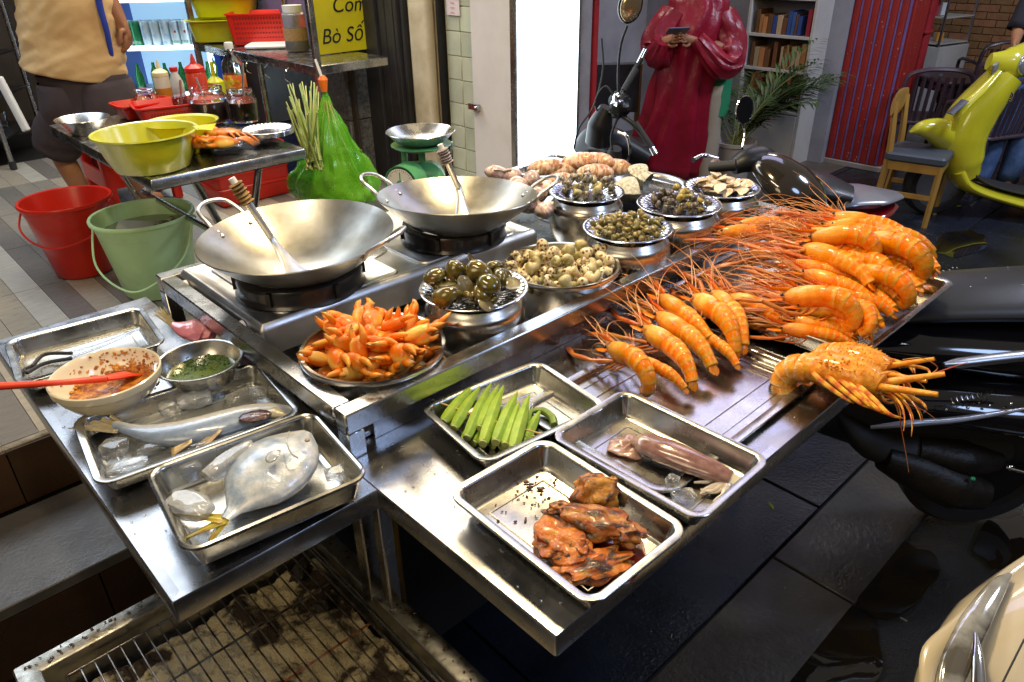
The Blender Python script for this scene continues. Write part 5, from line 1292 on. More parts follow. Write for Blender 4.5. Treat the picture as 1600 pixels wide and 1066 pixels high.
# ------------------------------------------------------------------ buckets on the raised floor
FZ = .456
def bucket(name, label, c, rt, rb, h, m, handle=None, hm=None):
    t = thing(name, label, 'bucket', c, 0)
    MB().lathe([(.0001, .006), (rb - .004, .006), (rt - .006, h - .004), (rt - .004, h), (rt + .006, h + .002), (rt + .009, h - .003), (rt + .008, h - .012), (rt + .001, h - .014), (rt - .001, h - .02), (lerp(rb, rt, .84), h * .86), (lerp(rb, rt, .84) - .002, h * .85), (rb, .004), (rb - .004, 0), (.0001, .001)], 56).build('shell', m, t)
    if handle: MB().tube(handle, .0045, 8, 8).build('handle', hm or m, t)
    for sx in handle[:1] + handle[-1:]: MB().ball(sx, .012, 10, 6).build('handle_lug', m, t)
    return t
cr = P(115, 419, FZ + .0); crt = P(97, 311, FZ + .33)
rr_ = (P(170, 311, FZ + .33) - P(25, 311, FZ + .33)).length / 2
cx = Vector(((cr.x + crt.x) / 2 + .035, (cr.y + crt.y) / 2, FZ)); rr_ *= .9
print('red bucket', cr, crt, rr_)
bucket('red_bucket', 'empty red plastic bucket on the plank floor, left of the green one', cx, rr_ - .008, rr_ * .66, .33, RED, [(-rr_ - .004, 0, .31), (-rr_ * .85, -rr_ * .62, .22), (0, -rr_ * 1.02, .17), (rr_ * .85, -rr_ * .62, .21), (rr_ + .004, 0, .31)])
cg = P(240, 452, FZ); cgt = P(219, 331, FZ + .33); rg = (P(298, 331, FZ + .33) - P(137, 331, FZ + .33)).length / 2
print('green', cg, cgt, rg)
cx = Vector(((cg.x + cgt.x) / 2 + .02, (cg.y + cgt.y) / 2, FZ)); rg *= .93
gbk = bucket('green_bucket', 'pale green plastic bucket of soaking scraps with its handle hanging down', cx, rg - .008, rg * .70, .33, GRN, [(-rg - .006, 0, .31), (-rg * .85, -rg * .66, .16), (-rg * .2, -rg * 1.1, .09), (rg * .3, -rg * 1.08, .095), (rg * .9, -rg * .6, .18), (rg + .006, 0, .31)])
MB().lathe([(.0001, .265), (rg * .90, .265)], 40).build('murky_water', mat('murky_water', (.16, .17, .10), .08, 0, (.1, .11, .07), 10, coat=1), gbk)
MB().box((-.02, -.01, .275), (.16, .10, .012), (.1, .15, .3)).build('sponge', mat('wet_sponge', (.40, .38, .28), .8, bump=.5, bscale=80), gbk)
q = MB(); rnd = random.Random(3)
for i in range(60): q.ball((rnd.gauss(.09, .03), rnd.gauss(.05, .03), .272), (.01, .006, .004), 6, 4, .5, 2, i)
tag(q.build('scraps', mat('vegetable_scraps', (.10, .12, .05), .5, 0, (.5, .5, .42), 90, (.5, .6)), gbk), kind='stuff')
# ================================================================== WORK TABLE AND RESTAURANT INTERIOR
TZ = 1.10
c1, c2, c3 = P(82, 195, TZ), P(222, 282, TZ), P(470, 236, TZ)
a1_, b1_ = toab(c2); a0_, b0_ = toab(c1); a3_, b3_ = toab(c3)
tb0 = (b1_ + b3_) / 2; ta0 = (a0_ + a1_) / 2
print('table', toab(c1), toab(c2), toab(c3))
WTa1, WTb1 = a3_ + .03, b0_
wt = fascia_table('work_table', 'folding stainless steel work table with sauces and crabs', ta0, WTa1, tb0, WTb1, TZ, (), m=STEEL, th=.035)
w2, l2 = (WTa1 - ta0) / 2, (WTb1 - tb0) / 2
for sy in (-1, 1):
    MB().tube([(-w2 + .15, sy * (l2 - .05), TZ - .04), (w2 - .2, sy * (l2 - .05), FZ)], .013, 10).build('leg', STEEL, wt)
    MB().tube([(w2 - .15, sy * (l2 - .07), TZ - .04), (-w2 + .2, sy * (l2 - .07), FZ)], .013, 10).build('leg', STEEL, wt)
MB().tube([(-.0, -l2 + .06, (TZ + FZ) / 2), (0, l2 - .06, (TZ + FZ) / 2)], .012, 8).build('cross_bar', STEEL, wt)
# red stool / crate below
t = thing('red_stool', 'red plastic crate stool under the work table', 'stool', P(170, 330, FZ) + Vector((.05, .25, 0)), AL)
t.location.z = FZ
m_ = MB()
for x in (-.17, .17):
    for y in (-.17, .17): MB().rbox((x, y, 0), .05, .05, .43, .01, .004, 2).build('leg', RED, t)
MB().rbox((0, 0, .40), .42, .42, .05, .03, .01, 3).build('seat', RED, t)
for k, (x, y, sx, sy) in enumerate(((0, -.19, .34, .012), (-.19, 0, .012, .34), (.19, 0, .012, .34), (0, .19, .34, .012))):
    MB().rbox((x, y, .12), sx, sy, .10, .004, .002, 1).build('side_panel', RED, t); MB().rbox((x, y, .28), sx, sy, .12, .004, .002, 1).build('side_panel', RED, t)
NAVY = plastic('navy_plastic', (.02, .03, .10), .35)
for k, (px, py, m, lab) in enumerate(((330, 330, RED, 'dark red plastic crate in the shade under the table'), (395, 300, NAVY, 'navy blue plastic crate under the work table by the green bag'))):
    t = thing('plastic_crate', lab, 'crate', P(px, py, FZ) + Vector((.1, .3, 0)), AL); t.location.z = FZ
    MB().prof(.42, .32, .02, [(.01, 0), (0, .02), (0, .28), (-.006, .285), (-.006, .30), (.01, .30), (.012, .02)], 3, cap0=True).build('tub', m, t)
    for z in (.08, .16, .24): MB().prof(.426, .326, .02, [(0, z), (-.004, z + .004), (-.004, z + .014), (0, z + .018)], 3, cap1=False).build('rib', m, t)
# yellow translucent bowl with shellfish meat
cy_, ry_ = circ(150, 303, 206, TZ + .115)
t = thing('yellow_bowl', 'large translucent yellow plastic bowl on the near corner of the work table', 'bowl', (cy_.x, cy_.y, TZ + .002), 0)
hh = .115
q = MB(); q.lathe([(.0001, .003), (ry_ * .66, .003), (ry_ * .80, hh * .4), (ry_ * .92, hh - .006), (ry_ * .94, hh), (ry_ * .99, hh + .002), (ry_ * 1.0, hh - .003), (ry_ * .94, hh - .006), (ry_ * .82, hh * .38), (ry_ * .70, .0), (.0001, 0)], 56); q.build('shell', YELT, t)
MB().loft([(ry_ * .95, .02, hh), (ry_ * 1.15, .04, hh + .004), (ry_ * 1.2, .0, hh)], [(.05, .003), (.04, .003), (.02, .002)], 10).build('lug', YEL, t)
q = MB(); rnd = random.Random(2)
for i in range(26): q.ball((rnd.uniform(-.6, .6) * ry_ * .8, rnd.uniform(-.6, .6) * ry_ * .8, .016 + rnd.random() * .02), (.03, .02, .013), 10, 6, .5, 2, i)
tag(q.build('crab_scraps', mat('yellow_orange_meat', (.62, .38, .05), .35, 0, (.60, .16, .01), 20, (.45, .6), coat=.4), t), kind='stuff')
# yellow lid bowl behind
cz_, rz_ = circ(215, 322, 192, TZ + .10)
o = MB().lathe([(.0001, 0), (rz_ * .7, 0), (rz_ * .95, .095), (rz_ * 1.02, .10), (rz_ * .93, .094), (rz_ * .66, .005), (.0001, .005)], 40).build('yellow_basin', YEL, loc=(cz_.x + .02, cz_.y + .03, TZ)); tag(o, 'second yellow basin partly behind the large yellow bowl', 'bowl')
# whole crabs
CRW = mat('whole_crab_shell', (1, 1, 1), .3, 0, (.8, .66, .5), 30, (.4, .65), bump=.3, bscale=150, coat=.4, vc=True)
def crab(label, c, rz, s, tilt=(0, 0)):
    t = thing('whole_crab', label, 'crab', c, 0, 'whole cooked crabs on a plate', rot=(tilt[0], tilt[1], rz)); t.scale = (s,) * 3
    cc = lambda d: mixc(mixc((.62, .20, .02), (.70, .30, .05), .5 + noise.noise(d * 3)), (.45, .38, .12), .5 * (d.z < -.05))
    q = MB(); q.ball((0, 0, 0), (.062, .046, .020), 26, 14, .10, 2, 3, col=cc); q.build('carapace', CRW, t)
    q = MB()
    for k in range(7): q.loft([(.022 * (k - 3) * .7, .040, .004), (.022 * (k - 3) * .8, .052, .005)], [(.003, .003), (.0004, .0004)], 5, col=(.7, .3, .05))
    q.build('front_teeth', CRW, t)
    for sx in (-1, 1):
        MB().tube([(sx * .045, .025, -.002), (sx * .075, .045, .0), (sx * .070, .07, .002)], [.009, .012, .011], 10, 3, col=(.72, .24, .03)).build('claw_arm', CRW, t)
        pm_, fm, am = clawp[1]
        o = put('claw', pm_, t, (sx * .045, .082, .004), (0, 0, R(180) if sx > 0 else 0), (1.15, 1.15, 1.15)); o.rotation_euler = (PI / 2 * .4, 0, R(155) if sx > 0 else R(25))
        put('movable_finger', fm, o, (0, 0, 0))
        for k in range(4):
            y = .018 - k * .018
            MB().tube([(sx * .05, y, -.004), (sx * .085, y + .006 - k * .006, .008), (sx * .112, y - .006 - k * .010, -.006), (sx * .122, y - .016 - k * .012, -.018)], [.006, .005, .0035, .001], 8, 3, col=(.70, .24, .04)).build('leg', CRW, t)
    return t
cp_, rp_ = circ(300, 392, 222, TZ + .02)
plate('ribbed steel plate under the whole crabs', (cp_.x, cp_.y, TZ + .02), rp_ * .85, group='plates on the work table')
crab('whole orange crab in front on the plate with claws folded', P(338, 222, TZ + .055), R(185), 1.0, (.15, 0))
crab('whole crab at the back right of the crab plate', P(362, 208, TZ + .055), R(120), .85, (.2, .1))
crab('whole crab at the left of the crab plate beside the yellow bowl', P(318, 212, TZ + .05), R(210), .85)
for k in range(4):
    c_, r_ = circ(376, 458, 207 - k * 2, TZ + .022 + k * .008)
    plate(('lowest', 'second', 'third', 'topmost')[k] + ' ribbed plate in the stack at the right of the work table', c_, r_, group='plates on the work table')
# small steel bowl on the left
c_, r_ = circ(90, 166, 184, TZ + .06)
o = MB().lathe([(.0001, .003), (r_ * .45, .003), (r_ * .95, .058), (r_ * .99, .06), (r_, .058), (r_ * .5, 0), (.0001, 0)], 44).build('small_steel_bowl', STEEL, loc=(c_.x, c_.y, TZ)); tag(o, 'small steel bowl at the far left end of the work table', 'bowl')
# baskets
def basket(label, c, rz, w_, l_, h, m, holes=True):
    t = thing('plastic_basket', label, 'basket', c, rz)
    MB().prof(w_, l_, .03, [(.03, 0), (.022, .004), (.0, h - .004), (-.008, h), (-.008, h + .006), (.0, h + .006), (.004, h - .003), (.026, .008)], 4, cap0=True).build('tub', m, t)
    if holes:
        HM = mat('basket_hole_shade', (.18, .006, .004), .7)
        q = MB()
        for side in (-1, 1):
            for i in range(16):
                for j in range(6):
                    z = .02 + j * (h - .04) / 5; o_ = .024 * (1 - z / h); q.box(((i - 7.5) * (w_ - .1) / 15, side * (l_ / 2 - o_ + .0008), z), ((w_ - .1) / 26, .0015, h / 14))
        for side in (-1, 1):
            for i in range(10):
                for j in range(6):
                    z = .02 + j * (h - .04) / 5; o_ = .024 * (1 - z / h); q.box((side * (w_ / 2 - o_ + .0008), (i - 4.5) * (l_ - .1) / 9, z), (.0015, (l_ - .1) / 16, h / 14))
        tag(q.build('basket_openings', HM, t), kind='stuff')
    return t
bk = P(262, 192, TZ); basket('red plastic basket holding the squeeze bottle and small jars', (bk.x + .01, bk.y + .03, TZ + .002), AL - .2, .27, .20, .07, REDB)
bk2 = P(212, 190, TZ); basket('smaller red basket left of the sauce basket', (bk2.x, bk2.y + .10, TZ + .002), AL, .22, .16, .055, REDB, False)
def squeeze(label, c, h, r, body, cap, liquid=None):
    t = thing('squeeze_bottle', label, 'bottle', c, 0)
    MB().lathe([(.0001, 0), (r * .95, 0), (r, .006), (r, h * .62), (r * .92, h * .66), (r * .88, h * .68), (.0001, h * .68)], 28).build('body', body, t)
    if liquid: MB().lathe([(.0001, .001), (r * 1.005, .001), (r * 1.008, h * .42), (.0001, h * .42)], 28).build('sauce', liquid, t)
    MB().lathe([(r * .98, h * .66), (r * 1.0, h * .68), (r * .98, h * .74), (r * .7, h * .78), (r * .28, h * .82), (r * .22, h * .90), (r * .08, h), (.0001, h)], 28).build('nozzle_cap', cap, t)
    return t
def onray(px, py, z, back=0.0):
    p = P(px, py, z); return Vector((p.x, p.y, TZ + .002))
squeeze('squeeze bottle of amber sauce with a milky cap in the red basket', onray(262, 168, TZ), .20, .034, mat('milky_plastic', (.75, .72, .6), .3, trans=.3), mat('cream_cap', (.72, .66, .38), .35), mat('amber_sauce', (.50, .20, .03), .2, coat=.3))
squeeze('red squeeze bottle with a pointed red nozzle behind the big jar', onray(316, 166, TZ), .22, .043, mat('red_bottle', (.65, .06, .03), .3, trans=.1), RED)
def jar(label, c, h, r, liq, lh, stick=None, name='glass_jar'):
    t = thing(name, label, 'jar', c, 0)
    MB().lathe([(r * .9, 0), (r, .006), (r, h * .72), (r * .88, h * .80), (r * .80, h * .84), (r * .84, h * .90), (r * .80, h * .92), (r * .84, h * .97), (r * .82, h), (r * .79, h), (r * .77, h * .85), (r * .96, h * .71), (r * .96, .008), (.0001, .007)], 36, cap0=True).build('glass', GLASS, t)
    if liq: MB().lathe([(.0001, .009), (r * .93, .009), (r * .95, .012), (r * .95, h * lh), (.0001, h * lh)], 32).build('sauce', liq, t)
    if stick: MB().tube(stick, .005, 8).build('spoon_handle', ALU, t)
    return t
CHL = mat('chili_sauce_liquid', (.36, .05, .01), .2, 0, (.25, .03, .01), 20, coat=.3)
RPK = mat('pink_chili_sauce', (.62, .14, .08), .35, 0, (.5, .09, .05), 14)
jar('wide glass jar half full of pinkish chili sauce', onray(332, 190, TZ), .135, .075, RPK, .60, [(.0, .0, .02), (-.03, 0, .17)])
jar('glass jar of dark red chili sauce right of the wide jar', onray(384, 190, TZ), .125, .058, CHL, .62, [(-.01, .02, .02), (.02, .03, .22)])
jar('small glass jar of chili oil inside the red basket', onray(280, 182, TZ) + Vector((.01, .02, .012)), .075, .032, CHL, .5, [(.0, .0, .01), (.02, .0, .13)])
jar('empty clear jar left of the amber squeeze bottle', onray(234, 178, TZ), .10, .048, None, 0)
t = thing('seasoning_bottle', 'white bottle with a red cap behind the sauce basket', 'bottle', onray(282, 158, TZ), 0)
MB().lathe([(.0001, 0), (.028, 0), (.03, .01), (.03, .08), (.014, .125), (.014, .135), (.0001, .135)], 24).build('body', mat('frosted_white', (.8, .84, .86), .3, trans=.2), t)
MB().lathe([(.0001, .13), (.018, .13), (.018, .148), (.0001, .148)], 20).build('cap', RED, t)
t = thing('yellow_bottle', 'yellow bottle with a green leaf stem and red mark behind the jars', 'bottle', onray(342, 158, TZ), 0)
MB().lathe([(.0001, 0), (.038, 0), (.040, .01), (.038, .085), (.022, .10), (.010, .11), (.008, .17), (.0001, .17)], 24).build('body', YEL, t)
MB().rbox((0, -.0395, .035), .022, .003, .035, .008, .001, 4).build('red_mark', RED, t)
MB().loft([(0.01, 0, .09), (.02, 0, .15), (.005, 0, .2)], [(.008, .003), (.010, .003), (.001, .001)], 8).build('green_leaf', mat('leaf_green', (.05, .25, .03), .4), t)
t = thing('oil_bottle', 'clear plastic oil bottle with white cap and orange label', 'bottle', onray(372, 150, TZ), 0)
MB().lathe([(.0001, 0), (.046, 0), (.05, .01), (.05, .13), (.046, .15), (.022, .185), (.016, .20), (.016, .215), (.0001, .215)], 32).build('body', mat('clear_plastic', (.9, .88, .75), .08, trans=1, ior=1.35), t)
MB().lathe([(.0001, .004), (.045, .004), (.046, .10), (.0001, .10)], 28).build('oil', mat('golden_oil', (.55, .30, .02), .1, 0, coat=.5), t)
MB().lathe([(.0508, .035), (.0512, .036), (.0512, .098), (.0508, .099)], 32).build('label', mat('orange_label', (.65, .12, .02), .4, 0, (.70, .50, .08), 16, (.5, .53)), t)
MB().lathe([(.0001, .21), (.02, .21), (.02, .235), (.018, .238), (.0001, .238)], 24).build('cap', WHITEP, t)
text('label_text', 'DẦU ĂN', .018, (.002, -.0525, .070), (PI / 2, 0, 0), YEL, t)
# ------------------------------------------------------------------ bench rack behind the work table
rk = thing('steel_rack', 'stainless rack behind the work table stacked with coloured baskets', 'rack', AB(1.93, 3.47, FZ), AL)
# local x = a, local y = b
ZS = 1.20 - FZ
MB().rbox((.22, .72, ZS - .045), .44, 1.44, .045, .006, .004, 2).build('shelf', STEEL, rk)
for (x, y) in ((.0, -.03), (.0, 1.42), (.42, 1.42), (.42, 1.0)): MB().rbox((x, y, 0), .032, .032, 1.7, .004, .002, 1).build('post', STEEL, rk)
MB().tube([(.01, .62, ZS - .05), (-.02, .55, .1)], .016, 8).build('brace', STEEL, rk)
MB().box((.40, .85, .36), (.02, 1.1, .7)).build('back_panel', DKG, rk)
MB().box((.43, 1.0, 1.1), (.01, .9, .7)).build('rear_sheet', mat('violet_sheet', (.16, .11, .22), .5, 0, (.1, .1, .12), 5), rk)
for k in range(5):
    y = .25 + k * .22
    MB().tube([(-.01, y, ZS - .03), (-.035, y, ZS - .05), (-.035, y, ZS - .085), (-.015, y, ZS - .10)], .004, 6, 4).build('hook', CHROME, rk)
def onshelf(px, py): p = P(px, py, 1.20); return Vector((p.x, p.y, 1.202))
def oval_tub(label, c, rz, w_, l_, h, m):
    t = thing('plastic_tub', label, 'tub', c, rz)
    MB().prof(w_, l_, min(w_, l_) * .42, [(.05, 0), (.03, .01), (.006, h - .01), (-.012, h - .004), (-.014, h + .002), (-.002, h + .003), (.012, h - .01), (.045, .012)], 8, cap0=True).build('tub', m, t)
    return t
oval_tub('lower yellow plastic tub at the left end of the rack', onshelf(345, 66), R(10), .34, .26, .13, YEL)
oval_tub('upper yellow plastic tub stacked on the lower yellow tub', onshelf(355, 64) + Vector((.02, .02, .135)), R(4), .40, .30, .12, YEL)
basket('red plastic basket on the rack beside the yellow tubs', onshelf(415, 68), R(4), .36, .26, .17, REDB)
t = tag(MB().rbox((0, 0, 0), .30, .2, .02, .03, .006, 4).build('white_tray', WHITEP, loc=onshelf(428, 74), rot=(0, 0, R(4))), 'white plastic tray leaning under the red basket on the rack', 'tray')
t = thing('storage_jar', 'clear jar with white lid half full of toasted crumbs on the rack', 'jar', onshelf(466, 80), 0)
MB().lathe([(.0001, .003), (.062, .003), (.066, .01), (.062, .19), (.05, .20), (.0001, .20)], 32).build('glass', mat('jar_plastic', (.85, .88, .9), .1, trans=.8, ior=1.3), t)
MB().lathe([(.0001, .005), (.0645, .005), (.0655, .12), (.0001, .118)], 32).build('crumbs', mat('toasted_crumbs', (.42, .27, .12), .8, 0, (.3, .18, .07), 90, bump=.5, bscale=150), t)
MB().lathe([(.0001, .2), (.054, .2), (.054, .235), (.0001, .237)], 32).build('lid', WHITEP, t)
t = tag(MB().ball((0, 0, 0), (.10, .08, .09), 28, 18, .5, 2.2, 4).build('plastic_bag', mat('pink_clear_bag', (.75, .45, .65), .2, 0, (.8, .7, .75), 6, trans=.5, bump=.5, bscale=20), loc=onshelf(425, 40) + Vector((0, .05, .20))), 'crumpled pinkish plastic bag on top of the red basket', 'plastic bag')
MB().rbox((0, 0, 0), .30, .2, .05, .02, .006, 3).build('blue_box_lid', mat('sky_plastic', (.2, .45, .6), .35), loc=onshelf(465, 50) + Vector((.05, .1, .2)), rot=(0, 0, R(10))); tag(C.objects['blue_box_lid'], 'pale blue plastic lid behind the crumb jar', 'lid')
# ------------------------------------------------------------------ drinks fridge
FG = thing('drinks_fridge', 'glowing glass door drinks fridge full of cans behind the man', 'fridge', (-2.47, 5.68, FZ), R(3))
FB = mat('fridge_blue_side', (.02, .07, .42), .35); FI = mat('fridge_interior', (.62, .80, .92), .4, emit=(.45, .75, 1), es=.55)
FL = mat('fridge_lit_strip', (.9, .97, 1), .4, emit=(.75, .93, 1), es=4.5)
q = MB(); q.box((-.37, .2, .85), (.04, .6, 1.7)); q.box((0, .2, .05), (.78, .6, .1)); q.box((0, .2, 1.68), (.78, .6, .06)); q.build('cabinet', FB, FG)
MB().rbox((.395, .2, 0), .05, .62, 1.7, .006, .004, 1).build('side_panel', FB, FG)
MB().box((0, .46, .85), (.72, .02, 1.6)).build('back_panel', FI, FG)
q = MB(); q.box((.345, -.08, .85), (.035, .04, 1.6)); q.build('light_strip', FL, FG); MB().box((-.345, -.08, .85), (.035, .04, 1.6)).build('light_strip', FL, FG)
for z in (.30, .62, .93, 1.27): MB().rbox((0, .17, z), .69, .5, .02, .004, .003, 1).build('shelf', WHITEP, FG); MB().box((0, -.09, z + .018), (.69, .012, .03)).build('shelf_edge', FL, FG)
CANW = mat('pale_can', (.74, .78, .82), .3, .2, (.45, .6, .75), 18, (.55, .6)); CANG = mat('green_can', (.03, .26, .10), .3, .3); CANR = mat('can_red_star', (.6, .03, .03), .4)
canme = {}
for nme, mm in (('w', CANW), ('g', CANG)):
    canme[nme] = MB().lathe([(.0001, 0), (.028, 0), (.033, .006), (.033, .135), (.027, .148), (.0001, .146)], 24).mesh('can', mm)
for k in range(10):
    for row_ in range(2):
        g = (k == 2 and row_ == 0)
        o = bpy.data.objects.new('drink_can', canme['g' if g else 'w']); C.objects.link(o)
        o.location = FG.location + (Matrix.Rotation(R(3), 3, 'Z') @ Vector((-.30 + k * .067, .0 + row_ * .08, .641))); o.scale = (1, 1, 1.12)
        tag(o, 'dark green drink can in the front row of the fridge' if g else 'pale silver drink can on the middle fridge shelf', 'can', None if g else 'silver cans on the fridge shelf')
        if row_ == 0 and k in (2, 6, 7, 8):
            text('can_lettering', 'eine', .034, (0, -.0335, .028), (PI / 2, 0, 0), WHITEP if g else CANG, o, ext=.0003)
            if not g: MB().box((.012, -.031, .085), (.014, .003, .014)).build('red_mark', CANR, o)
GBT = mat('green_bottle_glass', (.04, .30, .08), .1, 0, trans=.5)
bme = MB().lathe([(.0001, 0), (.028, 0), (.03, .005), (.03, .12), (.012, .17), (.011, .20), (.0001, .2)], 20).mesh('bottle', GBT)
for k in range(6):
    o = bpy.data.objects.new('green_bottle', bme); C.objects.link(o); o.location = FG.location + Vector((-.24 + k * .1, .03 + .04 * (k % 2), .321)); tag(o, 'green glass bottle on the lower fridge shelf', 'bottle', 'green bottles on the lower fridge shelf')
for k in range(7):
    o = bpy.data.objects.new('soda_can', canme['g'] if k % 3 else canme['w']); C.objects.link(o); o.location = FG.location + Vector((-.28 + k * .09, .03, .951)); tag(o, 'can on the upper fridge shelf at the top of the picture', 'can', 'cans on the upper fridge shelf')
GD = MB().box((0, -.115, .85), (.72, .006, 1.55)).build('glass_door', mat('door_glass', (.95, .98, 1), .02, trans=1, ior=1.01), FG)
q = MB(); q.tube([(.30, -.14, .62), (.24, -.17, .5), (.28, -.16, .42)], .004, 6, 5); q.build('hanging_tube', WHITEP, FG)
# ------------------------------------------------------------------ glassware trolley at far left
tl_ = thing('glassware_trolley', 'dark tubular shelf of racked drinking glasses behind the man', 'shelf rack', P(20, 250, FZ) * 1.0, R(10))
tl_.location.z = FZ
for (x, y) in ((.10, -.25), (.10, .35), (-.9, -.25), (-.9, .35)):
    MB().tube([(x, y, .04), (x, y, 1.5)], .016, 10).build('post', STEEL, tl_); MB().tube([(x, y, 0), (x, y, .05)], .022, 10).build('foot_cap', RUBBER, tl_)
for z in (.18, .42, .66, .95): MB().rbox((-.4, .05, z), 1.0, .6, .012, .01, .003, 2).build('shelf', BLKM, tl_); MB().tube([(-.9, -.25, z + .05), (.1, -.25, z + .05)], .006, 8).build('rail', STEEL, tl_)
gl_me = MB().lathe([(.0001, .004), (.024, .004), (.031, .095), (.033, .095), (.027, 0), (.0001, 0)], 16).mesh('drinking_glass', GLASS)
for z in (.195, .435, .675):
    for i in range(9):
        for j in range(5):
            o = put('drinking_glass', gl_me, None, tl_.location + Vector((-.75 + i * .085 + .0, -.2 + j * .085, z))); tag(o, 'upside down drinking glass racked on the dark trolley', 'glass', 'glasses on the trolley')
MB().rbox((-.35, -.1, .965), .7, .35, .22, .02, .005, 2).build('dark_box', BLKM, loc=tl_.location); tag(C.objects['dark_box'], 'dark box on top of the glassware trolley', 'box')
gr_ = MB().rbox((0, 0, 0), .045, .03, .30, .012, .006, 3).build('white_grater', WHITEP, loc=P(42, 205, .82) , rot=(R(-4), R(-14), 0)); tag(gr_, 'white plastic grater hanging on the trolley post', 'grater')
# ------------------------------------------------------------------ lemongrass and green bag
LMG = mat('lemongrass_stalk', (.20, .32, .05), .5, 0, (.36, .36, .12), 12, (.35, .65), stretch=(1, 1, .3), hv=.25)
bgc = P(512, 312, .82)
hk = P(500, 140, 1.26)
bc = Vector((hk.x, hk.y, 0))
t = thing('lemongrass_bundle', 'bundle of green lemongrass stalks sticking out of the green bag', 'lemongrass', (0, 0, 0))
rnd = random.Random(4)
root = P(490, 250, 1.0)
for i in range(44):
    top = P(rnd.uniform(446, 496), rnd.uniform(125, 178), 1.19) + Vector((0, rnd.uniform(-.03, .03), 0))
    b_ = root + Vector((rnd.uniform(-.03, .03), rnd.uniform(-.03, .03), rnd.uniform(-.04, 0)))
    MB().tube([b_, b_.lerp(top, .5), top], [.0045, .0038, .0028], 6).build('stalk', LMG, t)
GBG = mat('green_plastic_bag', (.24, .70, .04), .16, 0, (.12, .50, .02), 7, (.35, .65), alpha=.58, bump=1.0, bscale=12, coat=.6, croug=.06)
t = thing('green_bag', 'bulging bright green plastic bag hanging from the rack post', 'plastic bag', (0, 0, 0))
top = P(509, 150, 1.20); 
ctrs = [(top, .012), (P(509, 168, 1.17), .024), (P(511, 200, 1.12), .070), (P(512, 235, 1.06), .115), (P(511, 270, 1.0), .150), (P(510, 300, .95), .168), (P(510, 318, .92), .16), (P(510, 328, .905), .12)]
pts = catmull([Vector((c[0].x, bc.y * .0 + top.y, c[0].z)) for c in ctrs], 8)
zs_ = [PY(509, y, top.y).z for y in (150, 168, 200, 235, 270, 300, 318, 328)]
pts = catmull([Vector((top.x, top.y, z)) for z in zs_], 8); wr = [samp([c[1] for c in ctrs], i / (len(pts) - 1)) for i in range(len(pts))]
q = MB(); q.loft([p_ + Vector((-.02 * i / len(pts), 0, 0)) for i, p_ in enumerate(pts)], [(r_, r_ * .62) for r_ in wr], 90, up=(0, 1, 0), shape=lambda u, a: 1 + (.10 * math.sin(a * 11 + u * 3) + .05 * math.sin(a * 23 + 5 * u)) * max(0, 1 - u * 1.05) + .28 * noise.noise(Vector((math.cos(a) * 1.8, math.sin(a) * 1.8, u * 4))) + .14 * noise.noise(Vector((math.cos(a) * 5, math.sin(a) * 5, u * 9))) + .07 * abs(noise.noise(Vector((math.cos(a) * 11, math.sin(a) * 11, u * 20)))))
q.build('bag', GBG, t)
HB = mat('bagged_herbs', (.05, .16, .015), .6, 0, (.14, .26, .03), 30, (.4, .6), bump=1, bscale=50)
q = MB(); pin = pts[len(pts) // 2 - 4:]
q.loft(pin, [(r_ * .86, r_ * .5) for r_ in wr[len(pts) // 2 - 4:]], 60, up=(0, 1, 0), shape=lambda u, a: .9 + .35 * noise.noise(Vector((math.cos(a) * 6, math.sin(a) * 6, u * 9))) + .2 * noise.noise(Vector((math.cos(a) * 16, math.sin(a) * 16, u * 25))))
q.build('bagged_herbs', HB, t)
for k in range(9):
    a_ = k * .7; MB().tube([top + Vector((.01 * math.cos(a_), .01 * math.sin(a_), -.02)), top + Vector((.06 * math.cos(a_), .04 * math.sin(a_), -.16)), top + Vector((.11 * math.cos(a_ + .2), .07 * math.sin(a_ + .2), -.30))], [.004, .005, .002], 6, 4).build('herb_stalk', LMG, t)
q = MB(); q.loft([top, top + Vector((-.004, 0, .03)), top + Vector((-.012, 0, .06))], [(.012, .012), (.020, .006), (.012, .004)], 12); q.build('twisted_neck', GBG, t)
q = MB(); q.lathe([(.0001, 0), (.012, 0), (.020, .045), (.010, .06), (.0001, .06)], 16); q.build('orange_peg', mat('orange_plastic', (.8, .18, .02), .4), t, loc=top + Vector((.0, -.015, .02)))
q = MB(); q.loft([top + Vector((0, -.01, .06)), top + Vector((-.01, -.01, .10)), top + Vector((-.02, -.01, .14))], [(.012, .004), (.018, .004), (.012, .004)], 10); q.build('white_string_bag', WHITEP, t)
# ------------------------------------------------------------------ people
def body_mesh(name, jt, ed, m, parent, sub=1):
    names = list(jt); idx = {n: i for i, n in enumerate(names)}
    me = bpy.data.meshes.new(name); me.from_pydata([jt[n][0] for n in names], [(idx[a], idx[b]) for a, b in ed], [])
    me.materials.append(m)
    o = bpy.data.objects.new(name, me); C.objects.link(o); o.parent = parent
    sk = o.modifiers.new('skin', 'SKIN'); sk.use_smooth_shade = True
    if not me.skin_vertices: pass
    for i, n in enumerate(names):
        r_ = jt[n][1]; me.skin_vertices[0].data[i].radius = r_ if hasattr(r_, '__len__') else (r_, r_)
    me.skin_vertices[0].data[0].use_root = True
    s_ = o.modifiers.new('sub', 'SUBSURF'); s_.levels = sub; s_.render_levels = sub
    return o
def add_skin_layer(o): pass
SKN = mat('brown_skin', (.36, .17, .085), .5, 0, (.30, .13, .065), 12, sss=.1)
HAIR = mat('black_hair', (.012, .010, .009), .5)
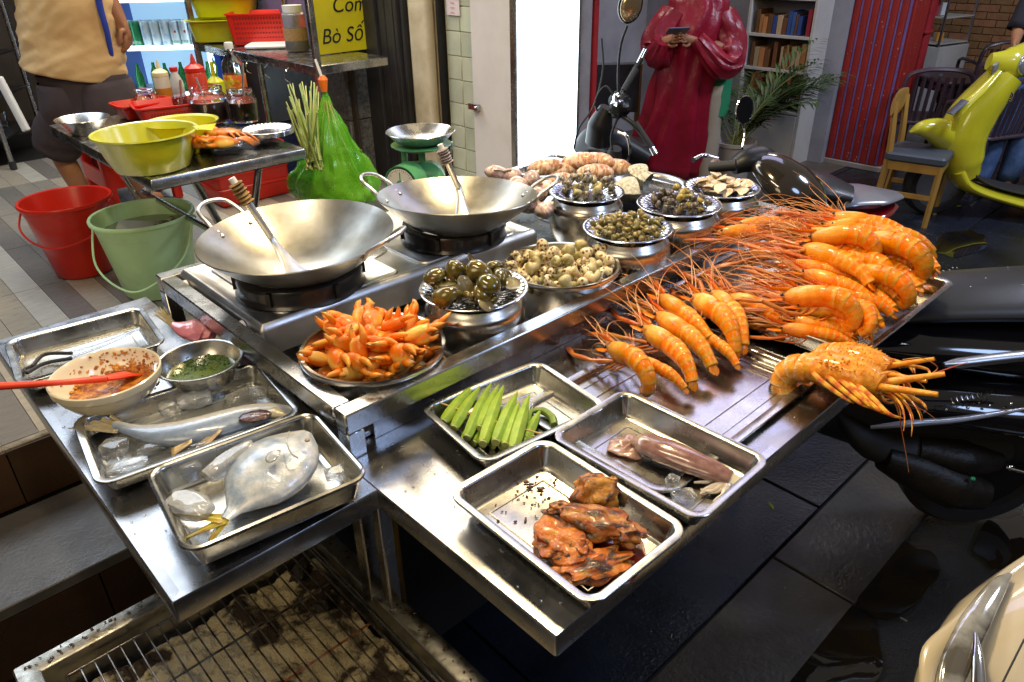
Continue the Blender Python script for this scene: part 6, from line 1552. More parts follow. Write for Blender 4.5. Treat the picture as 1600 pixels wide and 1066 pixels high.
def person_body(label, cat_root, J, m=SKN, group=None):
    t = thing('person', label, 'person', (0, 0, 0))
    V = Vector
    jt = {}; ed = []
    def ad(n, p, r_, frm=None):
        jt[n] = (V(p), r_)
        if frm: ed.append((frm, n))
    ad('pelvis', J['pelvis'], (.115, .09)); ad('waist', J['pelvis'].lerp(J['chest'], .45), (.11, .085), 'pelvis'); ad('chest', J['chest'], (.125, .09), 'waist'); ad('neck', J['neck'], .05, 'chest'); ad('skull', J['head'], (.07, .085), 'neck'); ad('crown', J['head'] + V((0, 0, .09)), (.055, .065), 'skull')
    for s_ in 'lr':
        ad('hip' + s_, J['hip' + s_], .08, 'pelvis'); ad('knee' + s_, J['knee' + s_], .055, 'hip' + s_); ad('calf' + s_, J['knee' + s_].lerp(J['ank' + s_], .35), .052, 'knee' + s_); ad('ank' + s_, J['ank' + s_], .034, 'calf' + s_); ad('toe' + s_, J['toe' + s_], .03, 'ank' + s_)
        ad('sho' + s_, J['sho' + s_], .058, 'chest'); ad('elb' + s_, J['elb' + s_], .042, 'sho' + s_); ad('fore' + s_, J['elb' + s_].lerp(J['wri' + s_], .3), .040, 'elb' + s_); ad('wri' + s_, J['wri' + s_], .026, 'fore' + s_)
        w_ = J['wri' + s_]; hd_ = (J['hand' + s_] - w_); hn = hd_.normalized(); sdv = J['hside' + s_].normalized(); dn = J['hcurl' + s_].normalized()
        ad('palm' + s_, w_ + hn * .045, (.030, .018), 'wri' + s_)
        for k, (of, ln) in enumerate(((-.027, .062), (-.009, .072), (.009, .068), (.026, .054))):
            b_ = w_ + hn * .072 + sdv * of
            ad('k%d' % k + s_, b_, .0098, 'palm' + s_); ad('m%d' % k + s_, b_ + hn * ln * .45 + dn * ln * .18, .0088, 'k%d' % k + s_); ad('t%d' % k + s_, b_ + hn * ln * .62 + dn * ln * .62, .0076, 'm%d' % k + s_)
        ad('th0' + s_, w_ + hn * .03 + sdv * -.038, .012, 'palm' + s_); ad('th1' + s_, w_ + hn * .062 + sdv * -.052 + dn * .012, .010, 'th0' + s_); ad('th2' + s_, w_ + hn * .085 + sdv * -.046 + dn * .028, .008, 'th1' + s_)
    o = body_mesh('body', jt, ed, m, t, 2)
    # head details
    h = J['head']; f = J['face'].normalized(); sdv = Vector((0, 0, 1)).cross(f).normalized()
    q = MB(); q.ball(h + V((0, 0, .045)) - f * .012, (.082, .095, .098), 24, 16, .08, 3, 1, rot=(0, 0, math.atan2(f.y, f.x) - PI / 2)); q.build('hair', HAIR, t)
    q = MB(); q.ball(h + V((0, 0, .03)) + f * .018, (.066, .078, .100), 22, 16, rot=(0, 0, math.atan2(f.y, f.x) - PI / 2)); q.build('face', m, t)
    q = MB(); q.loft([h + f * .090 + V((0, 0, .045)), h + f * .112 + V((0, 0, .012)), h + f * .096 + V((0, 0, .004))], [(.008, .008), (.014, .010), (.012, .005)], 10); q.build('nose', m, t)
    for k in (-1, 1):
        MB().ball(h + f * .088 + sdv * .028 * k + V((0, 0, .045)), (.010, .010, .007), 10, 7).build('eye', mat('eye_dark', (.03, .02, .015), .2), t)
        MB().ball(h + sdv * .074 * k + V((0, 0, .03)), (.010, .018, .028), 10, 8, rot=(0, 0, math.atan2(f.y, f.x) - PI / 2)).build('ear', m, t)
    MB().loft([h + f * .088 + sdv * -.022 + V((0, 0, -.025)), h + f * .095 + V((0, 0, -.024)), h + f * .088 + sdv * .022 + V((0, 0, -.025))], [(.003, .004), (.005, .006), (.003, .004)], 8).build('mouth', mat('lips', (.35, .12, .09), .4), t)
    return t
V = Vector
# the cook at the left: seen from behind, walking, right arm reaching to the fridge
def Q(px, py, Y): return PY(px, py, Y)
MX = 3.62
pel = Q(138, 150, MX)
print('man pelvis', pel, 'hem', Q(120, 110, MX), 'hand', Q(198, 50, MX - .05))
J = dict(pelvis=pel, chest=Q(95, -60, MX + .02), neck=Q(90, -150, MX + .04))
J['head'] = J['neck'] + V((-.0, .03, .12)); J['face'] = V((.45, 1, 0))
J['hipl'] = pel + V((-.10, 0, -.05)); J['hipr'] = pel + V((.10, 0, -.05))
J['kneel'] = Q(92, 235, MX + .05); J['ankl'] = V((J['kneel'].x + .10, MX + .02, FZ + .08)); J['toel'] = J['ankl'] + V((.02, .13, -.05))
J['kneer'] = Q(178, 215, MX + .22); J['ankr'] = V((J['kneer'].x + .02, MX + .30, FZ + .08)); J['toer'] = J['ankr'] + V((.05, .13, -.05))
J['shol'] = Q(30, -90, MX); J['shor'] = Q(140, -80, MX + .03)
J['elbr'] = Q(160, -22, MX + .02); J['wrir'] = Q(190, 34, MX); J['handr'] = Q(202, 66, MX); J['hsider'] = V((.0, 1, .1)); J['hcurlr'] = V((-1, 0, -.3))
J['elbl'] = Q(-20, 0, MX - .05); J['wril'] = Q(-50, 60, MX + .1); J['handl'] = Q(-45, 90, MX + .15); J['hsidel'] = V((0, 1, 0)); J['hcurll'] = V((1, 0, 0))
man = person_body('man seen from behind in a tan shirt and dark shorts reaching toward the fridge', 'man', J)
SHT = mat('tan_cotton_shirt', (.70, .48, .22), .8, 0, (.62, .41, .18), 4, bump=1.0, bscale=5, sheen=.2)
SHB = mat('blue_shirt_side', (.02, .05, .35), .8, bump=.3, bscale=12)
SRT = mat('dark_brown_shorts', (.060, .045, .050), .85, 0, (.045, .034, .038), 5, bump=.5, bscale=9)
fold = lambda s_: (lambda u, a: 1 + .035 * noise.noise(Vector((u * 14 + s_ + math.cos(a) * 4, u * 3, math.sin(a) * 2))) + .03 * math.sin(u * 34 + 5 * noise.noise(Vector((math.cos(a), math.sin(a), u)))) * max(0, .45 - u) + .09 * noise.noise(Vector((u * 5 + s_, math.cos(a) * 1.5, math.sin(a) * 1.5))) + .02 * math.sin(u * 22 + 3 * math.sin(a + s_)))
def lz(a_, b_, n=16): return [a_.lerp(b_, i / n) for i in range(n + 1)]
hemc = Q(118, 114, MX)
shc = catmull([hemc + V((0, 0, -.005)), Q(112, 60, MX), Q(103, 0, MX), J['chest'], J['neck'] + V((0, 0, -.06)), J['neck'] + V((0, 0, -.01))], 16)
q = MB(); q.loft(shc, [samp([(.232, .135), (.218, .125), (.205, .125), (.20, .12), (.13, .10), (.07, .07)], i / (len(shc) - 1)) for i in range(len(shc))], 96, up=(0, 1, 0), shape=lambda u, a: fold(2)(u, a) + .055 * noise.noise(Vector((u * 26 + math.cos(a) * 5, u * 5 - math.cos(a) * 2, math.sin(a) * 2))) + .03 * abs(noise.noise(Vector((u * 40 - math.cos(a) * 7, 3, math.sin(a) * 3)))), cap=False)
o = q.build('shirt', SHT, man); solid(o, .004)
sb = [Q(176, 96, MX - .06), Q(167, 50, MX - .08), Q(155, 5, MX - .08), Q(145, -60, MX - .08)]
MB().loft(catmull(sb, 5), [samp([(.008, .010), (.013, .012), (.014, .014), (.014, .014)], i / 15) for i in range(16)], 10).build('blue_side_stripe', SHB, man)
for s_, e_ in (('l', 'elbl'), ('r', 'elbr')):
    o = MB().loft(lz(J['sho' + s_], J['sho' + s_].lerp(J[e_], .62), 8), [samp([(.075, .075), (.082, .078), (.080, .074)], i / 8) for i in range(9)], 20, shape=fold(5), cap=False).build('sleeve', SHT, man); solid(o, .004)
for s_ in 'lr':
    top_ = pel + V((-.085 if s_ == 'l' else .085, 0, .06)); kn = J['knee' + s_] + V((0, 0, .02))
    pts = catmull([top_, J['hip' + s_] + V((0, 0, -.04)), J['hip' + s_].lerp(kn, .55), kn], 5)
    o = MB().loft(pts, [samp([(.125, .12), (.130, .13), (.115, .12), (.105, .11)], i / (len(pts) - 1)) for i in range(len(pts))], 30, up=(0, 1, 0), shape=fold(7), cap=False).build('shorts_leg', SRT, man); solid(o, .004)
o = MB().loft(lz(pel + V((0, 0, .10)), pel + V((0, 0, -.10)), 6), [(.205, .115)] * 7, 36, up=(0, 1, 0), shape=fold(3), cap=False).build('shorts_waist', SRT, man); solid(o, .004)
for s_ in 'lr': MB().loft([J['ank' + s_] + V((0, -.07, -.07)), J['ank' + s_] + V((0, .0, -.065)), J['toe' + s_] + V((0, .06, -.02))], [(.035, .012), (.042, .014), (.045, .010)], 14).build('sandal', RUBBER, man)
# customer in the red poncho
PYY = 5.35
ph = Q(1062, 56, PYY - .22)
J = dict(pelvis=V((1.30, PYY, .86)), chest=V((1.29, PYY, 1.22)), neck=V((1.28, PYY - .02, 1.40)), head=V((1.27, PYY - .07, 1.50)), face=V((-.15, -1, 0)))
for s_, x in (('l', -1), ('r', 1)):
    J['hip' + s_] = J['pelvis'] + V((x * .09, 0, -.05)); J['knee' + s_] = V((1.30 + x * .11, PYY - .02, .46)); J['ank' + s_] = V((1.30 + x * .12, PYY, .09)); J['toe' + s_] = V((1.30 + x * .13, PYY - .13, .04))
    J['sho' + s_] = V((1.29 + x * .19, PYY, 1.30)); J['elb' + s_] = V((1.29 + x * .24, PYY - .10, 1.05)); J['wri' + s_] = ph + V((x * .10, .04, -.03)); J['hand' + s_] = ph + V((x * .01, .0, -.01)); J['hside' + s_] = V((0, .4, 1)); J['hcurl' + s_] = V((x * -.3, -1, .2))
cust = person_body('customer in a long red rain poncho looking down at a phone in both hands', 'p', J)
PON = mat('wet_red_poncho', (.34, .010, .034), .34, 0, (.20, .006, .020), 4, (.3, .7), bump=1.0, bscale=9, coat=.12, croug=.3, alpha=.88)
def ponf(u, a):
    return 1 + .10 * math.sin(a * 9 + 5 * noise.noise(Vector((math.cos(a), math.sin(a), u * 2)))) * (.3 + u) + .14 * noise.noise(Vector((math.cos(a) * 2.5, math.sin(a) * 2.5, u * 6)))
pts = catmull([V((1.275, PYY, 1.44)), V((1.28, PYY, 1.36)), V((1.27, PYY - .02, 1.20)), V((1.24, PYY - .03, .95)), V((1.19, PYY - .02, .60)), V((1.13, PYY, .22))], 6); n_ = len(pts)
q = MB(); q.loft(pts, [samp([(.07, .09), (.18, .13), (.20, .16), (.205, .16), (.22, .16), (.26, .16)], i / (n_ - 1)) for i in range(n_)], 72, up=(0, 1, 0), shape=ponf, cap=False)
o = q.build('poncho', PON, cust); solid(o, .003, 0)
o = MB().loft(catmull([V((1.43, PYY - .02, 1.28)), V((1.49, PYY - .06, 1.12)), V((1.47, PYY - .14, 1.00)), V((1.40, PYY - .20, .99)), ph + V((.12, .03, -.02))], 5), [samp([(.10, .09), (.105, .11), (.10, .12), (.08, .09), (.05, .05)], i / 20) for i in range(21)], 30, shape=ponf).build('poncho_sleeve', PON, cust)
o = MB().loft(catmull([V((1.12, PYY - .02, 1.28)), V((1.03, PYY - .06, 1.14)), V((1.01, PYY - .12, 1.05)), ph + V((-.09, .03, -.03))], 5), [samp([(.11, .10), (.12, .12), (.10, .11), (.055, .055)], i / 15) for i in range(16)], 30, shape=ponf).build('poncho_sleeve', PON, cust)
o = MB().loft(catmull([V((1.45, PYY + .04, 1.15)), V((1.47, PYY + .04, .95)), V((1.44, PYY + .04, .75)), V((1.41, PYY + .04, .50))], 5), [samp([(.05, .10), (.05, .10), (.03, .08), (.01, .04)], i / 15) for i in range(16)], 26, shape=ponf).build('poncho_flap', PON, cust)
MB().loft([V((1.42, PYY - .01, .90)), V((1.42, PYY - .01, .62))], [(.08, .14), (.085, .14)], 20).build('green_shirt_tail', mat('green_cotton', (.02, .22, .10), .8), cust)
KH = mat('khaki_trousers', (.34, .29, .22), .85, bump=.4, bscale=14)
for s_ in 'lr':
    o = MB().loft(lz(J['hip' + s_] + V((.02, 0, .02)), J['ank' + s_] + V((.02, 0, .02)), 10), [samp([(.105, .11), (.09, .095), (.08, .085)], i / 10) for i in range(11)], 24, up=(0, 1, 0), shape=fold(9), cap=False).build('trouser_leg', KH, cust); solid(o, .004)
    MB().loft([J['ank' + s_] + V((0, .05, -.05)), J['ank' + s_] + V((0, -.04, -.05)), J['toe' + s_] + V((0, -.05, -.01))], [(.04, .04), (.045, .045), (.035, .022)], 14).build('shoe', RUBBER, cust)
hd_ = J['head']; q = MB(); q.ball(hd_ + V((.0, .03, .02)), (.115, .12, .135), 24, 16, .12, 2.5, 3); 
q.f = [f_ for f_ in q.f if not all(q.v[i][1] < hd_.y - .035 for i in f_)]; solid(q.build('poncho_hood', PON, cust), .003)
PH = thing('phone', 'dark smartphone held by the poncho customer', 'phone', ph + V((-.02, -.03, .03)), 0, rot=(R(-35), 0, R(12)))
MB().rbox((0, 0, 0), .15, .075, .009, .012, .003, 4).build('case', mat('phone_case', (.10, .14, .22), .3), PH); MB().rbox((0, 0, .0092), .138, .066, .0008, .008, .0003, 3).build('screen', BLKGLOSS, PH)
# ================================================================== SHOP SHELF, PLANT, SCOOTERS, CHAIRS
SHM = mat('white_shelf_board', (.52, .50, .46), .5, 0, (.45, .43, .40), 5)
BK = [mat('book_' + n, c, .6, hv=.3) for n, c in (('brown', (.16, .06, .02)), ('orange', (.40, .18, .05)), ('blue', (.03, .06, .22)), ('red', (.30, .02, .02)), ('tan', (.42, .30, .16)))]
shf = thing('book_shelf', 'white open bookshelf with cupboard behind the potted palm', 'bookshelf', AB(5.95, 3.17), AL)
# local x = a, y = b; face at x = 0
SWD = .56
q = MB()
for y in (-SWD / 2, SWD / 2): MB().rbox((.16, y, 0), .32, .025, 1.9, .002, .001, 1).build('side_board', SHM, shf)
for z in (.02, .42, .52, .74, 1.0, 1.28, 1.6): MB().rbox((.16, 0, z), .318, SWD - .03, .022, .002, .001, 1).build('shelf_board', SHM, shf)
MB().rbox((.008, 0, .05), .018, SWD - .03, .36, .002, .001, 1).build('cupboard_door', SHM, shf); MB().tube([(-.008, .18, .20), (-.02, .18, .22), (-.02, .18, .30), (-.008, .18, .32)], .006, 6).build('door_handle', BLKM, shf)
MB().box((.31, 0, .95), (.01, SWD, 1.9)).build('back_board', SHM, shf)
rnd = random.Random(3)
for z in (.545, .765, 1.025, 1.305):
    y = -SWD / 2 + .03
    while y < SWD / 2 - .06:
        w_ = rnd.uniform(.018, .045); h_ = rnd.uniform(.12, .20)
        if rnd.random() < .82:
            o = MB().rbox((0, 0, 0), .2, w_, h_, .002, .001, 1).build('book', rnd.choice(BK), loc=shf.location + Matrix.Rotation(AL, 3, 'Z') @ Vector((.12, y + w_ / 2, z)), rot=(0, 0, AL)); tag(o, 'small book standing in the white bookshelf', 'book', 'books in the shelf')
        y += w_ + .004
o = MB().ball((0, 0, 0), (.07, .16, .03), 18, 10, .5, 3, 2).build('white_cloth', mat('white_cloth', (.5, .5, .5), .8), loc=AB(5.93, 3.10, .48)); tag(o, 'crumpled white plastic on the cupboard top', 'cloth')
# palm in a pot
pp = PY(1145, 248, 5.75); pp.z = 0
t = thing('potted_palm', 'dark feathery palm in a pale ribbed pot beside the poncho customer', 'plant', pp)
PTM = mat('pale_pot', (.48, .44, .40), .6, 0, (.40, .36, .33), 6)
MB().lathe([(.0001, 0), (.11, 0), (.12, .02), (.155, .30), (.165, .31), (.165, .335), (.15, .335), (.14, .29), (.0001, .28)], 48, fn=lambda r, z, a, i: (r * (1 + .012 * math.cos(a * 24) * (0 < z < .3)), z)).build('pot', PTM, t)
LEAF = mat('palm_leaf', (.020, .050, .012), .45, 0, (.035, .075, .015), 9, hv=.25)
STM = mat('palm_stem', (.14, .17, .03), .5)
rnd = random.Random(14)
for k in range(22):
    az = rnd.uniform(-.5, 3.0) if k < 11 else rnd.uniform(0, 6.28); ln = rnd.uniform(.55, 1.0); el = rnd.uniform(.9, 1.35); cur = rnd.uniform(.6, 1.15)
    if k < 12: az = rnd.uniform(-.4, .7)
    p = Vector((rnd.uniform(-.04, .04), rnd.uniform(-.04, .04), .28)); e = el; pts = []
    for i in range(15):
        pts.append(p.copy()); p = p + Vector((math.cos(az) * math.cos(e), math.sin(az) * math.cos(e), math.sin(e))) * ln / 14; e -= cur / 14
    q = MB(); q.tube(pts, [.006, .003, .001], 6); q.build('stem', STM, t)
    q = MB()
    for i in range(3, 15):
        for f_ in (0, .5):
            if i == 14 and f_: continue
            c_ = pts[i].lerp(pts[min(i + 1, 14)], f_); d = (pts[min(i + 1, 14)] - pts[i - 1]).normalized(); sd_ = d.cross(Vector((0, 0, 1))).normalized()
            L_ = .20 * math.sin(PI * min(1, (i - 2) / 13.5) ** .8) + .05
            for sg in (-1, 1):
                v = (d * .75 + sd_ * sg * .8 + Vector((0, 0, rnd.uniform(-.25, .15)))).normalized(); e2 = c_ + v * L_ + Vector((0, 0, -.03)); n2 = v.cross(Vector((0, 0, 1))).normalized() * .011
                m_ = c_ + v * L_ * .5
                q.add([c_, m_ + n2, e2, m_ - n2], [(0, 1, 2, 3)])
    lf = q.build('leaflets', LEAF, t); tag(lf, kind='stuff')
# grey armchair outline behind
t = thing('shop_chair', 'dark wooden framed chair in the shop left of the poncho customer', 'chair', PY(955, 230, 5.3) * 1.0, 0); t.location.z = 0
WD = mat('dark_wood', (.10, .05, .02), .5); 
for x in (-.2, .2):
    for y in (-.18, .18): MB().rbox((x, y, 0), .035, .035, .45 if y < 0 else .95, .004, .002, 1).build('leg', WD, t)
MB().rbox((0, 0, .43), .46, .42, .05, .03, .01, 3).build('seat', GREYP, t); MB().rbox((0, .18, .62), .42, .04, .34, .03, .01, 3).build('backrest', GREYP, t)
# ------------------------------------------------------------------ black motorbike handlebar behind the shell trays
YB = 3.55
t = thing('motorbike', 'black motorbike whose handlebar rises behind the shell trays', 'motorbike', (0, 0, 0))
B_ = lambda x, y, dy=0: PY(x, y, YB + dy)
MB().tube([B_(1002, 92, .10), B_(984, 122, .06), B_(970, 150, .02), B_(962, 172), B_(985, 190, -.04), B_(1000, 205, -.06)], .012, 10, 6).build('handlebar', BLKM, t)
MB().tube([B_(994, 108, .08), B_(974, 142, .03)], [.016, .015], 14).build('grip', RUBBER, t); MB().tube([B_(1008, 78, .12), B_(997, 100, .09)], .012, 14).build('bar_end', CHROME, t)
MB().tube([B_(992, 192, -.04), B_(1019, 232, -.09)], [.016, .015], 14).build('grip', RUBBER, t); MB().tube([B_(1018, 230, -.09), B_(1024, 241, -.10)], [.015, .017], 14).build('bar_end', CHROME, t)
MB().ball(B_(968, 165, -.02), (.05, .045, .055), 18, 12, .4, 3, 2).build('switch_housing', BLKM, t)
q = MB(); q.ball(B_(963, 158, -.05), (.025, .025, .03), 12, 8, .6, 3, 5); q.build('mirror_clamp', CHROME, t)
MB().tube([B_(966, 206, -.06), B_(980, 214, -.08), B_(984, 240, -.09), B_(978, 256, -.09)], [.010, .008, .006], 8, 5).build('brake_lever', CHROME, t)
MB().tube([B_(966, 150, -.02), B_(966, 110), B_(970, 70), B_(980, 40)], .006, 8, 5).build('mirror_stem', BLKM, t)
q = MB(); q.ball(B_(985, 8), (.055, .02, .078), 24, 14, rot=(0, R(12), 0)); q.build('mirror_housing', BLKGLOSS, t)
q = MB(); q.ball(B_(985, 9) + V((0, -.012, 0)), (.045, .012, .066), 24, 14, rot=(0, R(12), 0)); q.build('mirror_glass', mat('mirror_painted_reflection', (.5, .38, .25), .1, .8, (.1, .2, .5), 4, (.5, .55)), t)  # warm and blue reflection painted into the mirror's colour
MB().loft(catmull([B_(962, 232, .02), B_(955, 255, .05), B_(940, 280, .1), B_(925, 310, .15)], 5), [samp([(.03, .03), (.05, .04), (.06, .06), (.07, .07)], i / 15) for i in range(16)], 20).build('body', RUBBER, t)
MB().tube([B_(955, 240, .02), B_(948, 300, .05), B_(940, 330, .1)], .03, 12).build('fork', CHROME, t)
wm_ = lambda q, c, r_, w_=.05: q.lathe([(r_ - .06, -w_), (r_ - .02, -w_), (r_, -w_ * .5), (r_, w_ * .5), (r_ - .02, w_), (r_ - .06, w_), (r_ - .06, -w_)], 36)
def wheel(t, c, r_, ax_rz, rm=ALU):
    q = MB(); q.M = Matrix.Translation(c) @ Matrix.Rotation(ax_rz, 4, 'Z') @ Matrix.Rotation(PI / 2, 4, 'X'); wm_(q, c, r_); tyre = q.build('wheel', RUBBER, t)
    q = MB(); q.M = Matrix.Translation(c) @ Matrix.Rotation(ax_rz, 4, 'Z') @ Matrix.Rotation(PI / 2, 4, 'X'); q.lathe([(.0001, -.02), (.03, -.03), (r_ - .06, -.025), (r_ - .06, .025), (.03, .03), (.0001, .02)], 24); q.build('rim', rm, tyre)
for (bx, by, dy) in ((935, 0, .15),): wheel(t, V((B_(935, 300).x, YB + .25, .26)), .26, R(60)); wheel(t, V((B_(935, 300).x - .5, YB + 1.1, .26)), .26, R(60))
MB().loft(catmull([B_(948, 168, .06), B_(938, 195, .08), B_(932, 225, .10)], 5), [samp([(.03, .035), (.06, .06), (.05, .06)], i / 10) for i in range(11)], 18).build('headlight_shell', BLKM, t)
MB().tube([B_(960, 150, .02), B_(945, 135, .03), B_(930, 160, .06), B_(940, 190, .06)], .005, 6, 6).build('cable', RUBBER, t)
MB().tube([B_(968, 178, -.02), B_(955, 215, .0), B_(962, 260, .02)], .006, 6, 6).build('cable', RUBBER, t)
MB().loft(catmull([B_(905, 235, .3), B_(930, 215, .25), B_(965, 225, .22), B_(1010, 250, .2)], 5), [samp([(.04, .04), (.08, .07), (.09, .07), (.05, .05)], i / 15) for i in range(16)], 20).build('tank', BLKM, t)
# small black cables left of it
MB().tube([B_(940, 60, .1), B_(942, 110, .1), B_(928, 165, .05), B_(905, 200), B_(897, 232)], .005, 6, 6).build('cable', RUBBER, t)
# ------------------------------------------------------------------ black scooter with silver tail behind the cart
DGB = mat('dark_bronze_paint', (.030, .024, .018), .14, .3, coat=1, croug=.05)
SLV = mat('silver_grey_panel', (.30, .31, .36), .3, .4, (.26, .27, .31), 6, coat=.5)
t = thing('black_scooter', 'black scooter with silver tail and round mirror parked behind the small clams', 'scooter', (0, 0, 0))
MB().tube([P(1160, 232, .98), P(1163, 205, 1.03), P(1152, 178, 1.10)], .005, 8, 5).build('mirror_stem', CHROME, t)
mc = P(1162, 172, 1.13); dm = (V((0, 0, H)) - mc).normalized()
q = MB(); q.M = Matrix.Translation(mc) @ dm.to_track_quat('Z', 'Y').to_matrix().to_4x4() @ Matrix.Rotation(R(40), 4, 'Y') @ Matrix.Diagonal((1, 1.25, 1, 1)); q.lathe([(.0001, -.02), (.03, -.018), (.042, -.004), (.045, .004), (.042, .008)], 30, cap0=True); q.build('mirror_housing', CHROME, t)
q = MB(); q.M = Matrix.Translation(mc) @ dm.to_track_quat('Z', 'Y').to_matrix().to_4x4() @ Matrix.Rotation(R(40), 4, 'Y') @ Matrix.Diagonal((1, 1.25, 1, 1)); q.lathe([(.0001, .007), (.042, .007)], 30); q.build('mirror_glass', mat('mirror_face', (.35, .42, .6), .08, 1), t)
MB().tube([P(1108, 262, .93), P(1150, 258, .95)], [.020, .022], 14).build('grip', RUBBER, t); MB().ball(P(1118, 258, .935), .026, 14, 9).build('bar_end', mat('brown_bar_end', (.16, .10, .08), .4, .4), t)
MB().tube([P(1124, 248, .955), P(1100, 243, .955), P(1083, 250, .95)], [.006, .009, .011], 10, 5).build('brake_lever', CHROME, t)
MB().loft(catmull([P(1145, 262, .93), P(1165, 252, .95), P(1190, 248, .95), P(1205, 262, .92)], 5), [samp([(.030, .03), (.055, .045), (.07, .05), (.05, .05)], i / 15) for i in range(16)], 20).build('headset', BLKM, t)
MB().loft(catmull([P(1185, 246, .95), P(1205, 262, .93), P(1232, 288, .88), P(1255, 312, .82), P(1272, 335, .74)], 6), [samp([(.045, .035), (.095, .055), (.12, .07), (.115, .08), (.08, .06)], i / 24) for i in range(25)], 30).build('leg_shield', DGB, t)
MB().loft(catmull([P(1200, 250, .93), P(1225, 270, .91), P(1248, 300, .86)], 6), [samp([(.03, .008), (.045, .012), (.02, .008)], i / 12) for i in range(13)], 18).build('shield_inner', GREYP, t)
MB().loft(catmull([P(1218, 272, .76), P(1250, 282, .775), P(1290, 292, .765), P(1330, 304, .74)], 6), [samp([(.09, .03), (.125, .045), (.125, .045), (.08, .03)], i / 18) for i in range(19)], 28).build('seat', VINYL, t)
MB().loft(catmull([P(1270, 318, .66), P(1310, 306, .69), P(1360, 304, .69), P(1402, 304, .68)], 6), [samp([(.12, .035), (.15, .032), (.14, .028), (.05, .012)], i / 18) for i in range(19)], 28).build('tail_panel', SLV, t)
MB().loft(catmull([P(1320, 335, .60), P(1360, 336, .61), P(1392, 322, .63)], 6), [samp([(.09, .03), (.09, .03), (.04, .02)], i / 12) for i in range(13)], 22).build('tail_light', mat('dark_red_lens', (.22, .004, .01), .1, coat=1), t)
MB().loft([P(1230, 330, .6), P(1280, 340, .5), P(1350, 345, .5)], [(.12, .12), (.15, .16), (.1, .1)], 24).build('lower_body', BLKM, t)
wheel(t, P(1370, 330, .55) * 1.0 - V((0, 0, .33)), .22, R(-20)); wc_ = P(1185, 260, .9); wheel(t, V((wc_.x - .12, wc_.y + .15, .22)), .22, R(-20))
# ------------------------------------------------------------------ large black scooter at the right
t = thing('large_black_scooter', 'large wet black scooter with long vinyl seat beside the prawn tray', 'scooter', (0, 0, 0))
X0 = 1.13
def wetdrops(name, base, n, rr0, parent):
    q = MB(); rnd_ = random.Random(n)
    for i in range(n): p = base(rnd_); q.ball(p, (rnd_.uniform(.0015, .004),) * 2 + (.0012,), 7, 4)
    return tag(q.build(name, GLASS, parent), kind='stuff')
sp = catmull([V((1.10, 2.02, .725)), V((1.25, 2.02, .765)), V((1.5, 2.00, .785)), V((1.8, 1.99, .80)), V((2.0, 1.98, .78))], 6)
MB().loft(sp, [samp([(.09, .03), (.135, .055), (.15, .06), (.15, .06), (.12, .04)], i / (len(sp) - 1)) for i in range(len(sp))], 32, shape=lambda u, a: 1 + .04 * math.cos(a * 4)).build('seat', VINYL, t)
wetdrops('rain_drops', lambda r_: V((r_.uniform(1.25, 1.7), r_.uniform(1.93, 2.08), .842 - .001)), 22, 0, t)
bp = catmull([V((1.02, 1.98, .66)), V((1.2, 1.97, .66)), V((1.5, 1.95, .64)), V((1.85, 1.95, .62)), V((2.1, 1.96, .6))], 6)
MB().loft(bp, [samp([(.08, .03), (.14, .07), (.16, .09), (.15, .10), (.12, .08)], i / (len(bp) - 1)) for i in range(len(bp))], 32).build('side_fairing', BLKGLOSS, t)
lowp = catmull([V((1.0, 1.90, .54)), V((1.2, 1.86, .53)), V((1.5, 1.84, .50)), V((1.85, 1.86, .46)), V((2.1, 1.9, .45))], 6)
MB().loft(lowp, [samp([(.06, .03), (.12, .06), (.15, .08), (.13, .08), (.1, .06)], i / (len(lowp) - 1)) for i in range(len(lowp))], 28).build('lower_fairing', BLKGLOSS, t)
MB().loft(catmull([P(1474, 570, .72), P(1500, 567, .72), P(1560, 560, .725), P(1640, 552, .73)], 5), [samp([(.006, .006), (.017, .013), (.018, .014), (.018, .014)], i / 15) for i in range(16)], 18).build('grab_rail', ALU, t)
MB().loft(catmull([P(1360, 668, .52), P(1420, 662, .54), P(1500, 655, .54), P(1620, 636, .55)], 6), [samp([(.003, .006), (.012, .010), (.012, .008), (.006, .006)], i / 18) for i in range(19)], 12).build('silver_trim', SLV, t)
cu = [P(1486 + i * 4.0, 626 - i * .8 + (5 if i % 2 else -4), .60) for i in range(19)]
MB().tube(cu, .0016, 6, 4).build('script_emblem', CHROME, t)
ENG = mat('oily_engine_casing', (.022, .018, .013), .45, .3, (.010, .009, .007), 9, bump=.3, bscale=40)
MB().loft(catmull([P(1380, 715, .34), P(1430, 735, .30), P(1490, 760, .26), P(1540, 775, .24)], 5), [samp([(.04, .04), (.06, .065), (.07, .07), (.04, .045)], i / 15) for i in range(16)], 20).build('muffler', ENG, t)
MB().loft(catmull([P(1430, 700, .36), P(1500, 715, .34), P(1560, 720, .32)], 5), [samp([(.05, .04), (.07, .055), (.03, .03)], i / 10) for i in range(11)], 18).build('engine_cover', ENG, t)
q = P(1520, 770, .24); wheel(t, V((q.x + .10, q.y + .16, .25)), .25, 0, BLKM); wheel(t, V((q.x + 1.25, q.y + .12, .25)), .25, 0, BLKM)
MB().tube([P(1572, 730, .33), P(1600, 738, .33), P(1640, 745, .33)], .006, 10).build('footpeg', CHROME, t); MB().ball(P(1578, 730, .33), .012, 12, 8).build('peg_ball', CHROME, t)
MB().tube([P(1572, 655, .40), P(1600, 672, .36), P(1640, 700, .3)], .02, 12).build('kick_arm', ALU, t)
MB().loft(catmull([V((.98, 1.93, .42)), V((1.2, 1.93, .40)), V((1.5, 1.93, .38)), V((1.9, 1.95, .36))], 5), [samp([(.05, .08), (.10, .14), (.12, .16), (.12, .16)], i / 15) for i in range(16)], 24).build('under_body', RUBBER, t)
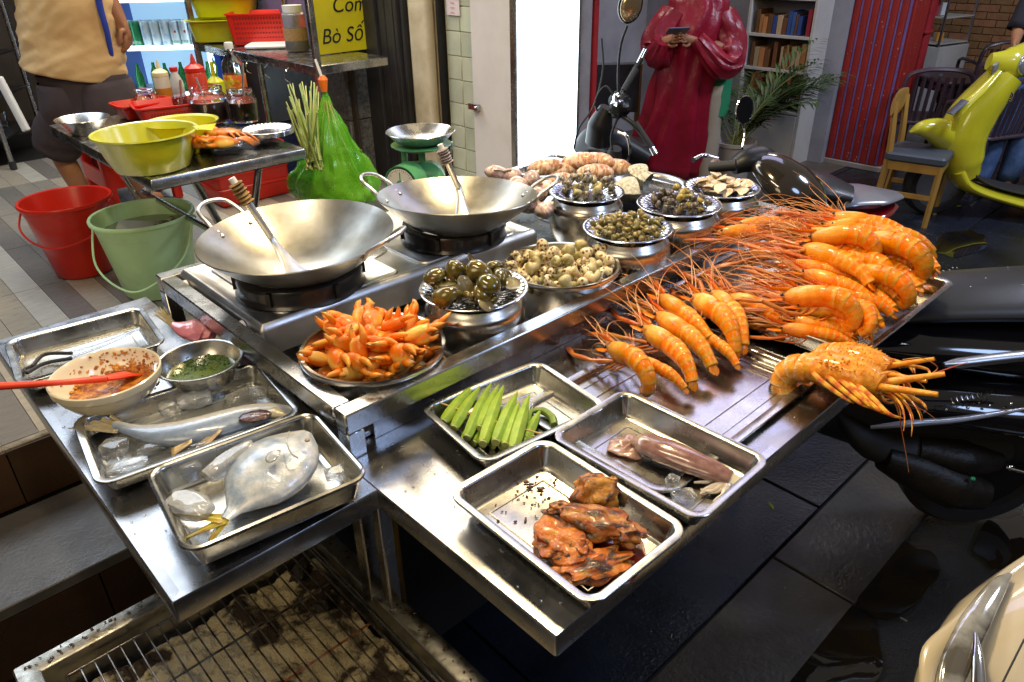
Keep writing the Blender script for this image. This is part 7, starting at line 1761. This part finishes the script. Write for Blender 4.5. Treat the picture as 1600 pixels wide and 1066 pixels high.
MB().loft(catmull([P(1310, 640, .44), P(1360, 690, .36), P(1440, 700, .34), P(1560, 690, .34)], 5), [samp([(.03, .02), (.06, .05), (.08, .06), (.07, .06)], i / 15) for i in range(16)], 20).build('swing_arm', RUBBER, t)
MB().ball(P(1520, 748, .33), (.008, .008, .006), 10, 6).build('green_reflector', mat('green_gem', (.02, .4, .2), .1, coat=1), t)
# ------------------------------------------------------------------ cream scooter corner, bottom right
CRM = mat('cream_scooter_paint', (.55, .48, .34), .22, 0, (.48, .42, .30), 3, coat=.8, croug=.06, bump=.04, bscale=30)
t = thing('cream_scooter', 'cream scooter front with a long glass lamp at the bottom right corner', 'scooter', (0, 0, 0))
cp = catmull([P(1500, 1200, .54), P(1545, 1130, .575), P(1620, 1040, .60), P(1720, 960, .61), P(1850, 900, .58)], 6)
MB().loft(cp, [samp([(.08, .06), (.125, .085), (.15, .10), (.15, .10), (.1, .08)], i / (len(cp) - 1)) for i in range(len(cp))], 40, up=(0, 0, 1)).build('front_cowl', CRM, t)
MB().loft(catmull([P(1446, 1080, .62), P(1456, 1020, .64), P(1500, 975, .655), P(1570, 905, .67), P(1620, 865, .67)], 6), [samp([(.010, .006), (.016, .008), (.014, .007), (.014, .006), (.01, .005)], i / 24) for i in range(25)], 14).build('cowl_edge', CRM, t)
HLG = mat('lamp_lens_glass', (.5, .5, .45), .05, .3, (.12, .11, .09), 5, (.4, .55), coat=1)
MB().loft(catmull([P(1478, 1100, .675), P(1492, 1040, .69), P(1525, 970, .70), P(1560, 915, .70), P(1578, 898, .695)], 6), [samp([(.014, .006), (.022, .008), (.022, .008), (.014, .007), (.004, .004)], i / 24) for i in range(25)], 18).build('indicator_lens', HLG, t)
MB().loft(catmull([P(1530, 1100, .70), P(1528, 1030, .705), P(1524, 990, .705)], 5), [samp([(.012, .004), (.009, .004), (.003, .003)], i / 10) for i in range(11)], 12).build('chrome_strip', CHROME, t)
MB().tube([P(1560, 1080, .715), P(1600, 1000, .718), P(1640, 950, .71)], .0015, 6).build('panel_seam', RUBBER, t)
wheel(t, V((P(1700, 1100, .3).x + .1, .75, .25)), .25, R(50))
# ------------------------------------------------------------------ yellow scooter
YP = mat('yellow_scooter_paint', (.60, .55, .025), .24, 0, (.52, .48, .02), 3, coat=.9, croug=.05)
t = thing('yellow_scooter', 'glossy yellow retro scooter parked in front of the dining chairs', 'scooter', (0, 0, 0))
Yy = 4.95
S_ = lambda x, y, d=0: PY(x, y, Yy + d)
SP = [(1572, 118), (1548, 145), (1520, 180), (1502, 215), (1500, 250), (1505, 272)]
MB().loft(catmull([S_(*p) for p in SP], 6), [samp([(.10, .12), (.12, .13), (.15, .14), (.155, .15), (.14, .15), (.10, .12)], i / 30) for i in range(31)], 36, up=(0, 1, 0)).build('leg_shield', YP, t)
MB().loft(catmull([S_(1562, 112, -.09), S_(1535, 140, -.13), S_(1502, 172, -.16), S_(1490, 205, -.17)], 5), [samp([(.02, .015), (.035, .02), (.04, .02), (.02, .01)], i / 15) for i in range(16)], 16).build('front_crest', YP, t)
q = S_(1495, 168, -.155)
MB().loft([S_(1484, 178, -.185), S_(1508, 157, -.165)], [(.030, .006), (.034, .006)], 12).build('horn_grille', mat('grille_grey', (.10, .11, .15), .4, .5), t)
MB().loft(catmull([S_(1545, 96, -.02), S_(1575, 100, -.02), S_(1605, 92, .02), S_(1640, 84, .05)], 6), [samp([(.03, .05), (.085, .10), (.09, .11), (.05, .06)], i / 18) for i in range(19)], 28).build('headset', YP, t)
q = MB(); q.ball(S_(1604, 100, -.10), (.055, .03, .07), 20, 12); q.build('headlight', mat('headlight_glass', (.5, .55, .65), .08, .6, coat=1), t); 
MB().loft([S_(1556, 100, -.08), S_(1552, 125, -.06)], [(.012, .03), (.014, .035)], 12).build('dark_scuffed_edge', mat('scuffed_rubber', (.12, .13, .15), .6, 0, (.3, .3, .3), 30), t)
MB().tube([S_(1575, 138, -.1), S_(1582, 150, -.12), S_(1578, 158, -.1), S_(1574, 142, -.1)], .008, 8, 5).build('bag_hook', CHROME, t)
MB().loft(catmull([S_(1421, 207, -.05), S_(1440, 201, -.05), S_(1465, 205, -.03), S_(1490, 222, 0)], 6), [samp([(.008, .012), (.05, .05), (.085, .085), (.10, .10)], i / 18) for i in range(19)], 30, up=(0, 1, 0)).build('front_fender', YP, t)
MB().loft(catmull([S_(1488, 262, -.02), S_(1500, 284, -.02), S_(1540, 300, -.02), S_(1610, 318, -.02), S_(1690, 325, 0)], 6), [samp([(.13, .05), (.16, .045), (.17, .04), (.17, .045), (.15, .06)], i / 24) for i in range(25)], 28).build('floor_skirt', YP, t)
MB().loft(catmull([S_(1498, 256, .0), S_(1530, 280, .0), S_(1600, 298, .0), S_(1680, 305, 0)], 6), [samp([(.11, .02), (.14, .018), (.14, .02), (.13, .02)], i / 18) for i in range(19)], 20).build('floor_mat', RUBBER, t)
MB().loft(catmull([S_(1630, 300, .05), S_(1680, 250, .05), S_(1760, 215, .05), S_(1860, 220, .05)], 6), [samp([(.10, .12), (.17, .2), (.18, .22), (.1, .1)], i / 18) for i in range(19)], 28).build('rear_body', YP, t)
MB().loft([S_(1660, 205, .05), S_(1740, 180, .05), S_(1840, 185, .05)], [(.10, .04), (.14, .05), (.12, .05)], 20).build('seat', VINYL, t)
q = S_(1470, 260); wheel(t, V((q.x, Yy, .22)), .22, 0); wheel(t, V((q.x + 1.35, Yy + .05, .22)), .22, 0)
MB().tube([S_(1538, 304, -.1), S_(1515, 324, -.2)], .010, 8).build('side_stand', BLKM, t)
# wooden chair
WOODC = mat('honey_wood', (.42, .24, .055), .4, 0, (.34, .18, .04), 10, stretch=(1, 1, .15), coat=.4, bump=.03, bscale=40)
nl, nr, fr_ = P(1388, 243, .44), P(1470, 254, .44), P(1487, 238, .44)
ex = (nr - nl); wx = ex.length; rz = math.atan2(ex.y, ex.x); dpt = (fr_ - nr).length
print('chair', wx, dpt, nl, nr)
cc_ = (nl + fr_) / 2; wx = max(.34, min(.42, wx)); dpt = .36
t = thing('wooden_chair', 'honey coloured wooden chair with grey seat beside the striped column', 'chair', (cc_.x, cc_.y, 0), rz)
MB().rbox((0, 0, .415), wx + .03, dpt + .02, .055, .03, .012, 4).build('seat', mat('grey_blue_vinyl', (.055, .068, .09), .45, bump=.1, bscale=200), t)
hx, hy = wx / 2 - .01, dpt / 2 - .015
for y in (-hy, hy):
    MB().tube([(hx, y, .415), (hx - .005, y, 0)], [.021, .017], 4).build('leg', WOODC, t); MB().tube([(-hx - .03, y, 0), (-hx, y, .42), (-hx - .03, y, .78)], [.019, .022, .018], 4, 4).build('leg', WOODC, t)
    MB().box((0, y, .385), (2 * hx, .022, .055)).build('apron', WOODC, t); MB().box((0, y, .20), (2 * hx, .018, .03)).build('stretcher', WOODC, t)
for x in (-hx, hx): MB().box((x, 0, .385), (.022, 2 * hy, .055)).build('apron', WOODC, t)
MB().loft([(-hx - .035, -hy - .03, .76), (-hx - .045, -hy * .5, .75), (-hx - .05, 0, .745), (-hx - .045, hy * .5, .75), (-hx - .035, hy + .03, .76)], [(.012, .06), (.014, .085), (.014, .09), (.014, .085), (.012, .06)], 16, up=(0, 0, 1)).build('backrest', WOODC, t)
# slatted plastic chairs and table
PCH = mat('brown_plastic_chair', (.060, .040, .055), .35, 0, (.05, .032, .045), 4, coat=.2, hv=.2)
def slat_chair(label, c, rz):
    t = thing('slatted_chair', label, 'chair', (c.x, c.y, 0), rz, 'brown slatted plastic chairs in the dining room')
    MB().rbox((0, 0, .42), .44, .42, .03, .06, .01, 4).build('seat', PCH, t)
    for x in (-.19, .19):
        for y in (-.18, .18): MB().tube([(x, y, .42), (x * 1.12, y * 1.15, 0)], [.022, .016], 6).build('leg', PCH, t)
    for k in range(7): x = -.15 + k * .05; MB().tube([(x, .19, .44), (x * 1.05, .235, .78)], .0145, 4).build('slat', PCH, t)
    MB().loft(catmull([(-.225, .19, .44), (-.235, .215, .62), (-.22, .235, .78), (-.12, .25, .83), (0, .255, .84), (.12, .25, .83), (.22, .235, .78), (.235, .215, .62), (.225, .19, .44)], 4), (.024, .016), 8).build('back_frame', PCH, t)
    for sx in (-1, 1): MB().tube([(sx * .22, -.16, .43), (sx * .235, -.17, .63), (sx * .235, .05, .65), (sx * .23, .21, .64)], .016, 6, 3).build('arm', PCH, t)
    MB().lathe([(.0001, 0), (.012, 0), (.010, .003), (.0001, .003)], 12, (0, 0, 0)).build('badge', mat('blue_badge', (.2, .3, .6), .3), t, loc=(0, .232, .80), rot=(PI / 2, 0, 0))
    return t
slat_chair('purple brown slatted chair with a badge on its back, centre of the dining group', P(1520, 92, .78) + V((.0, -.2, 0)), R(185))
slat_chair('slatted chair against the brick wall with a bright badge', P(1562, 76, .78) + V((.1, .2, 0)), R(175))
slat_chair('dark slatted chair just behind the red pipe', P(1448, 110, .78) + V((0, -.1, 0)), R(165))
slat_chair('dark slatted chair back tucked behind the yellow scooter', P(1535, 122, .78) + V((0, -.2, 0)), R(200))
tb_ = P(1498, 118, .72); t = thing('dining_table', 'square purple brown plastic dining table among the slatted chairs', 'table', (tb_.x, tb_.y, 0), R(10))
MB().rbox((0, 0, .69), .6, .6, .035, .05, .01, 4).build('tabletop', PCH, t); MB().rbox((0, 0, .63), .54, .54, .06, .03, .01, 3).build('apron', PCH, t)
for x in (-.25, .25):
    for y in (-.25, .25): MB().tube([(x, y, .65), (x, y, 0)], [.03, .022], 8).build('leg', PCH, t)
# lit glass cabinet
cbp = P(1455, 130, 0) * 0 + PY(1458, 60, 8.1)
t = thing('glass_cabinet', 'pale lit glass counter cabinet between the red pipe and the brick wall', 'cabinet', (cbp.x, 8.1, 0), R(30))
MB().rbox((0, 0, 0), .5, .5, .72, .01, .004, 2).build('base', SHM, t)
MB().box((0, .2, 1.2), (.46, .02, .9)).build('back_panel', mat('cabinet_glow', (.35, .5, .6), .5, 0, (.15, .2, .3), 5, emit=(.35, .55, .8), es=.35), t)
for z in (.74, .98, 1.22, 1.5): MB().rbox((0, 0, z), .48, .46, .012, .004, .002, 1).build('shelf', SHM, t)
for x in (-.24, .24):
    for y in (-.22, .22): MB().rbox((x, y, .72), .02, .02, .9, .002, .001, 1).build('post', ALU, t)
rnd = random.Random(4)
for k in range(9):
    o = MB().rbox((0, 0, 0), rnd.uniform(.06, .1), .08, rnd.uniform(.07, .18), .01, .004, 2).build('packet', mat('packet_%d' % k, rnd.choice([(.6, .05, .1), (.1, .3, .6), (.7, .7, .7), (.7, .3, .05), (.05, .3, .3)]), .4), loc=t.location + V((rnd.uniform(-.15, .15), rnd.uniform(-.12, .05), rnd.choice([.755, .995, 1.235])))); tag(o, 'coloured packet on a shelf of the lit glass cabinet', 'packet', 'packets in the glass cabinet')
# person in jeans at the right edge
JX = PY(1592, 160, 5.45)
J = dict(pelvis=V((JX.x + .04, 5.45, .90)), chest=V((JX.x + .08, 5.45, 1.28)), neck=V((JX.x + .08, 5.43, 1.46)), head=V((JX.x + .07, 5.40, 1.56)), face=V((-.6, -1, 0)))
for s_, x in (('l', -1), ('r', 1)):
    J['hip' + s_] = J['pelvis'] + V((x * .09, 0, -.05)); J['knee' + s_] = V((JX.x + x * .10 - .02, 5.40, .48)); J['ank' + s_] = V((JX.x + x * .11 - .04, 5.42, .09)); J['toe' + s_] = J['ank' + s_] + V((-.05, -.12, -.05))
    J['sho' + s_] = V((JX.x + .08 + x * .19, 5.45, 1.40)); J['elb' + s_] = V((JX.x + .08 + x * .27, 5.40, 1.14)); J['wri' + s_] = J['elb' + s_] + V((-.10, -.16, -.06)); J['hand' + s_] = J['wri' + s_] + V((-.05, -.07, -.03)); J['hside' + s_] = V((0, 0, 1)); J['hcurl' + s_] = V((.5, -.3, -1))
jp = person_body('person in blue jeans and dark shirt standing behind the yellow scooter', 'p', J)
JN = mat('blue_denim', (.05, .10, .24), .85, 0, (.09, .16, .33), 12, bump=.5, bscale=16)
for s_ in 'lr':
    o = MB().loft(lz(J['hip' + s_] + V((0, 0, .10)), J['ank' + s_] + V((0, 0, -.01)), 14), [samp([(.115, .12), (.10, .105), (.075, .08), (.068, .07)], i / 14) for i in range(15)], 24, up=(0, 1, 0), shape=fold(9), cap=False).build('jeans_leg', JN, jp); solid(o, .004)
    MB().loft([J['ank' + s_] + V((.02, .04, -.05)), J['ank' + s_] + V((0, -.03, -.05)), J['toe' + s_] + V((0, -.04, -.01))], [(.04, .04), (.045, .045), (.035, .022)], 14).build('shoe', RUBBER, jp)
DSH = mat('dark_shirt', (.02, .02, .03), .85, bump=.4, bscale=10)
o = MB().loft(lz(J['pelvis'] + V((0, 0, .02)), J['neck'] + V((0, 0, -.02)), 10), [samp([(.175, .13), (.17, .125), (.20, .13), (.08, .08)], i / 10) for i in range(11)], 32, up=(0, 1, 0), shape=fold(4), cap=False).build('shirt', DSH, jp); solid(o, .004)
for s_ in 'lr': o = MB().loft(lz(J['sho' + s_], J['elb' + s_], 6), [(.07, .07)] * 7, 18, shape=fold(4), cap=False).build('sleeve', DSH, jp); solid(o, .004)
# fallen leaves on the ground
for i, (x, y) in enumerate(((1498, 322), (1205, 790))):
    c = P(x, y, .006)
    o = MB().grid(lambda u, v: Vector(((u - .5) * .05 , (v - .5) * (.030 if i == 0 else .008) * math.sin(PI * (u * .96 + .02)), .004 * math.sin(u * 4 + v * 2))), 8, 4).build('fallen_leaf', mat('lime_leaf', (.35, .45, .03), .5), loc=c, rot=(0, 0, .6 + i)); tag(o, ('lime green leaf on the ground near the wooden chair', 'thin dry leaf on the dark paving below the table')[i], 'leaf')

# water drops on the steel tables and trays
q = MB(); rnd = random.Random(77)
for i in range(420):
    if i % 2: p = AB(rnd.uniform(.56, 1.48), rnd.uniform(.51, 1.02), .8622)
    else: p = AB(rnd.uniform(.17, .53), rnd.uniform(.96, 2.0), .8602)
    r_ = rnd.uniform(.0008, .0030); q.ball(p, (r_, r_ * rnd.uniform(.8, 1.3), r_ * .45), 7, 4)
tag(q.build('water_drops', GLASS), 'water drops scattered over the steel shelves', 'water', kind='stuff')
GRS = mat('burnt_grease', (.10, .05, .015), .35, 0, (.03, .018, .008), 60, coat=.4)
q = MB()
for i in range(160):
    u = rnd.random()
    p = AB(rnd.choice([rnd.uniform(.56, .585), rnd.uniform(-.05, .56)]), 0, .5025); a_ = toab(p)[0]
    b_ = rnd.uniform(.35, 1.33) if a_ > .555 else rnd.uniform(1.348, 1.38)
    p = AB(a_, b_, .5022); q.ball(p, (rnd.uniform(.001, .006), rnd.uniform(.001, .004), .0006), 7, 4, .5, 3, i)
tag(q.build('grease_specks', GRS), 'burnt grease specks on the grill rim', 'grease', kind='stuff')
LIT = mat('damp_litter', (.20, .17, .10), .7, 0, (.08, .07, .05), 60)
q = MB()
for i in range(60): q.box(AB(rnd.uniform(1.2, 5.5), rnd.uniform(.0, 1.9), .006), (rnd.uniform(.004, .03), rnd.uniform(.002, .006), .002), (0, 0, rnd.uniform(0, 3)))
tag(q.build('street_litter', LIT), 'tiny bits of litter on the dark wet paving', 'litter', kind='stuff')

# panel seams, bolts and plate of the big scooter
for k in range(6): MB().ball(P(1410 + k * 34, 646 - k * 3, .57), .005, 8, 5).build('fairing_bolt', CHROME, C.objects[[o.name for o in C.objects if o.get('label', '').startswith('large wet black scooter')][0]])
PUD = mat('dark_puddle', (.018, .012, .005), .03, 0, (.008, .008, .009), 6, coat=1, croug=.02, bump=.06, bscale=9)
for i, (x, y, rx, ry, lab) in enumerate(((1400, 900, .20, .10, 'brownish puddle on the asphalt left of the cream scooter'), (1290, 1010, .20, .12, 'small puddle at the bottom of the picture beside the kerb'), (1570, 850, .16, .07, 'puddle under the large black scooter wheel'), (1500, 380, .3, .12, 'wet patch on the paving below the wooden chair'))):
    puddle(lab, P(x, y, .0045), (rx, ry), PUD, i + 20, .0012, name='puddle', cat='puddle').rotation_euler = (0, 0, AL)
# ================================================================== labels that tell heaped things apart
bpy.context.view_layer.update()
ORD = ['first', 'second', 'third', 'fourth', 'fifth', 'sixth', 'seventh', 'eighth', 'ninth', 'tenth', 'eleventh', 'twelfth', 'thirteenth', 'fourteenth', 'fifteenth', 'sixteenth']
def scr(p):
    d = p - Vector((0, 0, H)); dep = d.y * math.cos(TH) - d.z * math.sin(TH)
    return d.x / dep, -(d.y * math.sin(TH) + d.z * math.cos(TH)) / dep
def rank_labels(group, rows, fmt):
    ob = [o for o in C.objects if o.parent is None and o.get('group') == group]
    ob.sort(key=lambda o: -scr(o.location)[1])
    n = math.ceil(len(ob) / rows)
    for r in range(rows):
        rw = sorted(ob[r * n:(r + 1) * n], key=lambda o: scr(o.location)[0])
        for k, o in enumerate(rw): o['label'] = fmt % (ORD[k], 'front' if r == 0 else ORD[r])
rank_labels('river prawns piled in the rear tray', 4, 'orange river prawn in the big heap, %s from the left in the %s row')
rank_labels('crab claws in the bowl', 6, 'orange crab claw in the steel bowl, %s from the left in the %s row')
rank_labels('apple snails on the plate', 2, 'glossy green apple snail on the ribbed plate, %s from the left, %s row')
rank_labels('purple striped cockles behind the rear wok', 2, 'purple striped cockle behind the rear wok, %s from the left, %s row')
rank_labels('small clams on the plate', 4, 'small pale clam on its plate, %s from the left in the %s row')
rank_labels('books in the shelf', 4, 'small book in the white bookshelf, %s from the left, %s row from below')
rank_labels('packets in the glass cabinet', 3, 'coloured packet in the lit glass cabinet, %s from the left, %s row')
print('objects', len(sc.objects), 'polys', sum(len(o.data.polygons) for o in sc.objects if o.type == 'MESH'))
